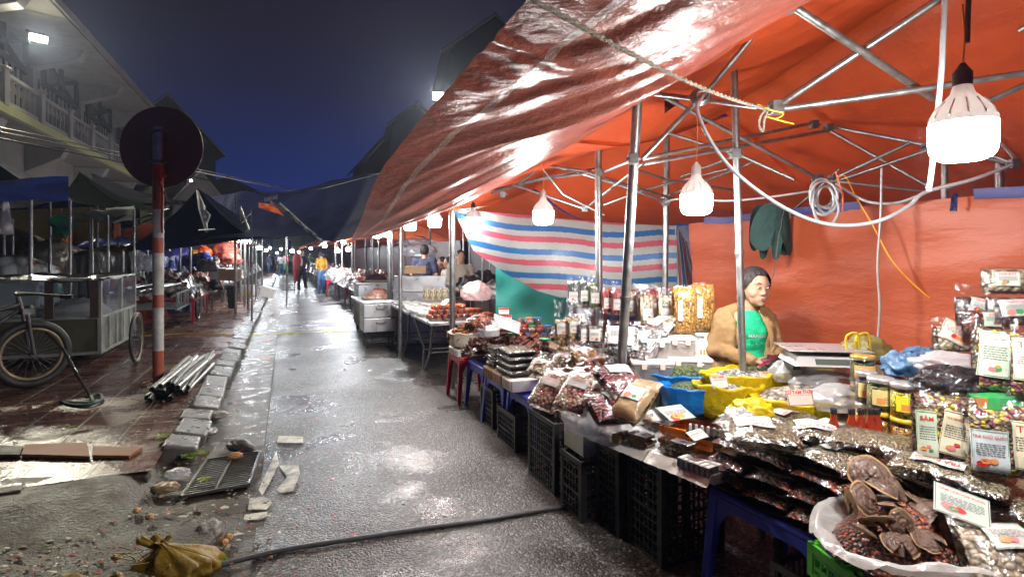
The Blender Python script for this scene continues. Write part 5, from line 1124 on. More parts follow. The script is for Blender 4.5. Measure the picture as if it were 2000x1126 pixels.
tag(mb.build('hanging_jacket', pm('dark_green_cloth', (.006, .028, .026), (.015, .05, .042), scale=9, rough=.85, bump=.8, bscale=14, bdist=.03), sub=1), 'dark green jacket hanging from the frame above the woman', 'jacket')
def cable(label, pts, r, mat=CABLE, name='cable', cat='cable', n=8, group=None, k=8):
    mb = MB(); mb.tube(spline([at(*p) if abs(p[0]) > 20 else Vector(p) for p in pts], k), r, n); return tag(mb.build(name, mat), label, cat, group)
HG = pm('shiny_grey_hose', (.42, .45, .47), (.3, .32, .34), scale=12, rough=.22, coat=.4)
cable('thick grey cable sweeping in one long loop under the frame from left to right', [(1372, 190, 2.5), (1362, 215, 2.45), (1385, 270, 2.4), (1425, 325, 2.4), (1480, 372, 2.4), (1540, 410, 2.4), (1600, 434, 2.4), (1660, 440, 2.4), (1720, 430, 2.4), (1775, 402, 2.42), (1808, 375, 2.45), (1900, 350, 2.5), (1975, 322, 2.6)], .0085, HG)
mb = MB()
for k in range(5): mb.tube([at(1370, 188, 2.5) + Vector((.028 * math.cos(a * .5236 + k) * (1 + .15 * k), -.012 + .006 * k, .022 * math.sin(a * .5236 + k) * (1 + .15 * k))) for a in range(13)], .006, 6)
tag(mb.build('cable_coil', METD), 'small dark coil of cable tied at the frame joint near the rope', 'cable coil')
cable('grey hose hanging straight down just left of the nearest bulb', [(1846, -12, 1.95), (1842, 75, 1.95), (1838, 150, 1.95), (1828, 250, 1.98), (1820, 330, 2.0), (1814, 372, 2.02)], .0095, HG)
cable('black sleeved cord over the nearest bulb', [(1892, -12, 1.62), (1890, 40, 1.62), (1889, 84, 1.62)], .0075, CABLEK)
cable('thin grey cable crossing behind the second nearest bulb', [(1300, 395, 4.0), (1330, 388, 3.6), (1420, 392, 3.6), (1500, 385, 3.6), (1590, 372, 3.5)], .007)
cable('grey cable sagging from the coil to the right side', [(1632, 358, 3.3), (1690, 392, 3.2), (1750, 396, 3.1), (1806, 378, 3.0)], .008)
cable('vertical grey wire hanging in front of the orange wall', [(1722, 328, 3.1), (1720, 420, 3.1), (1714, 520, 3.1), (1718, 600, 3.1), (1712, 690, 3.1)], .006)
cable('thin black wire hanging beside the seated woman', [(1533, 400, 3.6), (1520, 470, 3.6), (1512, 530, 3.6), (1500, 560, 3.6), (1492, 598, 3.62)], .0028, CABLEK)
ORW = pm('orange_yellow_wire', (.85, .38, .01), rough=.4)
cable('orange wire running down across the orange wall', [(1632, 352, 3.3), (1650, 344, 3.28), (1672, 385, 3.25), (1705, 440, 3.2), (1740, 505, 3.15), (1790, 560, 3.1), (1860, 614, 3.05)], .0038, ORW)
cable('short orange cord with a red plug hanging from the coil', [(1632, 335, 3.2), (1640, 360, 3.2), (1646, 385, 3.2), (1645, 412, 3.2)], .004, pm('red_cord', (.7, .12, .03)))
mb = MB(); rs = random.Random(5)
for k in range(4):
    cx, cy, rx, ry = 1605 + rs.uniform(-12, 14), 372 + rs.uniform(-8, 12), rs.uniform(16, 30), rs.uniform(20, 34)
    mb.tube([at(cx + rx * math.cos(a * .35), cy + ry * math.sin(a * .35) + 8, 3.2 + .012 * k + .01 * math.sin(a)) for a in range(19)], .0075, 8)
mb.tube(spline([at(1590, 365, 3.2), at(1588, 405, 3.2), at(1600, 432, 3.2), at(1625, 436, 3.2), at(1638, 410, 3.2), at(1630, 380, 3.2)], 6), .0075, 8)
tag(mb.build('cable_coil', CABLE), 'tangled coil of grey cable tied to the frame in the middle of the stall', 'cable coil')
ROPE = pm('twisted_rope', (.50, .46, .36), (.26, .23, .18), scale=60, rough=.8, bump=1, bscale=80)
mb = MB(); pa, pb = at(1036, -4, 1.12), at(1500, 214, 2.33); npt = 150
for q in range(2):
    mb.tube([pa.lerp(pb, i / npt) + Vector((.0035 * math.cos(i * .9 + q * math.pi), 0, .0035 * math.sin(i * .9 + q * math.pi) - .03 * math.sin(math.pi * i / npt))) for i in range(npt + 1)], .0042, 6)
tag(mb.build('rope', ROPE), 'pale twisted rope running from the frame joint out under the big flap', 'rope')
mb = MB()
mb.tube(spline([at(1500, 210, 2.3), at(1486, 225, 2.3), at(1482, 245, 2.3), at(1490, 256, 2.3), at(1492, 235, 2.3), at(1500, 214, 2.3)], 6), .006, 6)
rp_ = tag(mb.build('rope_knot', ROPE), 'hanging rope loop at the knot on the frame joint', 'rope')
cable('yellow plastic tie knotted on the frame joint', [(1480, 204, 2.3), (1505, 215, 2.28), (1530, 222, 2.3), (1515, 232, 2.29), (1498, 228, 2.3), (1525, 236, 2.3), (1550, 242, 2.32)], .003, pm('yellow_tie', (.75, .65, .05), rough=.4), 'plastic_tie', 'tie')
mb = MB(); mb.grid(lambda u, v: at(lerp(1298, 1326, u), lerp(148, 222 - 20 * u, v), 3.35 + .03 * N(u * 5, v * 5)), 8, 10)
tag(mb.build('cloth_scrap', pm('dark_red_cloth', (.08, .008, .01), rough=.8)), 'dark red cloth scrap hanging under the roof above the leaning leg', 'cloth')
mb = MB(); mb.grid(lambda u, v: at(1858 + 14 * u - 3 * v, 378 + 34 * v, 2.9 + .02 * N(u * 9, v * 9)), 6, 8)
tag(mb.build('cloth_tie', pm('navy_band', (.03, .035, .13))), 'navy cloth tie dangling from the hem of the orange wall', 'cloth')
cable('thick dark cable lying across the wet road to the nearest crates', [(*p,) for p in [tuple(gr(355, 1130, .012)), tuple(gr(440, 1100, .012)), tuple(gr(560, 1072, .012)), tuple(gr(700, 1050, .012)), tuple(gr(830, 1030, .012)), tuple(gr(960, 1012, .012)), tuple(gr(1100, 988, .012)), tuple(gr(1200, 975, .012))]], .013, pm('dark_rubber_cable', (.05, .055, .055), (.1, .1, .1), scale=30, rough=.4), group=None)
# =====================================================================================
# JERKY, TRAYS, JARS on the stools
# =====================================================================================
JERK = pm('dried_meat', (.060, .022, .018), (.12, .05, .038), scale=16, rough=.38, coat=.25, bump=.7, bscale=40)
def slabs(name, label, loc, rx, ry, hh, n, mat, sz=(.12, .05, .012), seed=1, kind='stuff', cat='dried meat'):
    rs = random.Random(seed); mb = MB()
    for i in range(n):
        a = rs.uniform(0, 6.283); q = math.sqrt(rs.random()) ; x, y = rx * q * math.cos(a), ry * q * math.sin(a); z = hh * (1 - q ** 2) * rs.uniform(.82, 1.0)
        M = Matrix.Rotation(rs.uniform(0, 6.28), 4, 'Z') @ Matrix.Rotation(rs.uniform(-.6, .6) + q * .5, 4, 'X') @ Matrix.Rotation(rs.uniform(-.5, .5), 4, 'Y')
        lx, ly, lz = sz[0] * rs.uniform(.5, 1.2), sz[1] * rs.uniform(.6, 1.3), sz[2]
        pr = [Vector(((u - .5) * lx + rs.uniform(-.006, .006), (v - .5) * ly + rs.uniform(-.006, .006), rs.uniform(-.006, .006))) for v in (0, .5, 1) for u in (0, .33, .66, 1)]
        up_ = [p + Vector((0, 0, lz)) for p in pr]
        fs_ = [(j * 4 + i_, j * 4 + i_ + 1, j * 4 + i_ + 5, j * 4 + i_ + 4) for j in (0, 1) for i_ in (0, 1, 2)]
        ed = [0, 1, 2, 3, 7, 11, 10, 9, 8, 4]
        vs = [M @ p + Vector((x, y, z)) for p in pr + up_]
        mb.add(vs, [f[::-1] for f in fs_] + [tuple(k + 12 for k in f) for f in fs_] + [(ed[k], ed[(k + 1) % 10], ed[(k + 1) % 10] + 12, ed[k] + 12) for k in range(10)])
    mb.mi = 0; heap(mb, 1, 1, seed) if False else None
    def core(u, v): a = u * 6.283; return Vector((rx * .9 * v * math.cos(a), ry * .9 * v * math.sin(a), hh * .85 * (1 - v * v)))
    mb.grid(core, 24, 8)
    return tag(mb.build(name, mat, loc=loc, rot=SY), label, cat, kind=kind)
def basin(label, loc, r, hh, mat, rimmat):
    T = thing('basin', label, 'basin', loc, 0, 'basins of dried meat on the blue stools')
    mb = MB(); mb.lathe([(.01, 0), (r * .74, 0), (r * .95, hh * .92), (r, hh), (r * .97, hh), (r * .9, hh * .8), (r * .7, .01)], n=30, cap=False); mb.build('bowl', mat, T)
    mb = MB(); mb.tube([(r * math.cos(a * .2618), r * math.sin(a * .2618), hh + .004 * math.sin(a * 3)) for a in range(25)], .012, 8); mb.build('rim', rimmat, T)
TEAL = pm('teal_basin', (.02, .16, .20), (.03, .2, .26), scale=6, rough=.35); JUTE = pm('woven_rim', (.36, .26, .12), (.22, .15, .07), scale=40, rough=.8, bump=.8, bscale=70)
pj = st(5.35, 1.98, .48); basin('blue basin under the left of the dried meat heap', pj, .21, .14, pm('blue_basin', (.03, .12, .3), rough=.35), JUTE)
pk = st(4.85, 1.93, .48); basin('teal basin with a woven rim under the dried meat heap', pk, .22, .15, TEAL, JUTE)
basin('small teal basin with a pale rim in front of the dried meat', st(4.55, 1.76, .48), .13, .12, TEAL, JUTE)
slabs('dried_meat', 'large dark heap of dried meat strips filling the basins', st(5.0, 2.06, .60), .50, .34, .30, 520, JERK, seed=3)
slabs('dried_meat', 'dark red dried meat strips spilling to the right of the heap', st(4.72, 2.12, .60), .34, .30, .22, 220, pm('red_dried_meat', (.10, .03, .022), (.2, .07, .05), scale=16, rough=.38, coat=.3, bump=.6, bscale=40), sz=(.11, .035, .012), seed=6)
slabs('dried_squid', 'heap of orange brown dried slices in the white paper bag', st(5.75, 1.80, .66), .17, .15, .12, 110, pm('orange_dried', (.34, .15, .05), (.2, .08, .03), scale=12, rough=.5, coat=.2), sz=(.10, .05, .008), seed=9, cat='dried food')
sack('paper_bag', 'off-white soft bag of dried slices on the foam block', 'bag', st(5.72, 1.78, .555), .16, .17, pm('offwhite_sack', (.66, .62, .5), (.55, .5, .4), scale=6, rough=.6, bump=.6, bscale=14), None, 77, ruff=.12)
mb = MB(); mb.box((0, 0, .035), (.30, .34, .07))
for k in range(6): mb.box((-.152, -.14 + k * .055, .035), (.012, .03, .06))
tag(mb.build('foam_block', FOAM, loc=st(5.72, 1.80, .482), rot=SY, bev=.008), 'ribbed off-white foam block on the dark red stool', 'foam block')
card('white card with red print stuck in the dried meat', 990, 632, 5.0, .26, .14, (R(45), R(20), R(10)), 'TRÂU GÁC BẾP', LAB, lines=2)
for i in range(4):
    p = st(4.18 + i * .01, 1.74 + .004 * i, .575 + i * .052)
    T = thing('food_tray', ('lowest', 'second', 'third', 'top')[i] + ' of the black trays with clear lids below the dried meat', 'food tray', p, SY + rnd(-.05, .05), 'black trays with clear lids')
    mb = MB(); mb.prism([Vector((a * .10, b * .13, 0)) for a, b in ((-1, -1), (1, -1), (1, 1), (-1, 1))], [Vector((a * .12, b * .155, .035)) for a, b in ((-1, -1), (1, -1), (1, 1), (-1, 1))]); mb.build('tray_body', BLKP, T, bev=.006)
    mb = MB(); mb.box((0, 0, .041), (.225, .29, .006)); mb.build('contents', SPICE, T)
    mb = MB(); mb.prism([Vector((a * .12, b * .155, .036)) for a, b in ((-1, -1), (1, -1), (1, 1), (-1, 1))], [Vector((a * .105, b * .14, .052)) for a, b in ((-1, -1), (1, -1), (1, 1), (-1, 1))]); mb.build('lid', FILM2, T, bev=.004)
for i in range(7):
    p = st(4.50 + rnd(-.01, .01), 1.72 + rnd(-.01, .01), .575 + i * .026); mb = MB(); mb.box((0, 0, .012), (.16, .17, .022)); tag(mb.build('meat_pack', pm('dark_pack', (.02, .018, .02), (.2, .2, .2), scale=25, rough=.15, coat=.8, contrast=.12), loc=p, rot=SY + rnd(-.15, .15), bev=.006), 'thin dark shrink-wrapped pack in the small stack left of the black trays', 'food pack', 'thin dark packs stacked below the dried meat')
for i, (s_, m_) in enumerate(((4.52, CARD), (4.30, pm('pinkish_foam', (.60, .46, .38), (.5, .38, .3), scale=5, rough=.8)), (4.06, FOAM))):
    mb = MB(); mb.box((0, 0, .045), (.26, .21, .09)); [mb.box((-.132, -.08 + k * .05, .045), (.012, .03, .08)) for k in range(4)]
    tag(mb.build('foam_block', m_, loc=st(s_, 1.74, .482), rot=SY, bev=.006), ('brown', 'pinkish', 'off-white')[i] + ' block on the blue stools holding the trays and packs', 'foam block')
T = thing('clothes_peg', 'bright green plastic clip beside the red jar in front of the dried meat', 'clip', at(1062, 697, 4.2), .3); mb = MB(); mb.box((-.012, 0, 0), (.018, .02, .07)); mb.build('left_half', LIDGR, T); mb = MB(); mb.box((.014, 0, -.008), (.018, .02, .05)); mb.build('right_half', LIDGR, T)
jar('dark red jar right of the dried meat', at(1063, 690, 4.35), .04, .12, REDCH, LIDGR, None, group=None)
# boxes and jars behind the jerky, in front of the teal sheet
board(5.1, 6.6, 2.25, 2.85, .74, 'table behind the dried meat carrying jars and red lidded boxes')
for lv, n in enumerate((5, 4, 3, 2)):
    for i in range(n):
        p = at(984 + (i - (n - 1) / 2) * 10.5, 0, 5.35); T = thing('spice_box', f'small white box with red ends, row {lv + 1} from below in the pyramid', 'box', (p.x, p.y, .752 + lv * .072), rnd(-.1, .1), 'pyramid of white and red boxes before the teal sheet')
        mb = MB(); mb.box((0, 0, .03), (.048, .05, .044)); mb.build('box_body', WHITE, T, bev=.003); mb = MB(); mb.box((0, 0, .061), (.05, .052, .018)); mb.build('lid', LIDR, T, bev=.003)
lm = [LIDGR, LIDB, LIDO, LIDGR, LIDB, LIDR, LIDO]; ln = ['green', 'blue', 'orange', 'green', 'blue', 'red', 'orange']
for lv in range(3):
    for i in range((6, 5, 2)[lv]):
        p = at(1000 + i * 15.5 + lv * 7 + (20 if lv == 2 else 0), 0, 5.15); k = (i * 2 + lv * 3) % 7
        jar(f'squat jar with a {ln[k]} lid, layer {lv + 1} of the jars before the teal sheet', (p.x, p.y, .752 + lv * .072), .037, .07, (CHIPS, GREYN, REDCH)[k % 3], lm[k], None, group='squat jars with coloured lids', res=14)
for i in range(4): crumple('plastic_bag', ('leftmost', 'second', 'third', 'rightmost')[i] + ' crinkled clear bag heaped behind the jerky near the jars', 'plastic bag', at(1085 + i * 14 if i > 1 else 950 - i * 14, 655 - (i % 2) * 10, 4.9), (.24, .2, .18), (FILMW, DARKR, FILMW, GREYCR)[i], 60 + i, group='crinkled bags around the dried meat')
slant(1105, 650, 4.5, .24, .22, GREYN, 'dark filled clear bag lying between the jars and the nut bags', 140, lean=25, labs=())
for lv in range(3):
    for row in range(2):
        for i in range((10, 8, 5)[lv]):
            p = st(6.95 + row * .115, 1.72 + i * .088 + lv * .03, .715 + lv * .062)
            if i + lv * 2 > 9: continue
            o = None
            jar(f'round clear tub of chilli with a red lid, {"front" if row == 0 else "rear"} row, layer {lv + 1}', p, .042, .06, REDCH, LIDO, None, group='red lidded tubs on the steel table', cat='tub', res=14)
# =====================================================================================
# MIDDLE STALLS on the right
# =====================================================================================
def steel_table(label, s0, s1, v0, v1, z, cloth=None):
    T = thing('steel_table', label, 'table', st((s0 + s1) / 2, (v0 + v1) / 2, 0), SY, 'folding steel tables'); w_, d_ = v1 - v0, s1 - s0
    mb = MB(); mb.box((0, 0, z - .02), (w_, d_, .04)); mb.build('tabletop', INOX, T, bev=.006)
    for sx_ in (-1, 1):
        for sy_ in (-1, 1):
            mb = MB(); mb.tube([(sx_ * (w_ / 2 - .04), sy_ * (d_ / 2 - .08), z - .04), (sx_ * (w_ / 2 - .10), sy_ * (d_ / 2 - .42), .28), (sx_ * (w_ / 2 - .05), sy_ * (d_ / 2 - .55), 0)], .017, 8); mb.build('leg', MET, T)
    for sy_ in (-1, 1): mb = MB(); mb.tube([(-w_ / 2 + .08, sy_ * (d_ / 2 - .45), .25), (w_ / 2 - .08, sy_ * (d_ / 2 - .45), .25)], .012, 8); mb.build('stretcher', MET, T)
    return T
steel_table('nearer steel folding table with crossed legs carrying the red lidded tubs', 6.75, 7.95, 1.66, 2.6, .70)
steel_table('farther steel folding table covered with pale wrapped packs', 8.0, 9.6, 1.62, 2.6, .72)
for i in range(40):
    a, b = i % 5, i // 5; p = st(7.45 + b * .26 + rnd(-.04, .04), 1.72 + a * .17 + rnd(-.02, .02), .745 + rnd(0, .03))
    bag_ = tag(MB().box((0, 0, 0), (.15, .22, .04)).build('wrapped_pack', film('pack_film', tint=(.8, .82, .8), base=.3, milky=.7, bscale=24, bump=.9), loc=p, rot=SY + rnd(-.5, .5), bev=.015), 'pale wrapped pack lying flat on the steel tables', 'food pack', 'pale wrapped packs on the steel tables')
for i in range(7):
    tea(832 + i * 12 if i < 4 else 865 + i * 10, 572, 8.8, .11, .22, 'small upright clear bag of cream coloured crackers on the steel table', [], 160 + i, yaw=-.2, lean=3, mat=CREAMST, fill=.8, t=.06, group='small upright bags on the steel table', name='cracker_bag', res=.5)
crumple('plastic_bag', 'shiny clear heap of red packs at the right end of the steel tables', 'plastic bag', at(930, 585, 7.2), (.36, .3, .3), film('pinkish_film', tint=(1, .85, .85), base=.25, milky=.5, bscale=20, bump=1), 90)
mb = MB(); mb.box((0, 0, 0), (.012, .16, .10)); tag(mb.build('price_card', PAPER, loc=at(870, 590, 7.0), rot=(0, R(50), .4)), 'plain white card leaning on the red lidded tubs', 'price card')
# stainless cabinet on crate
pc = gr(712, 680); s, v = sv(pc)
crate(.46, .44, .27, st(s + .2, v + .25, 0), SY, 'black crate under the two stainless drawers', nx=9, nz=5)
T = thing('steel_cabinet', 'two stainless drawers standing on a black crate by the aisle', 'cabinet', st(s + .2, v + .25, .27), SY)
for k in (0, 1):
    mb = MB(); mb.box((0, 0, .115 + k * .235), (.54, .56, .225)); dr = mb.build('drawer', INOX, T, bev=.008)
    mb = MB(); mb.tube(spline([(-.07, -.285, .17 + k * .235), (-.06, -.31, .15 + k * .235), (.06, -.31, .15 + k * .235), (.07, -.285, .17 + k * .235)], 4), .007, 6); mb.build('handle', METD, dr)
mb = MB(); mb.box((0, 0, .48), (.56, .58, .012)); mb.build('top_rim', INOX, T)
def round_tray(label, loc, r, cmat, hh=.1, name='basket'):
    T = thing('round_basket', label, 'basket', loc, 0, 'round baskets of nuts'); mb = MB(); mb.lathe([(.01, 0), (r * .9, 0), (r, .05), (r * .97, .05), (r * .88, .012)], n=28, cap=False); mb.build('tray_body', JUTE, T)
    mb = MB(); heap(mb, r * .93, hh, 3, z0=.02); mb.build('contents', cmat, T)
T = thing('steel_counter', 'stainless counter with high panel behind the farther steel table', 'counter', at(826, 590, 9.9) * 1, R(4)); T.location.z = 0
mb = MB(); mb.box((0, 0, .45), (.95, .5, .9)); mb.build('counter_body', INOX, T, bev=.01); mb = MB(); mb.box((0, -.26, 1.04), (.95, .03, .28)); mb.build('panel', INOX, T, bev=.005); mb = MB(); mb.box((0, .0, .92), (1.0, .56, .03)); mb.build('tabletop', INOX, T, bev=.005)
mb = MB(); mb.box((0, 0, .06), (.36, .3, .12)); [mb.box((0, -.152, .03 + k * .03), (.36, .006, .005)) for k in range(4)]; tag(mb.build('wooden_box', pm('pale_wood', (.5, .34, .18), (.4, .26, .13), scale=8, rough=.7), loc=at(812, 533, 9.6), rot=.1), 'pale wooden box on the stainless counter in front of the man', 'box')
T = thing('stall_cart', 'dark wooden cart with trays of chestnuts beyond the stainless drawers', 'cart', st(11.2, 1.75, 0), SY)
mb = MB(); mb.box((0, 0, .4), (.9, 1.5, .5)); mb.build('cart_body', pm('dark_wood', (.08, .04, .03), (.12, .07, .05), scale=6, rough=.6), T, bev=.01); mb = MB(); mb.box((0, 0, .66), (1.0, 1.6, .03)); mb.build('tabletop', INOX, T)
for sy_ in (-1, 1):
    for sx_ in (-1, 1): mb = MB(); mb.lathe([(.01, -.02), (.1, -.02), (.1, .02), (.01, .02)], n=16); w2 = mb.build('wheel', BLKP, T, loc=(sx_ * .4, sy_ * .55, .1), rot=(0, R(90), 0))
round_tray('round basket heaped with red brown chestnuts over the drawers', st(10.9, 1.62, .68), .30, CHEST, .14)
round_tray('round basket of chestnuts behind the first one', st(11.6, 1.75, .68), .26, CHEST, .18)
T = thing('steel_counter', 'low stainless counter with a basket of purple dates beyond the chestnuts', 'counter', st(12.9, 1.85, 0), SY); mb = MB(); mb.box((0, 0, .45), (.8, .9, .9)); mb.build('counter_body', INOX, T, bev=.01); mb = MB(); mb.box((0, 0, .92), (.9, 1.0, .03)); mb.build('tabletop', INOX, T)
round_tray('shallow basket of dark purple fruit on the low stainless counter', st(12.7, 1.85, .935), .34, grains('purple_fruit', [(.06, .02, .04), (.1, .03, .06), (.03, .015, .02)], 30), .16)
T = thing('orange_basin', 'orange basin with a wooden scoop behind the purple fruit', 'basin', st(13.2, 1.75, .935), 0); mb = MB(); mb.lathe([(.01, 0), (.2, 0), (.26, .1), (.24, .1)], n=24, cap=False); mb.build('bowl', LIDO, T); mb = MB(); mb.tube([(0, 0, .05), (.12, .02, .30)], .02, 8); mb.build('scoop', pm('pale_wood', (.5, .34, .18)), T)
# legs of the following tents: (px, top y, Y of foot on the ground)
def leg_pair(label, px, ytop, s, v, r=.028, zt=None, grp='stall roof posts'):
    p = st(s, v, 0); Y = p.y; mb = MB(); mb.tube([p, (p.x, p.y, zt or 2.1)], r, 10); return tag(mb.build('roof_post', MET), label, 'post', grp)
for i, (px, Y, zt, r) in enumerate(((782, 8.4, 2.05, .030), (760, 10.2, 2.05, .035), (766, 10.4, 2.05, .02), (727, 12.5, 2.1, .03), (689, 17.5, 2.1, .05), (693, 17.9, 2.1, .03), (715, 14.5, 2.1, .03), (656, 24, 2.1, .04), (668, 21, 2.1, .035), (840, 14, 2.3, .03), (905, 11.5, 2.2, .022), (942, 9.5, 2.1, .018), (957, 10.5, 2.1, .018), (917, 13, 2.2, .022), (790, 16, 2.2, .03), (740, 17, 2.2, .03))):
    p = at(px, 497, Y); mb = MB(); mb.tube([(p.x, p.y, 0), (p.x, p.y, zt)], r, 8); tag(mb.build('roof_post', MET), 'steel post of the right hand stalls standing beyond the first stall leg', 'post', 'steel posts of the right hand stalls')
NAVYS = fabric('navy_cloth', (.03, .035, .075)); GREYS = fabric('grey_cloth', (.35, .32, .27)); BLKS = fabric('black_cloth', (.015, .016, .02)); YELS = fabric('yellow_cloth', (.42, .20, .01)); JEAN = fabric('jeans_cloth', (.05, .12, .25)); PINKS = fabric('pink_cloth', (.7, .12, .17)); GRNS = fabric('green_cloth', (.08, .38, .12)); OLV = fabric('olive_cloth', (.22, .25, .12)); WHT = fabric('white_cloth', (.65, .65, .65)); BRN = fabric('brown_cloth', (.2, .12, .09))
p = at(829, 497, 10.9); person((p.x, p.y, 0), R(170), 'man in a navy T-shirt seen from behind at the stainless counter', NAVYS, BLKS, 1.74, vox=.015)
p = at(864, 497, 11.2); person((p.x, p.y, 0), R(-60), 'woman in a brown top bending beside the man in navy', BRN, BLKS, 1.5, hair='bun', vox=.018)
p = at(876, 497, 10.0); person((p.x, p.y, 0), R(-50), 'dark haired woman just left of the man in the grey shirt', GREYS, BLKS, 1.5, hair='bun', vox=.018)
p = at(899, 497, 9.6); person((p.x, p.y, 0), R(20), 'man in a grey beige shirt standing right of the first stall leg', GREYS, BLKS, 1.62, short=False, vox=.015, arm=[((-.23, .02, 1.12), (-.1, -.2, 1.0)), ((.23, .02, 1.12), (.1, -.2, 1.0))])
# dark backs of these stalls
def hang(label, pts, mat, nu=30, nv=14, amp=.08, name='hanging_tarp', seed=0, grp=None, cat='tarp'):
    """pts: four corners a b (top), c d (bottom)"""
    a, b, c, d = [Vector(p) for p in pts]; mb = MB(); nrm = (b - a).cross(c - a).normalized(); L0 = (b - a).length
    def f(u, v):
        p = a.lerp(b, u).lerp(c.lerp(d, u), v); return p + nrm * (amp * (N(u * L0 * 1.3, v * 1.2, seed) + .4 * N(u * L0 * 4, v * 1.5, seed + 3)) * (.3 + v)) - Vector((0, 0, .06 * math.sin(math.pi * u) * (1 - v)))
    mb.grid(f, nu, nv); return tag(mb.build(name, mat), label, cat, grp)
DKT = tarp_mat('dark_maroon_tarp', (.10, .02, .02), (.06, .014, .016), trans=.2); NAVT = tarp_mat('navy_tarp', (.010, .014, .060), (.016, .022, .085), trans=.12, rough=.35, bs=7)
hang('dark maroon tarp closing the back of the stalls behind the stainless counter', [st(8, 4.9, 2.0), st(15.5, 4.9, 2.0), st(8, 5.0, 0), st(15.5, 5.0, 0)], DKT)
hang('dark tarp behind the striped sheet', [st(4.2, 4.9, 2.0), st(7.9, 4.9, 2.0), st(4.2, 5.0, 0), st(7.9, 5.0, 0)], NAVT, seed=3)
for i, (px, py, Y, sz, m_) in enumerate(((820, 485, 12, (.7, .5, .35), 'w'), (812, 470, 12.5, (.6, .5, .2), 'w'), (892, 590, 8.6, (.4, .4, .3), 'k'), (918, 555, 9.5, (.5, .4, .5), 'k'), (945, 545, 10.5, (.5, .4, .6), 'k'), (972, 560, 9.0, (.5, .4, .4), 'g'))):
    crumple('covered_goods', ('pale stack', 'pale upper stack', 'dark covered lump', 'black covered stack', 'dark tall covered stack', 'grey covered lump')[i] + ' among the people at the right hand stalls', 'covered goods', at(px, py, Y) - Vector((0, 0, sz[2] * .5)), sz, {'w': FILMW, 'k': BLKP, 'g': METD}[m_], 95 + i)
# =====================================================================================
# FAR STREET
# =====================================================================================
FARO = tarp_mat('far_orange_tarp', (.75, .17, .07), (.6, .11, .04), trans=.5)
def far_tent(label, s0, s1, v0, v1, z0, z1, mat, seed):
    mb = MB()
    def f(u, t):
        s, v = lerp(s0, s1, t), lerp(v0, v1, u); z = lerp(z0, z1, math.sin(math.pi * u) ** .8) + .08 * N(s * .8, v * .8, seed) - .12 * math.sin(math.pi * t); return st(s, v, z)
    mb.grid(f, 20, 20); return tag(mb.build('far_tent_roof', mat), label, 'tent', 'stall roofs down the street')
for i, (s0, s1, v0, v1) in enumerate(((15.3, 19, 1.7, 4.6), (19.2, 23, 1.6, 4.6), (23.2, 28, 1.3, 4.4), (28.3, 34, 1.0, 4.4), (34.5, 44, .8, 4.4), (44.5, 60, .5, 4.6))): far_tent('orange tarp roof on the right side far down the street', s0, s1, v0, v1, 2.05, 2.35, FARO, i)
for i, (s0, s1, v0, v1) in enumerate(((14.6, 17.5, -3.4, -1.6), (17.6, 21.5, -5, -1.45), (21.6, 26, -5.4, -1.4), (26.1, 32, -5.6, -1.3), (32.2, 44, -5.6, -1.2), (44.5, 62, -5.6, -1.1))): far_tent('orange tarp roof on the left side far down the street', s0, s1, v0, v1, 2.0, 2.3, FARO, i + 9)
hang('orange side tarp of the first lit stall on the left', [st(15.5, -4.7, 2.1), st(30, -5.6, 2.1), st(15.5, -4.8, .2), st(30, -5.7, .2)], FARO, seed=8)
hang('far orange tarp closing the end of the street', [st(78, -9, 3.2), st(78, 9, 3.2), st(78, -9, 0), st(78, 9, 0)], FARO, seed=9)
hang('maroon back tarp of the far right stalls', [st(15.6, 4.7, 2.2), st(44, 4.5, 2.2), st(15.6, 4.8, 0), st(44, 4.6, 0)], DKT, seed=10)
def post_at(px, Y, zt, r=.03, lab='thin post of the left hand stalls beyond the carts', grp='posts of the left hand stalls'):
    p = at(px, 497, Y); mb = MB(); mb.tube([(p.x, p.y, 0), (p.x, p.y, zt)], r, 8); return tag(mb.build('roof_post', MET), lab, 'post', grp)
for px, Y, zt in ((460, 13.4, 3.0), (485, 14.5, 2.3), (478, 15.5, 2.3), (470, 17, 2.3), (500, 19, 2.3), (512, 24, 2.3), (447, 16, 2.3), (430, 19, 2.3), (393, 15, 2.3), (372, 14, 2.3)): post_at(px, Y, zt)
# tables with goods, both sides
PACKS = grains('piled_packs', [(.55, .5, .48), (.3, .08, .06), (.7, .66, .6), (.15, .1, .09), (.5, .25, .2), (.65, .6, .62), (.08, .07, .08)], 9, rough=.35, coat=.4, bump=1, dist=.05, warp=.05)
def far_table(s, v, w_, d_, label, hz_=.35, seed=0, mat=PACKS, red=False, z=.6):
    T = thing('market_table', label, 'table', st(s, v, 0), SY, 'goods tables far down the street'); mb = MB(); mb.box((0, 0, z - .02), (w_, d_, .04)); mb.build('tabletop', REDP if red else INOX, T)
    for a in (-1, 1):
        for b in (-1, 1): mb = MB(); mb.box((a * (w_ / 2 - .05), b * (d_ / 2 - .05), (z - .04) / 2), (.05, .05, z - .04)); mb.build('leg', REDP if red else METD, T)
    mb = MB()
    def f(u, t): x, y = (u - .5) * w_ * .96, (t - .5) * d_ * .96; e = min(u, 1 - u, t, 1 - t) * 2; return Vector((x, y, z + .004 + hz_ * (min(1, e * 2.2) ** .7) * (.55 + .45 * N(x * 2.5, y * 2.5, seed) + .35 * (N(x * 9, y * 9, seed)) + .5 * u * (1 if v > 0 else -1) + (.5 if v < 0 else 0))))
    mb.grid(f, 34, 34); tag(mb.build('piled_goods', mat), None, None).parent = T; return T
for i in range(9): s_ = 15.4 + i * 2.9; far_table(s_, 2.15 - i * .08, 1.0, 2.3, ('first', 'second', 'third', 'fourth', 'fifth', 'sixth', 'seventh', 'eighth', 'ninth')[i] + ' goods table on the right beyond the people', .45, i)
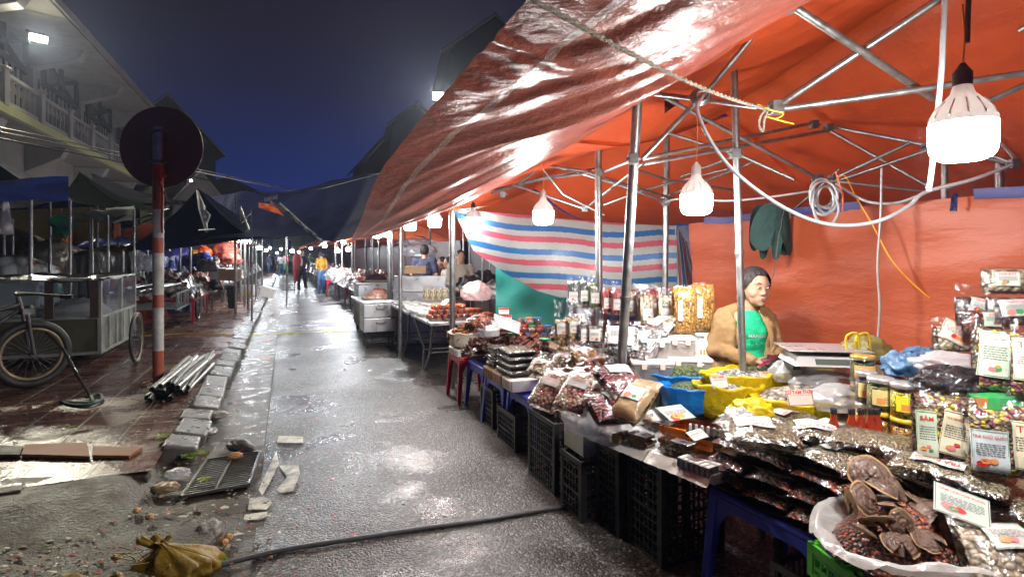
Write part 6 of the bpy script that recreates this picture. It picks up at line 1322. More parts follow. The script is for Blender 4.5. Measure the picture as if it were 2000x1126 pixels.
for i in range(9): s_ = 14.6 + i * 2.9; far_table(s_, -2.4 + i * .04, 1.2, 2.3, ('first', 'second', 'third', 'fourth', 'fifth', 'sixth', 'seventh', 'eighth', 'ninth')[i] + ' goods table on the left past the second cart', .55, 20 + i, red=i == 0)
# white boxes by the kerb
for i, (px, py, w_, h_, rt, lab) in enumerate(((480, 581, .40, .40, (0, 0, .1), 'white foam box with yellow bands standing by the kerb'), (515, 583, .44, .36, (0, .3, .2), 'white foam box tipped over at the kerb edge'))):
    p = gr(px, py, .05); T = thing('foam_box', lab, 'box', p + Vector((0, .2, .02)), rt); mb = MB(); mb.box((0, 0, h_ / 2), (w_, .4, h_ * .8)); mb.build('box_body', FOAM, T, bev=.01); mb = MB(); mb.box((0, 0, h_ * .96), (w_ + .02, .42, .06)); mb.build('lid', FOAM, T, bev=.01)
    if i == 0: mb = MB(); mb.box((0, -.204, h_ * .3), (w_ + .01, .006, .03)); [mb.box((x, -.204, h_ * .3), (.03, .006, .2)) for x in (-.12, 0, .12)]; mb.build('yellow_band', LIDY, T)
for i, (px, py) in enumerate(((432, 535), (450, 537))): mb = MB(); mb.box((0, 0, .14), (.42, .35, .28)); tag(mb.build('carton_box', CARDW if i == 0 else CARD, loc=at(px, py + 10, 14.2), rot=.05 * i, bev=.005), ('white', 'brown')[i] + ' carton on the first left hand table beside the seated woman in navy', 'box')
# people down the street
p = at(420, 497, 14.6); person((p.x, p.y, 0), R(140), 'woman in navy seated with her back turned among the left hand goods', NAVYS, BLKS, 1.7, pose='sit', hair='long', seat=.62, vox=.02)
p = gr(590, 570); person(p, R(8), 'man in a black jacket and white shoes walking up the aisle', BLKS, BLKS, 1.74, pose='walk', short=False, shoe=(.8, .8, .8), vox=.018)
mb = MB(); mb.ell((0, -.128, 1.25), (.055, .03, .17)); o = mb.build('white_tee', WHT, bpy.data.objects['person.006'] if 'person.006' in bpy.data.objects else None)
p = gr(627, 577); person(p, R(-120), 'woman in a yellow shirt and jeans beside the red stools', YELS, JEAN, 1.66, vox=.018, hair='bun')
p = gr(616, 572); person(p + Vector((-.1, 1.2, 0)), R(-100), 'person in an olive shirt partly behind the woman in yellow', OLV, JEAN, 1.55, vox=.022)
for px, py, yaw, lab, t_, b_, H_, sh_ in ((606, 545, 30, 'distant person in a green top among the far right stalls', GRNS, JEAN, 1.6, True), (573, 531, 175, 'distant person in a grey shirt behind the parasol', GREYS, BLKS, 1.68, False), (524, 536, 60, 'distant shopper in blue at the far left stalls', NAVYS, JEAN, 1.62, True), (549, 540, 185, 'distant shopper in a pale top and shorts', WHT, JEAN, 1.6, True), (558, 534, 170, 'distant person in a pink jacket and green trousers', PINKS, GRNS, 1.62, False), (544, 533, 10, 'distant woman in a navy dress in the middle of the street', NAVYS, NAVYS, 1.62, True), (531, 530, 200, 'distant person in dark grey at the left of the distant group', BLKS, BLKS, 1.66, False), (537, 527, 190, 'distant person in red behind the woman in navy', fabric('red_cloth', (.5, .05, .06)), BLKS, 1.6, True), (566, 527, 20, 'distant person in white beside the pink jacket', WHT, BLKS, 1.6, True), (551, 524, 0, 'distant person in brown behind the pink jacket', BRN, BLKS, 1.6, True)):
    p = gr(px, py); person(p, R(yaw), lab, t_, b_, H_, shorts=lab.startswith('distant woman'), short=sh_, vox=.03, pose='walk')
p = at(575, 497, 22.5); mb = MB(); mb.lathe([(.01, .35), (.05, .45), (.11, .85), (.17, 1.3), (.15, 1.5), (.03, 1.62)], n=12)
T = thing('parasol', 'closed dark red parasol standing in the aisle left of the walking man', 'parasol', (p.x, p.y, 0)); mb.build('canopy', pm('dark_red_parasol', (.30, .02, .03), (.22, .015, .025), scale=5, rough=.7), T, rot=(0, .08, 0)); mb = MB(); mb.tube([(0, 0, 0), (0, 0, 1.75)], .015, 8); mb.build('pole', METD, T)
for i, px in enumerate((641, 657)):
    p = gr(px, 580); stool(.42, .42, .62, (p.x + .1, p.y + .2, 0), SY, ('left', 'right')[i] + ' tall dark red stool holding white bags beside the woman in yellow', REDP, group='tall dark red stools down the aisle')
    crumple('plastic_bag', ('left', 'right')[i] + ' white knotted bag on the tall dark red stools', 'plastic bag', Vector((p.x + .1, p.y + .2, .64)), (.5, .4, .5), FILMW, 110 + i, rough=.4)
crumple('plastic_bag', 'clear bag lying under the tall dark red stools', 'plastic bag', gr(650, 578) + Vector((0, .3, 0)), (.6, .5, .5), FILMW, 115, rough=.4)
# navy tarp hung across the street
mb = MB()
top_ = [(380, 392, 15), (470, 372, 15), (560, 376, 15.5), (650, 352, 15.5), (720, 340, 15), (765, 334, 13)]; bot_ = [(250, 492, 11.5), (400, 466, 11.5), (500, 462, 11.8), (600, 461, 12.0), (650, 472, 12), (700, 462, 11)]
def fnv(u, v):
    def pl(P): x = u * (len(P) - 1); i = min(int(x), len(P) - 2); f_ = x - i; return at(*[lerp(P[i][k], P[i + 1][k], f_) for k in range(3)])
    p = pl(top_).lerp(pl(bot_), v); return p - Vector((0, 0, .35 * math.sin(math.pi * v) * (1 - .3 * math.cos(u * 6)))) * .5 + Vector((0, 0, .05 * N(u * 9, v * 4)))
mb.grid(fnv, 50, 24); tag(mb.build('street_tarp', NAVT), 'wide navy tarp strung across the street low over the aisle', 'tarp')
cable('overhead cord running from the far left down to the knotted cloth over the street', [(-160, 215, 9), (0, 245, 10), (150, 288, 11), (330, 335, 12), (420, 355, 13), (525, 382, 14)], .014, CABLEK, 'overhead_wire', 'wire')
cable('overhead wire from the knotted cloth to the red flap', [(525, 384, 14), (620, 370, 14), (700, 350, 13), (770, 332, 12)], .010, CABLEK, 'overhead_wire', 'wire')
cable('speckled rope edge sloping down to the right in front of the navy tarp', [(545, 398, 11.5), (580, 430, 11.5), (600, 448, 11.5), (632, 472, 11.5)], .035, pm('speckled_edge', (.5, .52, .4), (.03, .04, .08), scale=9, rough=.6, contrast=.08), 'rope_edge', 'rope')
mb = MB(); mb.grid(lambda u, v: at(lerp(505, 535 + 20 * v, u), lerp(395, 400 + 14 * v, u) + 10 * v * (1 - .3 * u), 11.6 + .1 * N(u * 4, v * 4)), 10, 6); mb.mi = 1; mb.grid(lambda u, v: at(lerp(528, 556, u), lerp(391, 408, u) + 8 * v, 11.55), 8, 4); mb.mi = 2; mb.grid(lambda u, v: at(lerp(516, 542, u), lerp(386, 380, u) + 8 * v, 11.5), 8, 4)
tag(mb.build('knotted_cloth', [FARO, pm('pink_white_cloth', (.7, .5, .48)), pm('stripe_dark', (.1, .1, .14), (.5, .5, .5), scale=30, contrast=.05)]), 'knot of orange and white cloth tied to the wire over the street', 'cloth')
# =====================================================================================
# LEFT SIDE : sign, carts, pipes
# =====================================================================================
WP = pm('chipped_white_paint', (.60, .60, .56), (.30, .29, .26), scale=9, rough=.45, bump=.3, bscale=30, contrast=.2)
RP = pm('chipped_red_paint', (.42, .07, .03), (.30, .10, .06), scale=9, rough=.45, bump=.3, bscale=30, contrast=.2)
p = gr(309, 748, .10); sx_0, sy_0 = p.x, p.y
def zof(py, Y=p.y): return CH + (HY - py) * Y / FPX
T = thing('road_sign', 'round road sign seen from behind on a red and white banded pole', 'road sign', (p.x, p.y, 0))
pole_b = [(.09, 735, 'w'), (735, 684, 'r'), (684, 600, 'w'), (600, 575, 'r'), (575, 494, 'w'), (494, 464, 'r'), (464, 409, 'w'), (409, 345, 'r'), (345, 248, 'g')]
mbs = {'w': MB(), 'r': MB(), 'g': MB()}
for a, b, c in pole_b: mbs[c].tube([(0, 0, a if a < 1 else zof(a)), (0, 0, zof(b))], .056 if c != 'g' else .054, 18)
mbs['g'].tube([(0, 0, .1), (0, 0, zof(736))], .050, 12)
T2 = mbs['w'].build('pole', WP, T); mbs['r'].build('red_band', RP, T2); mbs['g'].build('bare_steel', MET, T2)
mb = MB(); n = 48; r = .462; zc_ = zof(285)
for k, y in ((0, .065), (1, .058)): pass
vs = [Vector((0, .075, zc_)), Vector((0, .068, zc_))] + [Vector((r * math.cos(a * 2 * math.pi / n), .075, zc_ + r * math.sin(a * 2 * math.pi / n))) for a in range(n)] + [Vector((r * math.cos(a * 2 * math.pi / n), .060, zc_ + r * math.sin(a * 2 * math.pi / n))) for a in range(n)]
mb.add(vs, [(0, 2 + i, 2 + (i + 1) % n) for i in range(n)] + [(1, 2 + n + (i + 1) % n, 2 + n + i) for i in range(n)] + [(2 + i, 2 + n + i, 2 + n + (i + 1) % n, 2 + (i + 1) % n) for i in range(n)])
mb.build('sign_disc', pm('sign_back', (.20, .07, .06), (.14, .05, .05), scale=4, rough=.5, bump=.1, bscale=20), T, rot=(0, 0, .05))
mb = MB(); mb.box((0, 0, zc_ - .18), (.14, .13, .03)); mb.build('bracket', METD, T); mb = MB(); mb.box((0, 0, zc_ + .16), (.14, .13, .03)); mb.build('bracket', METD, T)
RT = pm('red_tape', (.55, .03, .04), rough=.4, trans=.2)
mb = MB(); mb.tube(spline([(.04, -.06, zof(340)), (.08, -.07, zof(352)), (.05, -.06, zof(358)), (.09, -.07, zof(372)), (.085, -.06, zof(400)), (.08, -.06, zof(430)), (.09, -.07, zof(455))], 6), .012, 5); mb.tube(spline([(.04, -.06, zof(346)), (.11, -.07, zof(341)), (.13, -.07, zof(346)), (.06, -.06, zof(350))], 6), .007, 5)
mb.lathe([(.059, zof(352)), (.061, zof(345)), (.060, zof(328)), (.057, zof(322))], n=16, cap=False); mb.tube(spline([(.05, -.06, zof(372)), (.12, -.07, zof(380)), (.14, -.07, zof(400))], 6), .008, 5)
tag(mb.build('plastic_tape', RT, loc=(p.x, p.y, 0)), 'red plastic tape knotted round the banded pole below the sign', 'tape')
mb = MB(); mb.tube(spline([(-.12, -.1, .11), (-.04, -.08, .14), (.03, -.08, .12), (.1, -.06, .16), (.06, .06, .12), (-.06, .05, .13), (-.12, -.1, .11), (0, -.2, .105)], 6), .007, 5); tag(mb.build('plastic_tape', RT, loc=(p.x, p.y, 0)), 'red tape tangled round the foot of the banded pole', 'tape')
def wheel(parent, loc, rot, r, tw=.022, spokes=20, name='wheel'):
    w_ = bpy.data.objects.new(name, None); COL.objects.link(w_); w_.parent = parent; w_.location = loc; w_.rotation_euler = rot
    n = 40
    def ring(rr, t, m=8, fl=1.0):
        mb = MB(); mb.grid(lambda u, v: Vector(((rr + t * math.cos(v * 6.2832)) * math.cos(u * 6.2832), (rr + t * math.cos(v * 6.2832)) * math.sin(u * 6.2832), t * fl * math.sin(v * 6.2832))), n, m); return mb
    ring(r - tw, tw).build('tyre', pm('tyre_rubber', (.018, .018, .02), (.04, .04, .04), scale=20, rough=.5, bump=.3, bscale=70), w_)
    ring(r - tw * 2.1, tw * .5, 6, 1.3).build('rim', pm('rusty_rim', (.22, .14, .07), (.35, .3, .22), scale=9, rough=.45, metal=.5), w_)
    mb = MB(); mb.tube([(0, 0, -.05), (0, 0, .05)], .026, 10); mb.build('hub', METD, w_)
    mb = MB()
    for i in range(spokes):
        a = i * 2 * math.pi / spokes; b = a + (.5 if i % 2 else -.5); mb.tube([(.024 * math.cos(b), .024 * math.sin(b), .03 if i % 2 else -.03), ((r - tw * 2) * math.cos(a), (r - tw * 2) * math.sin(a), 0)], .0035, 4)
    mb.build('spokes', METD, w_); return w_
# cart 1 : glazed street cart
c_ = gr(195, 688, .28); Yc = c_.y; s0, v0 = sv(c_)
T = thing('food_cart', 'glazed white street food cart with a sagging black plastic top, near left', 'cart', st(s0, v0, 0), SY)
W_, D_, z0, z1 = 1.45, 1.75, .28, CH - 48 * Yc / FPX
WPM = pm('white_cart_metal', (.42, .45, .42), (.16, .16, .14), scale=4, rough=.4, rough2=.6, bump=.1, bscale=30, contrast=.3); RUST = pm('rusty_brown_metal', (.10, .055, .045), (.06, .04, .035), scale=6, rough=.5)
zm = z0 + .46
mb = MB()   # local: x<=0 to the left, y>0 along the street
for x, y in ((0, 0), (0, D_), (-W_, 0), (-W_, D_), (0, D_ * .55)): mb.box((x, y, (z0 + z1) / 2), (.045, .045, z1 - z0))
for z in (z0, zm, z1): mb.box((-W_ / 2, 0, z), (W_, .04, .04)); mb.box((-W_ / 2, D_, z), (W_, .04, .04)); mb.box((0, D_ / 2, z), (.04, D_, .04)); mb.box((-W_, D_ / 2, z), (.04, D_, .04))
mb.build('frame', WPM, T, bev=.004)
for x in (-.52, -.05): mb = MB(); mb.box((x, -.03, (zm + z1) / 2), (.09, .03, z1 - zm)); mb.build('post', RUST, T)
mb = MB(); mb.box((-.02 + .0, D_ / 2, (z0 + zm) / 2), (.02, D_ - .05, zm - z0 - .04)); mb.mi = 0
for k in range(1, 5): mb.box((.012, D_ * k / 5, (z0 + zm) / 2), (.02, .03, zm - z0 - .04))
mb.build('side_panel', WPM, T)
mb = MB(); mb.box((-W_ / 2, .0, (z0 + zm) / 2), (W_ - .06, .02, zm - z0 - .04)); mb.build('front_panel', pm('mossy_panel', (.10, .10, .06), (.05, .05, .035), scale=5, rough=.6), T)
mb = MB(); mb.box((-1.05, .03, (zm + z1) / 2), (.75, .01, z1 - zm - .06)); mb.build('frosted_panel', pm('frosted_panel', (.42, .50, .50), (.34, .42, .42), scale=2, rough=.4, trans=.4), T)
mb = MB(); mb.box((0.002, D_ / 2, (zm + z1) / 2), (.006, D_ - .08, z1 - zm - .05)); mb.box((-W_ / 2, D_ - .02, (zm + z1) / 2), (W_ - .08, .006, z1 - zm - .05)); mb.build('glass_pane', film('cart_glass', base=.08, bscale=2, bump=.1), T)
mb = MB(); mb.box((-W_ / 2, D_ / 2, z0 + .02), (W_ - .05, D_ - .05, .02)); mb.box((-W_ / 2, D_ / 2, zm - .03), (W_ - .1, D_ - .1, .015)); mb.build('shelf', METD, T)
mb = MB(); mb.grid(lambda u, v: Vector((lerp(-W_ - .12, .05, u), lerp(-.08, D_ + .05, v), z1 + .03 + .05 * N(u * 3, v * 3, 4) + .03 * N(u * 9, v * 7, 2) - .05 * (1 - min(1, min(u, 1 - u, v, 1 - v) * 14)))), 40, 40); mb.build('roof_sheet', pm('wet_black_plastic', (.015, .015, .018), (.03, .03, .035), scale=5, rough=.14, bump=.6, bscale=12, coat=.6, bdist=.03), T)
mb = MB(); heap(mb, .4, .22, 5); mb.build('contents', FILMW, T, loc=(-.45, .8, zm - .02))
w1 = gr(267, 708, .10); ls = sv(w1); wheel(T, (ls[1] - v0, ls[0] - s0, .34 + .10), (0, R(90), 0), .34)
wheel(T, (-W_ - .2, ls[0] - s0, .34 + .10), (0, R(90), 0), .34)
# tricycle front at the extreme left
f_ = gr(62, 757, .10)
T = thing('tricycle', 'front of a cargo tricycle with a big dark spoked wheel at the left edge', 'tricycle', (f_.x, f_.y, .10), R(60))
wheel(T, (0, 0, .37), (R(90), 0, 0), .37, .046, 28)
for s_ in (-1, 1): mb = MB(); mb.tube([(0, s_ * .06, .37), (-.06, s_ * .06, .82)], .018, 8); mb.build('fork', METD, T)
mb = MB(); mb.box((-.06, 0, .84), (.10, .20, .06)); mb.tube([(-.07, 0, .80), (-.12, 0, 1.0)], .022, 8); mb.build('fork_crown', METD, T)
mb = MB(); mb.tube(spline([(.15, -.38, 1.0), (-.05, -.22, 1.03), (-.12, 0, 1.02), (-.05, .22, 1.03), (.15, .38, 1.0)], 6), .016, 8); mb.build('handlebar', METD, T)
for s_ in (-1, 1): mb = MB(); mb.tube([(.12, s_ * .36, 1.0), (.2, s_ * .44, .995)], .022, 8); mb.build('grip', BLKP, T)
mb = MB(); mb.tube([(-.10, 0, .92), (-.7, .05, .75), (-1.3, .1, .55)], .025, 8); mb.tube([(-.1, 0, .86), (-.6, .05, .5)], .02, 8); mb.build('frame_tube', METD, T)
mb = MB(); mb.tube([(.02, .05, .88), (.03, .3, .86), (-.1, .9, .80)], .022, 6); mb.build('side_bar', WPM, T)
mb = MB(); mb.box((-.95, .15, .62), (.9, .9, .5)); mb.box((-.95, .15, .89), (1.0, 1.0, .05)); mb.build('cargo_box', pm('old_dark_cargo_box', (.12, .11, .09), (.05, .045, .04), scale=4, rough=.6), T, bev=.01)
cable('dark bent hose coming from the tricycle down to the pavement', [at(70, 640, 6.2)[:], at(98, 655, 6.1)[:], at(125, 685, 6.0)[:], at(150, 730, 5.95)[:], at(180, 775, 5.9)[:]] and [(70, 638, 6.2), (98, 655, 6.1), (125, 685, 6.0), (150, 730, 5.95), (183, 782, 5.55)], .017, pm('wet_dark_hose', (.05, .045, .04), rough=.25, coat=.5), 'hose', 'hose')
mb = MB(); g0 = gr(160, 785, .12); mb.tube(spline([gr(118, 783, .115), gr(140, 790, .115), gr(175, 790, .12), gr(198, 780, .125), (gr(195, 770, .13)), gr(178, 773, .13), gr(180, 785, .12), gr(150, 786, .12), gr(120, 782, .11)], 6), .016, 6)
tag(mb.build('green_rope', pm('dark_green_rope', (.02, .07, .05), rough=.6, bump=.5, bscale=80)), 'dark green rope lying at the end of the hose', 'rope')
# cart 2 : flat hand cart with pipes
c2 = gr(387, 625, .10); s2, v2 = sv(c2)
T = thing('flat_cart', 'flat grey hand cart loaded with long steel pipes, beyond the sign pole', 'cart', st(s2, v2, .10), SY)
wheel(T, (0, 0, .34), (0, R(90), 0), .34, .024); wheel(T, (-1.3, 0, .34), (0, R(90), 0), .34, .024)
GRM = pm('grey_green_metal', (.34, .38, .37), (.22, .25, .24), scale=7, rough=.4, metal=.3)
mb = MB()
for x in (-.1, -1.2):
    for z in (.42, .72): mb.box((x, -.3, z), (.035, 3.4, .035))
    for k in range(9): mb.box((x, -1.9 + k * .4, .57), (.03, .03, .30))
for k in range(8): mb.box((-.65, -1.9 + k * .45, .44), (1.1, .04, .03))
mb.tube([(-.1, 1.4, .72), (-.1, 1.9, .1)], .018, 6); mb.tube([(-.1, -2.0, .72), (-.1, -1.6, .42)], .016, 6); mb.build('bed_frame', GRM, T)
for i in range(7):
    mb = MB(); a, b = st(s2 - 2.3 + rnd(-.4, .2), v2 - .3 - i * .12, .86 + rnd(0, .10)), st(s2 + 2.0 + rnd(-.4, .4), v2 - .35 - i * .11, .88 + rnd(0, .12)); c = (a + b) / 2
    mb.tube([a - c, b - c], .028, 8); tag(mb.build('steel_pipe', MET, loc=c), 'long steel pipe lying on the flat hand cart', 'pipe', 'pipes on the flat cart')
# bundle of pipes on the pavement
rs = random.Random(3)
for i in range(19):
    lv = i // 7; j = i % 7; v = -1.20 + j * .052 + lv * .03 + rs.uniform(-.01, .01); z = .13 + lv * .05
    a = st(6.62 + .28 * 0 + rs.uniform(-.15, .12) - .15, v - .08, z); b = st(8.5 + rs.uniform(-.9, .1), v - .02 + rs.uniform(-.06, .06), z + rs.uniform(0, .05)); c = (a + b) / 2
    mb = MB(); n = 10; d = (b - a)
    mb.tube([a - c, b - c], .026, n, cap=False); mb.tube([a - c + d * .002, b - c], .021, n, cap=False); mb.tube([a - c - d * .0005, a - c + d * .006], .029, n, cap=False)
    tag(mb.build('steel_pipe', METD if i % 3 else MET, loc=c), 'grey steel tent pipe in the loose bundle lying by the kerb', 'pipe', 'pipe bundle beside the kerb')
# =====================================================================================
# LEFT SIDE : tents and covered stalls
# =====================================================================================
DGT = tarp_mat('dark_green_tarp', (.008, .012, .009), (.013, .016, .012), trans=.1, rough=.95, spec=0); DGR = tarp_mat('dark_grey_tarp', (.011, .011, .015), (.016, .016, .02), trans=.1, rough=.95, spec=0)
NAV2 = tarp_mat('deep_navy_tarp', (.004, .006, .030), (.006, .009, .042), trans=.1, rough=.9, spec=.03); BLUT = tarp_mat('lit_edge_blue', (.02, .05, .35), (.015, .04, .25), trans=.15, rough=.22, coat=.5, bump=.7, bs=10)
def tent(label, peak, cor, mat, sag=.12, seed=0, drop=0.0, legs=True):
    """four-cornered tarp roof; corners in order"""
    pk = Vector(peak); C_ = [Vector(c) for c in cor]; base = sum(C_, Vector()) / 4
    T = thing('tarp_tent', label, 'tent', (base.x, base.y, 0)); O = Vector((base.x, base.y, 0)); mb = MB()
    for k in range(4):
        a, b = C_[k], C_[(k + 1) % 4]
        def f(u, v, a=a, b=b):
            q = a.lerp(b, u) - Vector((0, 0, .5 * sag * math.sin(math.pi * u))); p = pk.lerp(q, v); return p - O - Vector((0, 0, sag * math.sin(math.pi * v) + .03 * N(u * 6 + k * 9, v * 5, seed)))
        mb.grid(f, 14, 14)
        if drop:
            def g(u, v, a=a, b=b): q = a.lerp(b, u) - Vector((0, 0, .5 * sag * math.sin(math.pi * u))); return q - O - Vector((0, 0, drop * v * (1 + .3 * N(u * 8, k, seed)))) + Vector((.03 * N(u * 12, v * 3, seed), .03 * N(u * 9, v * 3, 5), 0))
            mb.grid(g, 20, 4)
    mb.build('roof_sheet', mat, T)
    if legs:
        for c in C_: mb = MB(); mb.tube([c - O, Vector((c.x, c.y, .1)) - O], .022, 8); mb.build('leg', MET, T)
    return T
def C4(cx, cy, w_, d_, z, rz=SY): return [Vector((cx, cy, z)) + Matrix.Rotation(rz, 3, 'Z') @ Vector((a * w_ / 2, b * d_ / 2, 0)) for a, b in ((-1, -1), (1, -1), (1, 1), (-1, 1))]
pA = at(-30, 300, 9.4)
tent('navy tarp tent with a blue lit strip along its hem at the left edge', pA, [at(-260, 420, 7.5), at(137, 392, 8.6), at(230, 400, 12.0), at(-160, 410, 11.5)], NAV2, .10, 1)
mb = MB(); mb.grid(lambda u, v: at(lerp(-140, 134, u), lerp(350 + 6 * math.sin(u * 5), 392 + 5 * N(u * 6), v), 8.35 - .1 * v + .12 * N(u * 6, v * 2)), 40, 10); tag(mb.build('lit_blue_strip', BLUT), 'brighter blue strip standing for light on the edge of the left navy tent', 'tarp')  # light on the tent edge, put in as a strip of brighter blue
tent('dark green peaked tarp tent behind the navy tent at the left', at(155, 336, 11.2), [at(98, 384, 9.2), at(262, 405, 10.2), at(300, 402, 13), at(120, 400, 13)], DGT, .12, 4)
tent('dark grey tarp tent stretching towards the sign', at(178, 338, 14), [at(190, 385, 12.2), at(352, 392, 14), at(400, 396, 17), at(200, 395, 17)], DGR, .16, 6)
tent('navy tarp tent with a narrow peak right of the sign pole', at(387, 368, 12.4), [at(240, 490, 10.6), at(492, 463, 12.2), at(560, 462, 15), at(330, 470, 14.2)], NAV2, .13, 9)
mb = MB(); mb.tube([at(385, 372, 12.2), at(394, 405, 11.9), at(404, 452, 11.6)], [.02, .07, .03], 6); mb.tube([at(396, 405, 11.9), at(408, 420, 11.8), at(403, 440, 11.7)], [.01, .04, .01], 6); tag(mb.build('white_strip', pm('white_strip_cloth', (.6, .6, .6), (.3, .3, .32), scale=12, rough=.6, contrast=.1)), 'pale torn strip of plastic down the navy tent peak', 'plastic strip')
for i, (a, b) in enumerate((((346, 440, 12.9), (374, 410, 12.6)), ((470, 405, 13.0), (489, 455, 12.6)), ((470, 440, 12.8), (490, 418, 12.8)), ((470, 400, 13.2), (470, 470, 13.2)), ((490, 405, 13.0), (490, 470, 13.0)), ((255, 432, 12), (330, 408, 12)), ((255, 445, 12), (300, 425, 12)), ((215, 435, 10.8), (262, 410, 10.6)), ((388, 450, 11.6), (420, 448, 11.5)))):
    mb = MB(); mb.tube([at(*a), at(*b)], .018, 6); tag(mb.build('steel_bar', MET), 'thin steel bar of the frames under the dark left hand tents', 'bar', 'bars of the left hand tent frames')
for px, Y, zt in ((60, 7.6, 2.3), (8, 9.5, 2.2), (25, 10, 2.2), (97, 9.6, 1.9), (176, 11, 2.5), (211, 10.4, 2.4), (180, 10.8, 2.4), (258, 12, 1.9), (266, 12.2, 2.3), (288, 12.8, 1.95), (330, 14, 1.95), (345, 14.5, 2.1), (352, 16, 2.1), (372, 17, 2.1)): post_at(px, Y, zt, .025, 'thin steel post among the covered stalls on the left', 'posts among the covered stalls')
def cover(label, s, v, w_, d_, hh, mat, seed=0, z=.10, name='covered_stall', fold=.06, rot=SY, cat='covered stall'):
    mb = MB()
    def f(u, t):
        a = u * 2 * math.pi; k = t; q = min(1, k / .55); e = 3.2; c, s_ = math.cos(a), math.sin(a); sq = (abs(c) ** e + abs(s_) ** e) ** (-1 / e)
        rr = q ** .8 * sq if k < .55 else sq * (1 + .10 * (k - .55) / .45); x, y = rr * c * w_ / 2, rr * s_ * d_ / 2
        top = hh * (1 + .22 * N(x * .9 + seed, y * .9)) * (1 - .12 * q * q)
        if k < .55: zz = top + .02 * N(x * 6, y * 6, seed)
        else: kk = (k - .55) / .45; zz = top * (1 - kk ** .9); o = fold * kk * (math.sin(a * 19 + 3 * N(a * 2, seed)) + .6 * math.sin(a * 31 + seed)); x += o * c; y += o * s_
        return Vector((x, y, max(zz, 0) + z))
    mb.grid(f, 120, 30); return tag(mb.build(name, mat, loc=st(s, v, 0), rot=rot), label, cat)
GREYT = tarp_mat('silver_grey_tarp', (.20, .20, .18), (.12, .115, .105), trans=.15, rough=.3, bump=.8, bs=5, coat=.3); DKC = tarp_mat('black_brown_cover', (.035, .03, .028), (.06, .055, .05), trans=.05, rough=.35, bump=.8, bs=6)
BLC = tarp_mat('royal_blue_cover', (.012, .03, .22), (.01, .02, .14), trans=.1, rough=.3, bump=.8, bs=6, coat=.2); REDC = tarp_mat('red_cover', (.55, .03, .02), (.4, .02, .015), trans=.2, rough=.35, bump=.8, bs=7)
FLOR = grains('floral_sheet', [(.5, .55, .52), (.5, .55, .52), (.45, .1, .12), (.5, .55, .52), (.08, .28, .2)], 5, rough=.4, bump=.1)
def pxcover(label, x0, x1, ytop, Y, dd, mat, seed, **k):
    c = at((x0 + x1) / 2, 497, Y + dd / 2); s, v = sv(c); zt = CH + (HY - ytop) * Y / FPX; return cover(label, s, v, (x1 - x0) * Y / FPX, dd, zt - .1, mat, seed, rot=0, **k)
pxcover('silver grey tarp draped over a stall behind the white cart', 90, 165, 470, 10.3, 1.6, GREYT, 1); pxcover('brown grey tarp heap right of the silver grey one', 150, 238, 482, 10.9, 1.8, DKC, 2, fold=.08)
pxcover('pale grey tarp with a yellowish top edge beside the posts', 175, 248, 488, 11.6, 1.2, GREYT, 3); pxcover('black covered pile at the left behind the floral sheet', 28, 98, 455, 10.6, 1.8, DKC, 4)
pxcover('royal blue tarp bulging behind the brown grey heap', 185, 260, 462, 12.6, 2.2, BLC, 5, fold=.1); pxcover('blue tarp folds just left of the sign pole', 245, 300, 466, 12.9, 2.0, BLC, 6, fold=.1); pxcover('blue tarp folds just right of the sign pole', 300, 352, 486, 13.2, 1.8, BLC, 7, fold=.1)
pxcover('grey white floral sheet over a low stall at the left edge', -90, 92, 502, 9.3, 1.4, FLOR, 8, fold=.03); pxcover('red cloth heap inside and behind the white cart', 200, 285, 545, 11.2, 1.8, REDC, 9, fold=.08)
pxcover('dark covered heap beyond the flat cart', 285, 330, 535, 13.4, 1.4, DKC, 10); pxcover('pale crate stack covered with film', 232, 262, 500, 12.0, 1.0, WP, 11, fold=.02)
for i, (px, py, Y, sz, m_) in enumerate(((275, 528, 12.4, (.5, .4, .45), FILMW), (262, 512, 12.3, (.4, .4, .35), FILMW), (292, 530, 12.4, (.35, .3, .45), FILMW), (395, 520, 14.5, (.6, .5, .45), BLC), (378, 512, 14.8, (.5, .4, .4), pm('mustard_cloth', (.4, .25, .03), rough=.8)), (398, 503, 15, (.4, .4, .4), LIDO), (350, 520, 14.5, (.6, .5, .5), BLC), (328, 500, 14.5, (.5, .4, .6), pm('maroon_cloth', (.2, .02, .02), rough=.8)), (405, 530, 14, (.5, .4, .4), METD), (440, 500, 15.5, (.7, .5, .5), pm('red_net_bag', (.35, .06, .04), (.5, .15, .1), scale=30, rough=.7)), (448, 515, 15.2, (.6, .5, .45), pm('red_net_bag', (.35, .06, .04))))):
    crumple('stall_bundle', ('white', 'upper white', 'right white', 'blue', 'mustard', 'orange', 'wide blue', 'maroon', 'dark', 'upper red', 'lower red')[i] + ' bundle among the clutter of the left hand stalls', 'bundle', at(px, py, Y), sz, m_, 130 + i)
for i in range(3):
    p = at(318 + i * 5, 540, 12.8); stool(.3, .3, .45, (p.x + i * .02, p.y, .30 + i * .1), .3, ('lowest', 'middle', 'top')[i] + ' of the bright red plastic stools right of the sign pole', REDP, group='stacked red stools')
mb = MB(); mb.grid(lambda u, v: at(lerp(100, 262, u), lerp(423 - 22 * u, 428 + 6 * math.sin(u * 3), v), lerp(9.6, 11.4, v)) + Vector((0, 0, .05 * N(u * 7, v * 3))), 40, 10); tag(mb.build('grey_white_sheet', pm('lit_white_sheet', (.5, .55, .54), (.36, .4, .4), scale=5, rough=.5, bump=.8, bscale=12, trans=.4)), 'grey white sheet stretched like a low roof under the dark tents', 'tarp')
mb = MB()
ob = [(92, 421), (140, 420), (145, 428), (156, 443), (140, 450), (132, 462), (128, 472), (122, 462), (108, 468), (102, 458), (104, 445), (95, 440)]
cc = (122, 443)
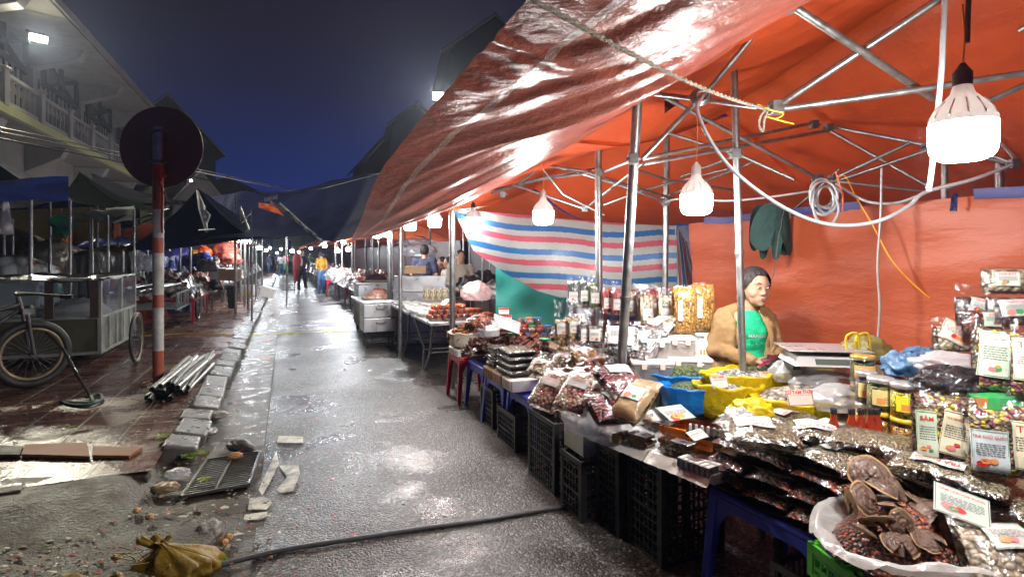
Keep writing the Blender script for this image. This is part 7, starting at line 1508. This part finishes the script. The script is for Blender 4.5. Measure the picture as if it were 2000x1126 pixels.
P0 = [at(cc[0], cc[1], 9.0) + Vector((0, -.06, 0))] + [at((x + cc[0]) / 2, (y + cc[1]) / 2, 9.0) + Vector((0, -.04 + .05 * N(x, y), 0)) for x, y in ob] + [at(x, y, 9.0) for x, y in ob]; n = len(ob)
mb.add(P0, [(0, i + 1, (i + 1) % n + 1) for i in range(n)] + [(i + 1, n + i + 1, n + (i + 1) % n + 1, (i + 1) % n + 1) for i in range(n)], True)
tag(mb.build('green_bag', pm('pale_green_plastic', (.10, .42, .30), (.08, .34, .25), scale=5, rough=.25, bump=.8, bscale=14, trans=.5), sub=2, solid=.004), 'pale green plastic bag hanging from the frame at the left', 'plastic bag')
mb = MB(); c0 = at(12, 430, 8.2); mb.lathe([(.03, .28), (.05, .15), (.075, -.1), (.08, -.2), (.02, -.22)], c=c0, n=14); tag(mb.build('film_sleeve', FILMW), 'clear plastic sleeve hanging at the left edge', 'plastic bag')
mb = MB(); mb.box((0, 0, 0), (3.2, .2, 1.9)); tag(mb.build('yellow_wall', pm('yellow_plaster', (.42, .38, .16), (.32, .28, .12), scale=3, rough=.8, bump=.2, bscale=10), loc=at(85, 458, 13.5)), 'stained yellowish wall seen behind the covered stalls', 'wall')
mb = MB(); mb.grid(lambda u, v: at(222 + 14 * u, lerp(436, 465 - 3 * u, v), 11.2 + .03 * math.sin(u * 6)), 6, 6); tag(mb.build('pink_cloth_scrap', pm('salmon_cloth', (.6, .2, .15), rough=.7, trans=.2)), 'salmon pink cloth hanging from a bar above the blue tarps', 'cloth')
cable('yellow string lying across the pavement, gutter and road', [tuple(gr(282, 655, .12)), tuple(gr(360, 651, .12)), tuple(gr(440, 650, .12)), tuple(gr(478, 655, .03)), tuple(gr(520, 652, .02)), tuple(gr(600, 648, .02)), tuple(gr(690, 644, .02))], .008, pm('yellow_string', (.6, .42, .03), rough=.6), 'string', 'string')
# =====================================================================================
# FOREGROUND GROUND DETAIL (left)
# =====================================================================================
q4 = [gr(405, 900, .016), gr(508, 884, .016), gr(486, 948, .016), gr(354, 972, .016)]
def bl(u, v): return q4[0].lerp(q4[1], u).lerp(q4[3].lerp(q4[2], u), v)
T = thing('drain_grate', 'rusted steel drain grate with two rows of bars set in the gutter', 'drain grate', bl(.5, .5)); O = bl(.5, .5)
GRS = pm('wet_grate_steel', (.16, .16, .15), (.09, .08, .07), scale=16, rough=.3, metal=.6, bump=.3, bscale=60)
mb = MB()
for i in range(17):
    v = (i + .5) / 17
    for (ua, ub) in ((.02, .45), (.53, .98)): mb.tube([bl(ua, v) - O + Vector((0, 0, .004)), bl(ub, v) - O + Vector((0, 0, .004))], .010, 4, sq=True)
mb.build('bars', GRS, T)
mb = MB()
for a, b in (((0, 0), (1, 0)), ((0, 1), (1, 1)), ((0, 0), (0, 1)), ((1, 0), (1, 1)), ((.49, 0), (.49, 1))): mb.tube([bl(*a) - O + Vector((0, 0, .010)), bl(*b) - O + Vector((0, 0, .010))], .013, 4, sq=True)
mb.build('frame', GRS, T)
mb = MB(); mb.add([bl(0, 0) - O, bl(1, 0) - O, bl(1, 1) - O, bl(0, 1) - O], [(0, 1, 2, 3)]); mb.build('pit_shade', pm('pit_shade_black', (.004, .004, .004), rough=.9), T)  # flat black sheet stands for the shade down the drain
ROCK = pm('wet_stone', (.22, .21, .19), (.10, .095, .085), scale=9, rough=.3, bump=.6, bscale=30)
def rock(label, px, py, sz, mat=ROCK, seed=0, name='stone', z=.02): return crumple(name, label, name.replace('_', ' '), gr(px, py, z), sz, mat, seed, rot=seed, rough=.22)
rock('tan rounded stone near the wooden planks', 229, 929, (.10, .08, .07), pm('tan_stone', (.34, .26, .14), (.24, .18, .1), scale=9, rough=.4), 1); rock('long tan stone at the edge of the broken pavement', 322, 958, (.10, .16, .07), pm('tan_stone', (.34, .26, .14)), 2)
rock('white crumpled scrap lying in the broken hole', 348, 930, (.16, .12, .07), FILMW, 3, 'plastic_scrap'); rock('large broken kerb stone beside the drain', 395, 850, (.20, .26, .09), ROCK, 4); rock('broken kerb stone behind the large one', 418, 815, (.17, .22, .08), ROCK, 5); rock('stone block at the far edge of the drain', 470, 878, (.24, .10, .10), ROCK, 6)
rock('onion coloured peel lying on the drain grate', 460, 893, (.10, .06, .05), pm('onion_skin', (.45, .22, .08), rough=.4), 7, 'onion_peel', .04); rock('dark wet stone at the right end of the concrete block', 408, 1052, (.18, .14, .12), ROCK, 8)
for i, (px, py) in enumerate(((430, 1052), (438, 1062), (446, 1052), (228, 1090), (268, 1000), (292, 1012))): rock('small brown onion on the wet ground near the yellow sack', px, py, (.045, .04, .035), pm('onion', (.45, .25, .10), rough=.4), 10 + i, 'onion')['group'] = 'small onions near the yellow sack'
WOODP = pm('wet_orange_plank', (.30, .11, .035), (.19, .07, .03), scale=7, rough=.65, stretch=(1, 8, 1))
for i, (pts, lab, z) in enumerate((([(50, 872), (170, 868), (176, 896), (40, 892)], 'orange brown plank lying along the pavement edge, left one', .11), ([(182, 876), (278, 878), (252, 895), (180, 894)], 'orange brown plank with a pointed end, right one', .11), ([(0, 874), (46, 876), (38, 893), (0, 893)], 'dark plank end at the left edge', .11))):
    P = [gr(x, y, z) for x, y in pts]; c = sum(P, Vector()) / 4; mb = MB(); mb.prism([q - c for q in P][::-1], [q - c + Vector((0, 0, .022)) for q in P][::-1]); tag(mb.build('plank', WOODP if i < 2 else MUD, loc=c, bev=.003), lab, 'plank')
for i, (pts, lab, m_) in enumerate((([(15, 935), (90, 900), (100, 930), (20, 940)], 'dark slab of stone below the planks', MUD), ([(80, 906), (184, 902), (176, 922), (100, 930)], 'pale broken slab below the planks', pm('pale_wet_slab', (.26, .27, .24), (.16, .17, .15), scale=9, rough=.65, bump=.6, bscale=30)), ([(0, 880), (180, 900), (170, 905), (0, 900)], 'thin stone strip between planks and slabs', CONC))):
    P = [gr(x, y, .03) for x, y in pts]; c = sum(P, Vector()) / 4; mb = MB(); mb.prism([q - c for q in P][::-1], [q - c + Vector((0, 0, .035)) for q in P][::-1]); tag(mb.build('stone_slab', m_, loc=c, bev=.006), lab, 'slab')
P = [gr(150, 1180, 0), gr(380, 1040, 0), gr(425, 1075, 0), gr(330, 1190, 0)]; c = sum(P, Vector()) / 4; mb = MB(); mb.prism([q - c for q in P][::-1], [q - c + Vector((0, 0, .09)) for q in P][::-1]); tag(mb.build('concrete_block', MUD, loc=c, bev=.03), 'sloping dark concrete block under the yellow sack', 'concrete block')
YS = pm('dirty_yellow_sack', (.33, .22, .02), (.16, .10, .015), scale=5, rough=.45, bump=.8, bscale=14, trans=.15)
mb = MB(); c = gr(345, 1090, .10)
def fy(u, v):
    # slumped wide body, gathered neck leaning left at the top
    a = u * 6.2832; q = (math.sin(math.pi * min(1, .18 + v * .95)) ** .7 if v < .7 else max(.10, .62 - (v - .7) * 2.6)); ca, sa = math.cos(a), math.sin(a)
    k = 1 + .45 * N(ca * 1.6, sa * 1.6, v * 2) + .22 * N(ca * 5, sa * 5, v * 4)
    return Vector((.20 * q * ca * k - .10 * max(0, v - .6) * 2,   .15 * q * sa * k, -.11 + .19 * v + .03 * N(ca * 3, sa * 3, v * 3) * (1 - v)))
mb.grid(fy, 60, 30)
for g_ in range(3):
    aa = 1.6 + g_ * .75
    mb.grid(lambda u, v: Vector((-.08 + .11 * v * math.cos(aa + (u - .5) * .9) , .09 * v * math.sin(aa + (u - .5) * .9) * .4, .045 + .045 * v + .012 * math.sin(u * 9 + g_))), 6, 5)
def fz(u, v): return Vector((lerp(-.46, .02, u), -.06 - .20 * v - .05 * N(u * 5), -.07 + .085 * math.sin(math.pi * v) * (.7 + .9 * N(u * 4, v * 2)) + .03 * N(u * 9, v * 7, 2)))
mb.grid(fz, 40, 20)
tag(mb.build('yellow_sack', YS, loc=c, solid=.004), 'dirty yellow sack with a twisted neck slumped over the concrete block', 'sack')
mb = MB()
for i in range(40): a = gr(300 + rnd(-40, 40), 1085 + rnd(-12, 16), .11); b = a + Vector((rnd(-.12, .12), rnd(-.08, .08), rnd(0, .02))); mb.tube([a, b], .0025, 4)
tag(mb.build('straw', pm('dry_straw', (.30, .26, .12), rough=.8)), 'dry stalks scattered beside the yellow sack', 'straw', kind='stuff')
LEAFG = pm('cabbage_leaf', (.25, .38, .06), (.42, .48, .18), scale=14, rough=.5, trans=.3)
for i, (px, py, sz, z) in enumerate(((315, 858, .12, .12), (380, 893, .16, .03), (397, 940, .08, .05), (85, 735, .14, .12), (352, 598, .3, .12), (345, 640, .12, .12), (335, 715, .08, .12), (15, 918, .08, .04), (428, 1098, .09, .03), (140, 838, .07, .12))):
    p = gr(px, py, z); mb = MB()
    for k in range(7):
        a = rnd(0, 6.28); d = Vector((math.cos(a), math.sin(a), 0)) * sz * rnd(.2, .5); n_ = Vector((-d.y, d.x, 0)) * rnd(.3, .7); o = Vector((rnd(-.3, .3) * sz, rnd(-.3, .3) * sz, 0))
        mb.grid(lambda u, v: o + d * (v * 2 - 1) + n_ * (u * 2 - 1) * (1 - (2 * v - 1) ** 2) ** .5 + Vector((0, 0, .012 + .25 * sz * abs(u - .5) + .05 * sz * N(u * 5, v * 5, k))), 6, 8)
    tag(mb.build('leaf_scrap', LEAFG, loc=p), 'clump of discarded green leaves lying on the wet ground at the left', 'leaves', 'green leaf scraps on the left hand ground')
mb = MB(); rs = random.Random(11)
lit = [pm('litter_pale', (.5, .47, .36), rough=.5), pm('litter_green', (.2, .28, .06), rough=.5), pm('litter_brown', (.2, .12, .06), rough=.6), pm('litter_red', (.4, .06, .05), rough=.5)]
for i in range(1900):
    if i < 1450: px, py = rs.uniform(-40, 470), 640 + 480 * rs.random() ** .8
    else: px, py = rs.uniform(440, 700), 560 + 560 * rs.random() ** 1.6
    if py < 560: continue
    z = .112 if (py < 872 and px < 420 - (py - 700) * .2) else .012; p = gr(px, py, z); r = rs.uniform(.004, .014) * (1.8 if rs.random() < .08 else 1); a = rs.uniform(0, 6.28); mb.mi = rs.choice((0, 0, 0, 1, 2, 2, 3) if i < 1450 else (0, 2, 2, 3))
    pts = [p + Vector((math.cos(a + k * 1.2566) * r * rs.uniform(.5, 1.6), math.sin(a + k * 1.2566) * r * rs.uniform(.4, 1.0), rs.uniform(0, .006))) for k in range(5)]
    mb.add(pts + [p + Vector((0, 0, .007))], [(k, (k + 1) % 5, 5) for k in range(5)])
tag(mb.build('ground_litter', lit), 'crumbs, peelings and small litter strewn over the wet ground', 'litter', kind='stuff')
for i, (px, py) in enumerate(((523, 665), (520, 700), (535, 612), (470, 660))): mb = MB(); mb.box((0, 0, 0), (.12, .22, .012)); tag(mb.build('broken_tile', pm('terracotta', (.32, .10, .06), (.24, .08, .05), scale=9, rough=.4), loc=gr(px, py, .03), rot=.3 * i), ('large', 'lower', 'far', 'small gutter')[i] + ' piece of red tile lying at the gutter edge', 'tile')
# =====================================================================================
# BUILDINGS
# =====================================================================================
PLAS = pm('grey_cream_plaster', (.30, .27, .24), (.22, .20, .18), scale=1.5, rough=.85, bump=.1, bscale=12); PLASW = pm('pale_plaster', (.36, .34, .30), (.24, .225, .20), scale=2, rough=.8); PLASY = pm('yellow_trim', (.50, .50, .20), (.40, .40, .17), scale=2, rough=.8)
WOODD = pm('dark_timber', (.035, .025, .022), (.055, .04, .033), scale=4, rough=.7); GLD = pm('dark_window', (.015, .017, .022), (.03, .03, .035), scale=2, rough=.15, spec=.6); ROOFD = pm('dark_roof_tiles', (.03, .03, .036), (.05, .045, .05), scale=6, rough=.7, bump=.4, bscale=20)
S0, S1, VF = 6.0, 31.6, -7.5
T = thing('balcony_building', 'long pale two storey building with a balustraded balcony and wide eaves at the left', 'building', st(S0, VF, 0), SY)
Ln = S1 - S0
mb = MB(); mb.box((-3, Ln / 2, 4.2), (6, Ln, 8.4)); mb.build('wall', PLAS, T)
mb = MB(); mb.box((.6, Ln / 2, 4.97), (1.2, Ln, .10)); mb.build('balcony_floor', PLASW, T); mb = MB(); mb.box((1.23, Ln / 2, 5.05), (.10, Ln + .05, .22)); mb.build('balcony_edge', PLASY, T)
k = 0; y = 0
while y < Ln:
    mb = MB(); mb.box((1.18, y + .14, 5.56), (.26, .28, .86)); mb.box((1.18, y + .14, 6.02), (.32, .34, .06)); mb.build('balcony_post', PLASW, T, bev=.01)
    mb = MB(); w_ = 1.86
    mb.box((1.18, y + .28 + w_ / 2, 5.92), (.14, w_, .09)); mb.box((1.18, y + .28 + w_ / 2, 5.24), (.12, w_, .09))
    for j in range(6):
        yy = y + .28 + w_ * (j + .5) / 6; mb.box((1.18, yy, 5.56), (.06, .05, .62))
        for sgn in (-1, 1): mb.box((1.18, yy + sgn * .075, 5.72), (.05, .035, .32), M=Euler((sgn * .45, 0, 0)).to_matrix().to_4x4())
    mb.build('balustrade', PLASW, T); y += .28 + w_
for i in range(7):
    y = -2 + i * 4.3 + .5
    if y < .3: continue
    mb = MB(); mb.prism([Vector((0, y - .22, 7.3)), Vector((1.35, y - .22, 7.75)), Vector((1.35, y + .22, 7.75)), Vector((0, y + .22, 7.3))], [Vector((0, y - .22, 8.1)), Vector((1.55, y - .22, 8.1)), Vector((1.55, y + .22, 8.1)), Vector((0, y + .22, 8.1))]); mb.build('eaves_bracket', PLASW, T, bev=.02)
    mb = MB(); mb.prism([Vector((0, y - .2, 4.1)), Vector((.9, y - .2, 4.6)), Vector((.9, y + .2, 4.6)), Vector((0, y + .2, 4.1))], [Vector((0, y - .2, 4.9)), Vector((1.05, y - .2, 4.9)), Vector((1.05, y + .2, 4.9)), Vector((0, y + .2, 4.9))]); mb.build('balcony_bracket', PLASW, T, bev=.02)
    mb = MB(); mb.box((.10, y, 6.6), (.22, .34, 3.0)); mb.build('pilaster', PLASW, T)
    for hh in (0, 1):
        yc = y + 1.15 + hh * 1.9
        mb = MB(); mb.box((.03, yc, 6.2), (.08, 1.5, 2.1)); wn = mb.build('window', GLD, T)
        mb = MB(); [mb.box((.09, yc + d, 6.2), (.05, .06, 2.1)) for d in (-.72, -.36, 0, .36, .72)]; mb.box((.09, yc, 7.25), (.06, 1.5, .06)); mb.box((.092, yc, 6.7), (.05, 1.5, .05)); mb.build('window_frame', PLASW, wn)
    mb = MB(); [mb.box((.2, y + 2.15, 7.5), (.10, 3.1, .12), M=Euler((a, 0, 0)).to_matrix().to_4x4()) for a in (.32, -.32)]; [mb.box((.2, y + 2.15 + d, 7.5), (.12, .12, 1.0)) for d in (-1.5, 0, 1.5)]; mb.box((.2, y + 2.15, 7.1), (.13, 3.1, .12)); mb.build('timber_brace', WOODD, T)
mb = MB(); mb.prism([Vector((1.9, -.6, 8.12)), Vector((1.9, Ln + .8, 8.12)), Vector((-3.2, Ln + .8, 11.4)), Vector((-3.2, -.6, 11.4))], [Vector((1.9, -.6, 8.3)), Vector((1.9, Ln + .8, 8.3)), Vector((-3.2, Ln + .8, 11.6)), Vector((-3.2, -.6, 11.6))]); mb.build('roof', ROOFD, T)
mb = MB(); mb.box((1.93, Ln / 2, 8.2), (.06, Ln + 1.6, .22)); mb.build('fascia', PLAS, T); mb = MB(); mb.box((.9, Ln / 2, 8.10), (1.9, Ln + 1.0, .03)); mb.build('soffit', PLASW, T)
for i in range(9): mb = MB(); mb.box((.03, 1.6 + i * 2.9, 1.6), (.08, 1.8, 2.6)); mb.build('shop_door', WOODD, T)
def house(label, loc, rz, w_, d_, h_, rh, wall, roof, wins=(), gtrim=True, brackets=0):
    T = thing('gabled_house', label, 'house', loc, rz)
    mb = MB(); mb.prism([Vector((-w_ / 2, 0, 0)), Vector((w_ / 2, 0, 0)), Vector((w_ / 2, d_, 0)), Vector((-w_ / 2, d_, 0))], [Vector((-w_ / 2, 0, h_)), Vector((w_ / 2, 0, h_)), Vector((w_ / 2, d_, h_)), Vector((-w_ / 2, d_, h_))])
    mb.add([(-w_ / 2, 0, h_), (w_ / 2, 0, h_), (0, 0, h_ + rh), (-w_ / 2, d_, h_), (w_ / 2, d_, h_), (0, d_, h_ + rh)], [(0, 1, 2), (3, 5, 4)]); mb.build('wall', wall, T)
    o = .5; k = rh / (w_ / 2); mb = MB()
    for s_ in (-1, 1): mb.prism([Vector((s_ * (w_ / 2 + o), -o, h_ - k * o)), Vector((0, -o, h_ + rh)), Vector((0, d_ + o, h_ + rh)), Vector((s_ * (w_ / 2 + o), d_ + o, h_ - k * o))], [Vector((s_ * (w_ / 2 + o), -o, h_ - k * o + .15)), Vector((0, -o, h_ + rh + .15)), Vector((0, d_ + o, h_ + rh + .15)), Vector((s_ * (w_ / 2 + o), d_ + o, h_ - k * o + .15))])
    mb.build('roof', roof, T)
    if gtrim:
        mb = MB()
        for s_ in (-1, 1): mb.tube([(s_ * (w_ / 2 + o), -o - .05, h_ - k * o + .02), (0, -o - .05, h_ + rh + .02)], .07, 4, sq=True)
        mb.build('gable_trim', PLASW, T)
    for x, z, a, b in wins: mb = MB(); mb.box((x, -.03, z), (a, .06, b)); wn = mb.build('window', GLD, T); mb = MB(); [mb.box((x + dd, -.07, z), (.07, .04, b + .1)) for dd in (-a / 2, 0, a / 2)]; [mb.box((x, -.072, z + dd), (a + .1, .04, .07)) for dd in (-b / 2, b / 2)]; mb.build('window_frame', PLASW, wn)
    return T
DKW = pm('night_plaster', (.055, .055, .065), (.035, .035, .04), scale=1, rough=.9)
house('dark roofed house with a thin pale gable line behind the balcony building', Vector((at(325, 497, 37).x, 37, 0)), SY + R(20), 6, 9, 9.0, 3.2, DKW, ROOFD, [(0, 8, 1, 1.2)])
house('lower house with a lit yellow slatted wall behind the road sign', Vector((at(335, 497, 31).x, 31, 0)), SY, 3.0, 6, 4.9, 1.2, PLASY, ROOFD, [(-.8, 2.5, 1, 1.2)], False)
T = house('small house with bracketed eaves and a small lamp right of the sign', Vector((at(392, 497, 30).x, 30, 0)), SY + R(4), 2.6, 7, 4.3, 1.7, PLAS, ROOFD, [(0, 3.2, .9, 1.2)])
floodlight(at(373, 353, 29), 'tiny white wall lamp under the small house gable', 60, (-8, 20, 0), .14, .10)
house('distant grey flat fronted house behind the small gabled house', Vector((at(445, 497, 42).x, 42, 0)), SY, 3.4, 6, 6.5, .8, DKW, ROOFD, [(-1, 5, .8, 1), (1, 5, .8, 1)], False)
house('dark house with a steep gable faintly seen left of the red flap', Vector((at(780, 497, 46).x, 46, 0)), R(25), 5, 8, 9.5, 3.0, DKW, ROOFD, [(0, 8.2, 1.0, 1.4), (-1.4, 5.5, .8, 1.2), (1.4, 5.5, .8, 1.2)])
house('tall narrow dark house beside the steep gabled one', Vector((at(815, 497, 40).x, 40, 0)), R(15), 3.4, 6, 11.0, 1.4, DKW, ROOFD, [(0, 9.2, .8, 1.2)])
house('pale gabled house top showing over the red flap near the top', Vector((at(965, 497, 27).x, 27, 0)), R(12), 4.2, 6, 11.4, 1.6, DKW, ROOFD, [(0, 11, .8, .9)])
house('small yellow lit house seen through the gap in the navy street tarp', Vector((at(545, 497, 60).x, 60, 0)), 0, 5, 5, 4.0, 1.2, PLASY, ROOFD, [(-1, 2.6, .7, 1), (1, 2.6, .7, 1)], False)

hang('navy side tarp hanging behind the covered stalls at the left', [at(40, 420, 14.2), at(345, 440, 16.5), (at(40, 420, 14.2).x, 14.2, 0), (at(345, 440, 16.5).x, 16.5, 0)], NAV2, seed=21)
# =====================================================================================
# damp night air
# =====================================================================================
mb = MB(); mb.box((0, 0, 0), (480, 440, 22)); hz_ = mb.build('haze', None, loc=(-45, 120, 9.5)); hz_.data.materials.clear()
m, nt = _new('damp_air'); out = nd(nt, 'OutputMaterial'); pv = nd(nt, 'VolumePrincipled'); pv.inputs['Density'].default_value = .0008; pv.inputs['Color'].default_value = (.62, .72, 1, 1); pv.inputs['Anisotropy'].default_value = .7
L(nt, pv.outputs[0], out.inputs['Volume']); hz_.data.materials.append(m); tag(hz_, None, None, kind='stuff')
